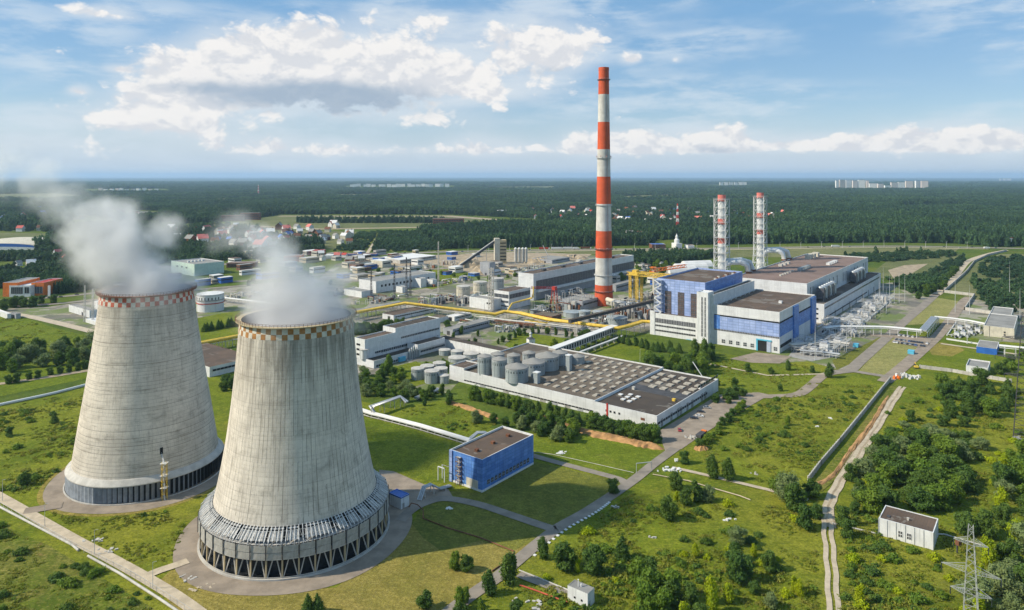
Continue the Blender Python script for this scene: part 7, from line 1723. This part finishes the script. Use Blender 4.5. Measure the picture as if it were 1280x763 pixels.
# bushes
bl = random.Random(12)
def bushes(where, poly, n, kinds_, sr, seed):
    pts = np.array([[P(*q).x, P(*q).y] for q in poly]); g = random.Random(seed); x0, y0 = pts.min(0); x1, y1 = pts.max(0); W = []
    while len(W) < n:
        x, y = g.uniform(x0, x1), g.uniform(y0, y1)
        if inside(x, y, pts): W.append((x/y, x, y, g.choice(kinds_), g.uniform(*sr)))
    W.sort(); cn = {}
    nm = {'bush':'green bush','dbush':'dark low bush','bbush':'yellow-green bush'}
    for (_, x, y, k, s) in W:
        c_ = cn.get(k, 0); cn[k] = c_+1; o = bpy.data.objects.new('bush', BUSH[k][g.randrange(2)]); COL.objects.link(o); o.location = (x, y, 0); o.rotation_euler = (0,0,g.uniform(0,6)); o.scale = (s*g.uniform(.9,1.4), s*g.uniform(.9,1.4), s)
        tag(o, f"{ordn(c_)} {nm[k]} from the left {where}", 'bush', 'bushes ' + where)
bushes('on the lower middle meadow', [(690,690),(760,640),(860,610),(1000,640),(1020,760),(800,763),(680,740)], 34, ['bush','dbush','bbush'], (.7,1.6), 1)
bushes('on the wild ground left of the access road', [(0,655),(190,745),(240,790),(0,780)], 26, ['bush','dbush'], (.6,1.5), 2)
bushes('on the large right meadow above the path', [(880,560),(960,500),(1100,475),(1040,540),(1000,600),(900,580)], 26, ['bush','dbush'], (.6,1.4), 3)
bushes('on the grass right of the track', [(1060,680),(1095,672),(1180,695),(1200,763),(1060,763)], 30, ['bush','dbush','bbush'], (.7,1.7), 4)
bushes('on the left meadow before the rear cooling tower', [(0,520),(90,500),(95,560),(40,610),(0,620)], 16, ['bush','dbush'], (.7,1.5), 5)
bushes('on the scrubland in the right middle', [(1100,520),(1180,480),(1280,490),(1280,600),(1200,640),(1060,600)], 40, ['bush','dbush','bbush'], (.9,2.0), 6)

# ------------------------------------------------------------------ scattered vegetation masses (forest, weeds)
def scatter_group(name, protos):
    ng = bpy.data.node_groups.new(name, 'GeometryNodeTree')
    ng.interface.new_socket('Geometry', in_out='INPUT', socket_type='NodeSocketGeometry'); ng.interface.new_socket('Geometry', in_out='OUTPUT', socket_type='NodeSocketGeometry')
    n = ng.nodes; l = ng.links; gi = n.new('NodeGroupInput'); go = n.new('NodeGroupOutput'); j = n.new('GeometryNodeJoinGeometry')
    def attr(nm, t):
        a = n.new('GeometryNodeInputNamedAttribute'); a.data_type = t; a.inputs['Name'].default_value = nm; return [o for o in a.outputs if o.enabled and o.name == 'Attribute'][0]
    sc = attr('sc', 'FLOAT_VECTOR'); rz = attr('rot', 'FLOAT_VECTOR'); kd = attr('kd', 'INT')
    for i, ob in enumerate(protos):
        oi = n.new('GeometryNodeObjectInfo'); oi.inputs['Object'].default_value = ob; oi.transform_space = 'ORIGINAL'
        cp = n.new('FunctionNodeCompare'); cp.data_type = 'INT'; cp.operation = 'EQUAL'; l.new(kd, [s for s in cp.inputs if s.type == 'INT'][0]); [s for s in cp.inputs if s.type == 'INT'][1].default_value = i
        io = n.new('GeometryNodeInstanceOnPoints'); l.new(gi.outputs[0], io.inputs['Points']); l.new(cp.outputs[0], io.inputs['Selection']); l.new(oi.outputs['Geometry'], io.inputs['Instance']); l.new(rz, io.inputs['Rotation']); l.new(sc, io.inputs['Scale'])
        l.new(io.outputs[0], j.inputs[0])
    l.new(j.outputs[0], go.inputs[0]); return ng
def proto(me, name='crown'):
    """a single real plant of this kind; the mass repeats its shape"""
    o = bpy.data.objects.new(name, me); return o
def mass(name, label, pts, sc, protos, kd=None):
    me = bpy.data.meshes.new(name); n = len(pts); me.vertices.add(n); me.vertices.foreach_set('co', np.asarray(pts, dtype=np.float32).ravel())
    a = me.attributes.new('sc', 'FLOAT_VECTOR', 'POINT'); a.data.foreach_set('vector', np.asarray(sc, dtype=np.float32).ravel())
    r = np.zeros((n, 3), dtype=np.float32); r[:, 2] = rng.random(n)*6.28; a = me.attributes.new('rot', 'FLOAT_VECTOR', 'POINT'); a.data.foreach_set('vector', r.ravel())
    a = me.attributes.new('kd', 'INT', 'POINT'); a.data.foreach_set('value', (kd if kd is not None else rng.integers(0, len(protos), n)).astype(np.int32))
    o = bpy.data.objects.new(name, me); COL.objects.link(o); md = o.modifiers.new('scatter', 'NODES'); md.node_group = scatter_group(name + '_scatter', protos)
    tag(o, label, kind='stuff'); return o
def in_poly(xy, poly):
    pts = np.array([[P(*q).x, P(*q).y] for q in poly]); x, y = xy[:, 0], xy[:, 1]; c = np.zeros(len(xy), bool); n = len(pts)
    for i in range(n):
        x1, y1 = pts[i]; x2, y2 = pts[(i+1) % n]
        if y1 == y2: continue
        t = ((y1 > y) != (y2 > y)) & (x < (x2-x1)*(y-y1)/(y2-y1)+x1); c ^= t
    return c
def vnoise(x, y, s, seed):
    g = np.random.default_rng(seed); T = g.random((256, 256)); u = x/s; v = y/s; i = np.floor(u).astype(int); j = np.floor(v).astype(int); fu = u-i; fv = v-j; fu = fu*fu*(3-2*fu); fv = fv*fv*(3-2*fv)
    a = T[i % 256, j % 256]; b = T[(i+1) % 256, j % 256]; c = T[i % 256, (j+1) % 256]; d = T[(i+1) % 256, (j+1) % 256]; return (a*(1-fu)+b*fu)*(1-fv)+(c*(1-fu)+d*fu)*fv
def forest_mat(m):
    t = NT(m.node_tree); g = t.new('ShaderNodeNewGeometry'); mx = [n for n in t.n if n.bl_idname == 'ShaderNodeBsdfPrincipled'][0]
    src = mx.inputs['Base Color'].links[0].from_socket
    n1 = t.noise(g.outputs['Position'], .0035, 5, .6, .5); n2 = t.noise(g.outputs['Position'], .012, 4, .65)
    c = t.mix(t.math('MULTIPLY', t.ramp(n1, .42, .60), .65), src, (.085, .165, .055)); c = t.mix(t.math('MULTIPLY', t.ramp(n2, .50, .66), .6), c, (.030, .070, .034))
    t.l.new(c, mx.inputs['Base Color'])
    tr = [n for n in t.n if n.bl_idname == 'ShaderNodeBsdfTranslucent'][0]; t.l.new(c, tr.inputs['Color'])
forest_mat(M['leaf_far'])
FAR = [crown_mesh('crown', 'leaf_far', round_lobes(9, 8.5, 6, s), 420, 1.7, s) for s in (31,32,33)] + [crown_mesh('crown', 'leaf_far', cone_lobes(10, 6, 6, 34), 380, 1.5, 34)]
fp = [bpy.data.objects.new('crown', m) for m in FAR]
# forest: spacing grows with distance so that clumps stay a few pixels wide
def fpoints(D0, D1, k, c0, polys, anti=(), xmax=.80, dens=1.0):
    out = []
    D = D0
    while D < D1:
        s = k*D + c0; W = D*xmax*2; n = max(1, int(W/s*dens)); x = (np.arange(n)+rng.random(n)*.95)/n*W - W/2; y = D + (rng.random(n)-.5)*s*1.3; out.append(np.stack([x, y, np.full(n, s)], 1)); D += s
    q = np.concatenate(out); m = np.zeros(len(q), bool)
    for p in polys: m |= in_poly(q, p)
    for p in anti: m &= ~in_poly(q, p)
    return q[m]
B_ = lambda *a: list(a)
villages = [[(v[0][0], v[1][0]), (v[0][1], v[1][0]), (v[0][1], v[1][1]), (v[0][0], v[1][1])] for v in VIL if v[2] > 10]
wood = [[(-40,223.5),(1320,223.5),(1320,262),(770,262),(745,263),(690,278),(655,273),(560,268.5),(349,268.5),(345,274),(200,282),(110,270),(-40,262)],
        [(770,260),(1320,260),(1320,306),(1240,305),(1100,303.5),(900,306),(780,307.5),(745,308),(740,285),(700,280),(745,262)],
        [(484,296),(520,291),(541,288),(690,281),(750,275),(750,308.5),(640,310),(560,311.5),(505,309)],
        [(-40,322),(30,318),(100,328),(130,345),(140,358),(100,366),(62,368),(60,361),(-40,361)], [(60,300),(110,285),(205,286),(215,330),(100,330),(40,312)],
        [(205,286),(300,286),(400,300),(405,318),(330,324),(280,326),(205,330)],
        [(1195,305),(1320,306),(1320,309),(1240,309)], [(1050,319),(1140,317),(1200,316),(1190,322),(1090,329),(1060,327)], [(1150,345),(1180,330),(1200,322),(1206,328),(1190,345),(1160,368),(1130,366),(1110,350)],
        [(1232,325),(1300,318),(1300,352),(1235,348),(1222,340)], [(1215,352),(1300,352),(1300,392),(1240,390),(1225,372)], [(780,322),(860,318),(900,320),(860,330),(800,338)],
        [(418,314),(450,290),(520,290),(560,313),(505,315)], [(0,262),(60,258),(100,268),(70,290),(0,290)]]
clear = [[(-40,243),(70,242),(130,246),(60,250),(-40,249)], [(100,236.5),(210,236),(215,240),(110,241)], [(380,244),(470,242.5),(520,245),(430,247)], [(430,232.5),(570,232),(570,235.5),(430,236)], [(600,234),(700,233),(690,236),(610,236.5)], [(760,246),(840,243.5),(860,247),(780,250)], [(930,250),(1010,248),(1030,250.5),(950,253)], [(1030,234.5),(1170,234.5),(1170,237),(1030,237)], [(1120,258),(1200,256),(1210,259),(1130,261)], [(880,231),(940,231),(940,233.5),(880,233.5)], [(230,250),(300,248),(310,251),(250,253)], [(269,281),(349,268.9),(560,268.9),(684,279.3),(541,285.5),(400,288.5)], [(140,262),(200,264),(200,273),(130,272)], [(270,278),(330,273),(330,279),(270,281)], [(820,300),(852,300),(852,312),(812,312)], [(620,266),(636,266),(636,269),(620,269)],[(440,282),(478,286),(462,318),(452,318),(474,290)]]
q = fpoints(690, 15000, .0056, 2.0, wood, clear)
for o_ in bpy.data.objects:
    if o_.name.startswith(('low_building','apartment')): HXY.append((o_.location.x, o_.location.y))
for hx, hy in HXY:
    q = q[~((np.abs(q[:, 0]-hx) < 13) & (q[:, 1] > hy-42) & (q[:, 1] < hy+14))]
xr_ = np.array([[P(x, y + (x*7 % 3)*.25).x, P(x, y + (x*7 % 3)*.25).y, 9] for x in range(372, 560, 2) for y in (276.4, 278.6) if (x*13 + int(y)) % 5]); q = np.concatenate([q, xr_])
inv = np.zeros(len(q), bool)
for v in villages: inv |= in_poly(q, v)
keep = ~inv | (rng.random(len(q)) < .42); q = q[keep]
keep = (vnoise(q[:, 0], q[:, 1], 260, 3)*.6 + vnoise(q[:, 0], q[:, 1], 90, 4)*.4 + (q[:, 1] > 1500)*.12) > .26; q = q[keep]
nz = vnoise(q[:, 0], q[:, 1], 120, 6)*.5 + vnoise(q[:, 0], q[:, 1]*.5, 420, 7)*.5; hh = np.where(q[:, 1] > 1290, 8 + 20*nz, 7 + 8*nz); w = q[:, 2]/8.5*1.1
nur = in_poly(q, [(418,314),(450,290),(520,290),(560,313),(505,315)]); hh[nur] *= .35; w[nur] *= .8
low = in_poly(q, [(1215,318),(1300,318),(1300,392),(1225,392)]) | in_poly(q, [(1050,319),(1200,316),(1206,345),(1130,368)]); hh[low] *= .45; _k = ~low | (rng.random(len(q)) < .6); q, hh, w = q[_k], hh[_k], w[_k]
sc = np.stack([w*(.85+.3*rng.random(len(q))), w*(.85+.3*rng.random(len(q))), hh/9.0*(.85+.3*rng.random(len(q)))], 1)
mass('forest', 'dense dark green forest stretching to the horizon behind the works', np.stack([q[:, 0], q[:, 1], np.zeros(len(q))], 1), sc, fp)
print('forest', len(q))
far_t = TQ[292:]; pp3 = [bpy.data.objects.new('crown', TREES[k][0][0][0]) for k in ('dark','round','pine','talldark','silver')]; kk = {'dark':0,'round':1,'pine':2,'talldark':3,'tall':3,'silver':4,'bright':1}
mass('distant_trees', 'small distant trees standing between the sheds and yards of the works', [P(a[2], a[3]) for a in far_t], [(a[4]/9*a[8],)*2 + (a[4]/9,) for a in far_t], pp3, np.array([kk[a[1]] for a in far_t]))
# weeds and tall grass tufts in the near meadows
WD = [crown_mesh('weeds', 'weeds', [(0,0,.25,.5,.7),(.4,.2,.2,.4,.6),(-.35,.1,.2,.35,.6)], 90, .26, s, core=False) for s in (41,42)] + [crown_mesh('weeds', 'leaf_dark', [(0,0,.3,.5,.8),(.3,.2,.3,.4,.7)], 110, .24, 43, core=False), crown_mesh('weeds', 'leaf', [(0,0,.3,.5,.8),(.3,.2,.3,.4,.7)], 110, .24, 44, core=False)]
wp = [bpy.data.objects.new('weeds', m) for m in WD]
near = [[(-60,640),(0,655),(215,775),(260,840),(-60,840)], [(700,690),(745,648),(800,612),(850,608),(925,630),(1020,640),(1025,830),(640,830),(655,730),(720,735)], [(880,575),(878,560),(925,520),(1010,480),(1105,482),(1040,548),(1005,600),(960,605),(890,588)],
        [(1060,660),(1066,610),(1134,490),(1200,476),(1320,495),(1320,840),(1050,840),(1048,700)], [(-40,530),(0,512),(120,485),(98,570),(50,610),(20,620),(-40,590)], [(500,512),(560,503),(620,530),(600,545),(560,545)], [(830,472),(895,442),(1010,458),(1010,478),(950,490),(900,478)],
        [(60,640),(110,650),(210,640),(235,660),(205,712),(170,706),(100,668)], [(-10,400),(20,396),(60,410),(128,428),(120,440),(-10,440)]]
n = 48000; D = 150 + (720-150)*rng.random(n*3)**1.25; x = (rng.random(n*3)*2-1)*D*.78; q = np.stack([x, D], 1)
m = np.zeros(len(q), bool)
for p in near: m |= in_poly(q, p)
nn = vnoise(q[:, 0], q[:, 1], 22, 8)*.5 + vnoise(q[:, 0], q[:, 1], 7, 9)*.5; m &= nn > .40; q = q[m]; nn = nn[m]
s = (.4 + 1.3*rng.random(len(q))**4) * (.45 + .9*np.clip((nn-.40)*3, 0, 1)); kd = np.where((nn > .66) & (rng.random(len(q)) < .4), rng.integers(2, 4, len(q)), rng.integers(0, 2, len(q)))
mass('undergrowth', 'tall grass and weeds growing through the meadows in patches', np.stack([q[:, 0], q[:, 1], np.zeros(len(q))], 1), np.stack([s*1.3, s*1.3, s], 1), wp, kd)
print('weeds', len(q))
# ------------------------------------------------------------------ steam and air
def steam(name, label, base, segs, dens, seed):
    """segs: (centre, radius) along the plume; density fades off the centre line and is torn by noise"""
    lo = Vector([min(c[i]-r*1.5 for c, r in segs) for i in range(3)]); hi = Vector([max(c[i]+r*1.5 for c, r in segs) for i in range(3)]); lo.z = max(lo.z, base)
    mb = MB(); mb.box(lo.x, hi.x, lo.y, hi.y, lo.z, hi.z, M['white']); me = mb.mesh(name); me.materials.clear()
    m = bpy.data.materials.new('steam_' + str(seed)); m.use_nodes = True; t = NT(m.node_tree); t.n.remove(t.n['Principled BSDF']); out = t.n['Material Output']
    v = t.new('ShaderNodeVolumePrincipled'); v.inputs['Color'].default_value = (.97,.98,1,1); v.inputs['Anisotropy'].default_value = .2
    tc = t.new('ShaderNodeTexCoord'); p = tc.outputs['Object']
    wn = t.new('ShaderNodeTexNoise'); t.l.new(p, wn.inputs['Vector']); wn.inputs['Scale'].default_value = .045; wn.inputs['Detail'].default_value = 3
    wv = t.vmath('MULTIPLY', t.vmath('SUBTRACT', wn.outputs['Color'], (.5,.5,.5)), (26, 26, 22)); q = t.vmath('ADD', p, wv)
    acc = None
    for c, r in segs:
        d = t.new('ShaderNodeVectorMath'); d.operation = 'DISTANCE'; t.l.new(q, d.inputs[0]); d.inputs[1].default_value = c
        g = t.math('MULTIPLY', t.ramp(d.outputs['Value'], r*1.15, r*.25), segs_w.get((seed, segs.index((c, r))), 1.0)); acc = g if acc is None else t.math('MAXIMUM', acc, g)
    n = t.noise(t.vmath('ADD', q, (seed*50, 0, 0)), .060, 7, .66, .3); f = t.ramp(t.math('ADD', t.math('MULTIPLY', acc, .55), n), .56, .88)
    t.l.new(t.math('MULTIPLY', t.math('MULTIPLY', f, acc), dens), v.inputs['Density']); t.l.new(v.outputs[0], out.inputs['Volume'])
    me.materials.append(m); o = bpy.data.objects.new(name, me); COL.objects.link(o); tag(o, label, 'steam plume', kind='thing'); return o
segs_w = {(1,0):1,(1,1):1,(1,2):.8,(1,3):.8,(1,4):.6,(1,5):.5,(1,6):.45,(1,7):.4,(1,8):.35, (2,0):1,(2,1):.9,(2,2):.75,(2,3):.55,(2,4):.5,(2,5):.4}
ax, ay = TA; bx, by = TB
steam('steam_plume', 'broad white steam plume leaving the rear cooling tower and drifting up to the left', 79, [((ax, ay, 82), 26), ((ax-4, ay, 91), 21), ((ax-15, ay+2, 102), 23), ((ax-24, ay+6, 112), 22), ((ax+4, ay+8, 108), 13), ((ax-46, ay+12, 124), 19), ((ax-62, ay+16, 134), 19), ((ax-86, ay+20, 141), 20), ((ax-104, ay+24, 148), 18)], .13, 1)
steam('steam_plume', 'thinner steam plume rising from the nearer cooling tower, thinning out above its rim', 77, [((bx, by, 81), 28), ((bx-1, by, 88), 22), ((bx-6, by+2, 98), 20), ((bx-14, by+5, 108), 17), ((bx+12, by+4, 97), 15), ((bx-26, by+8, 114), 15)], .14, 2)
# the air: one closed box round camera and scene
mb = MB(); mb.box(-61000, 61000, -61000, 61000, -1, 300, M['white']); me = mb.mesh('haze'); me.materials.clear()
m = bpy.data.materials.new('air'); m.use_nodes = True; t = NT(m.node_tree); t.n.remove(t.n['Principled BSDF']); v = t.new('ShaderNodeVolumePrincipled')
v.inputs['Color'].default_value = (.50, .72, 1.0, 1); v.inputs['Density'].default_value = HAZE; v.inputs['Anisotropy'].default_value = 0.1
t.l.new(v.outputs[0], t.n['Material Output'].inputs['Volume']); me.materials.append(m); o = bpy.data.objects.new('haze', me); COL.objects.link(o); tag(o, 'thin blue air haze over the far land', kind='stuff')
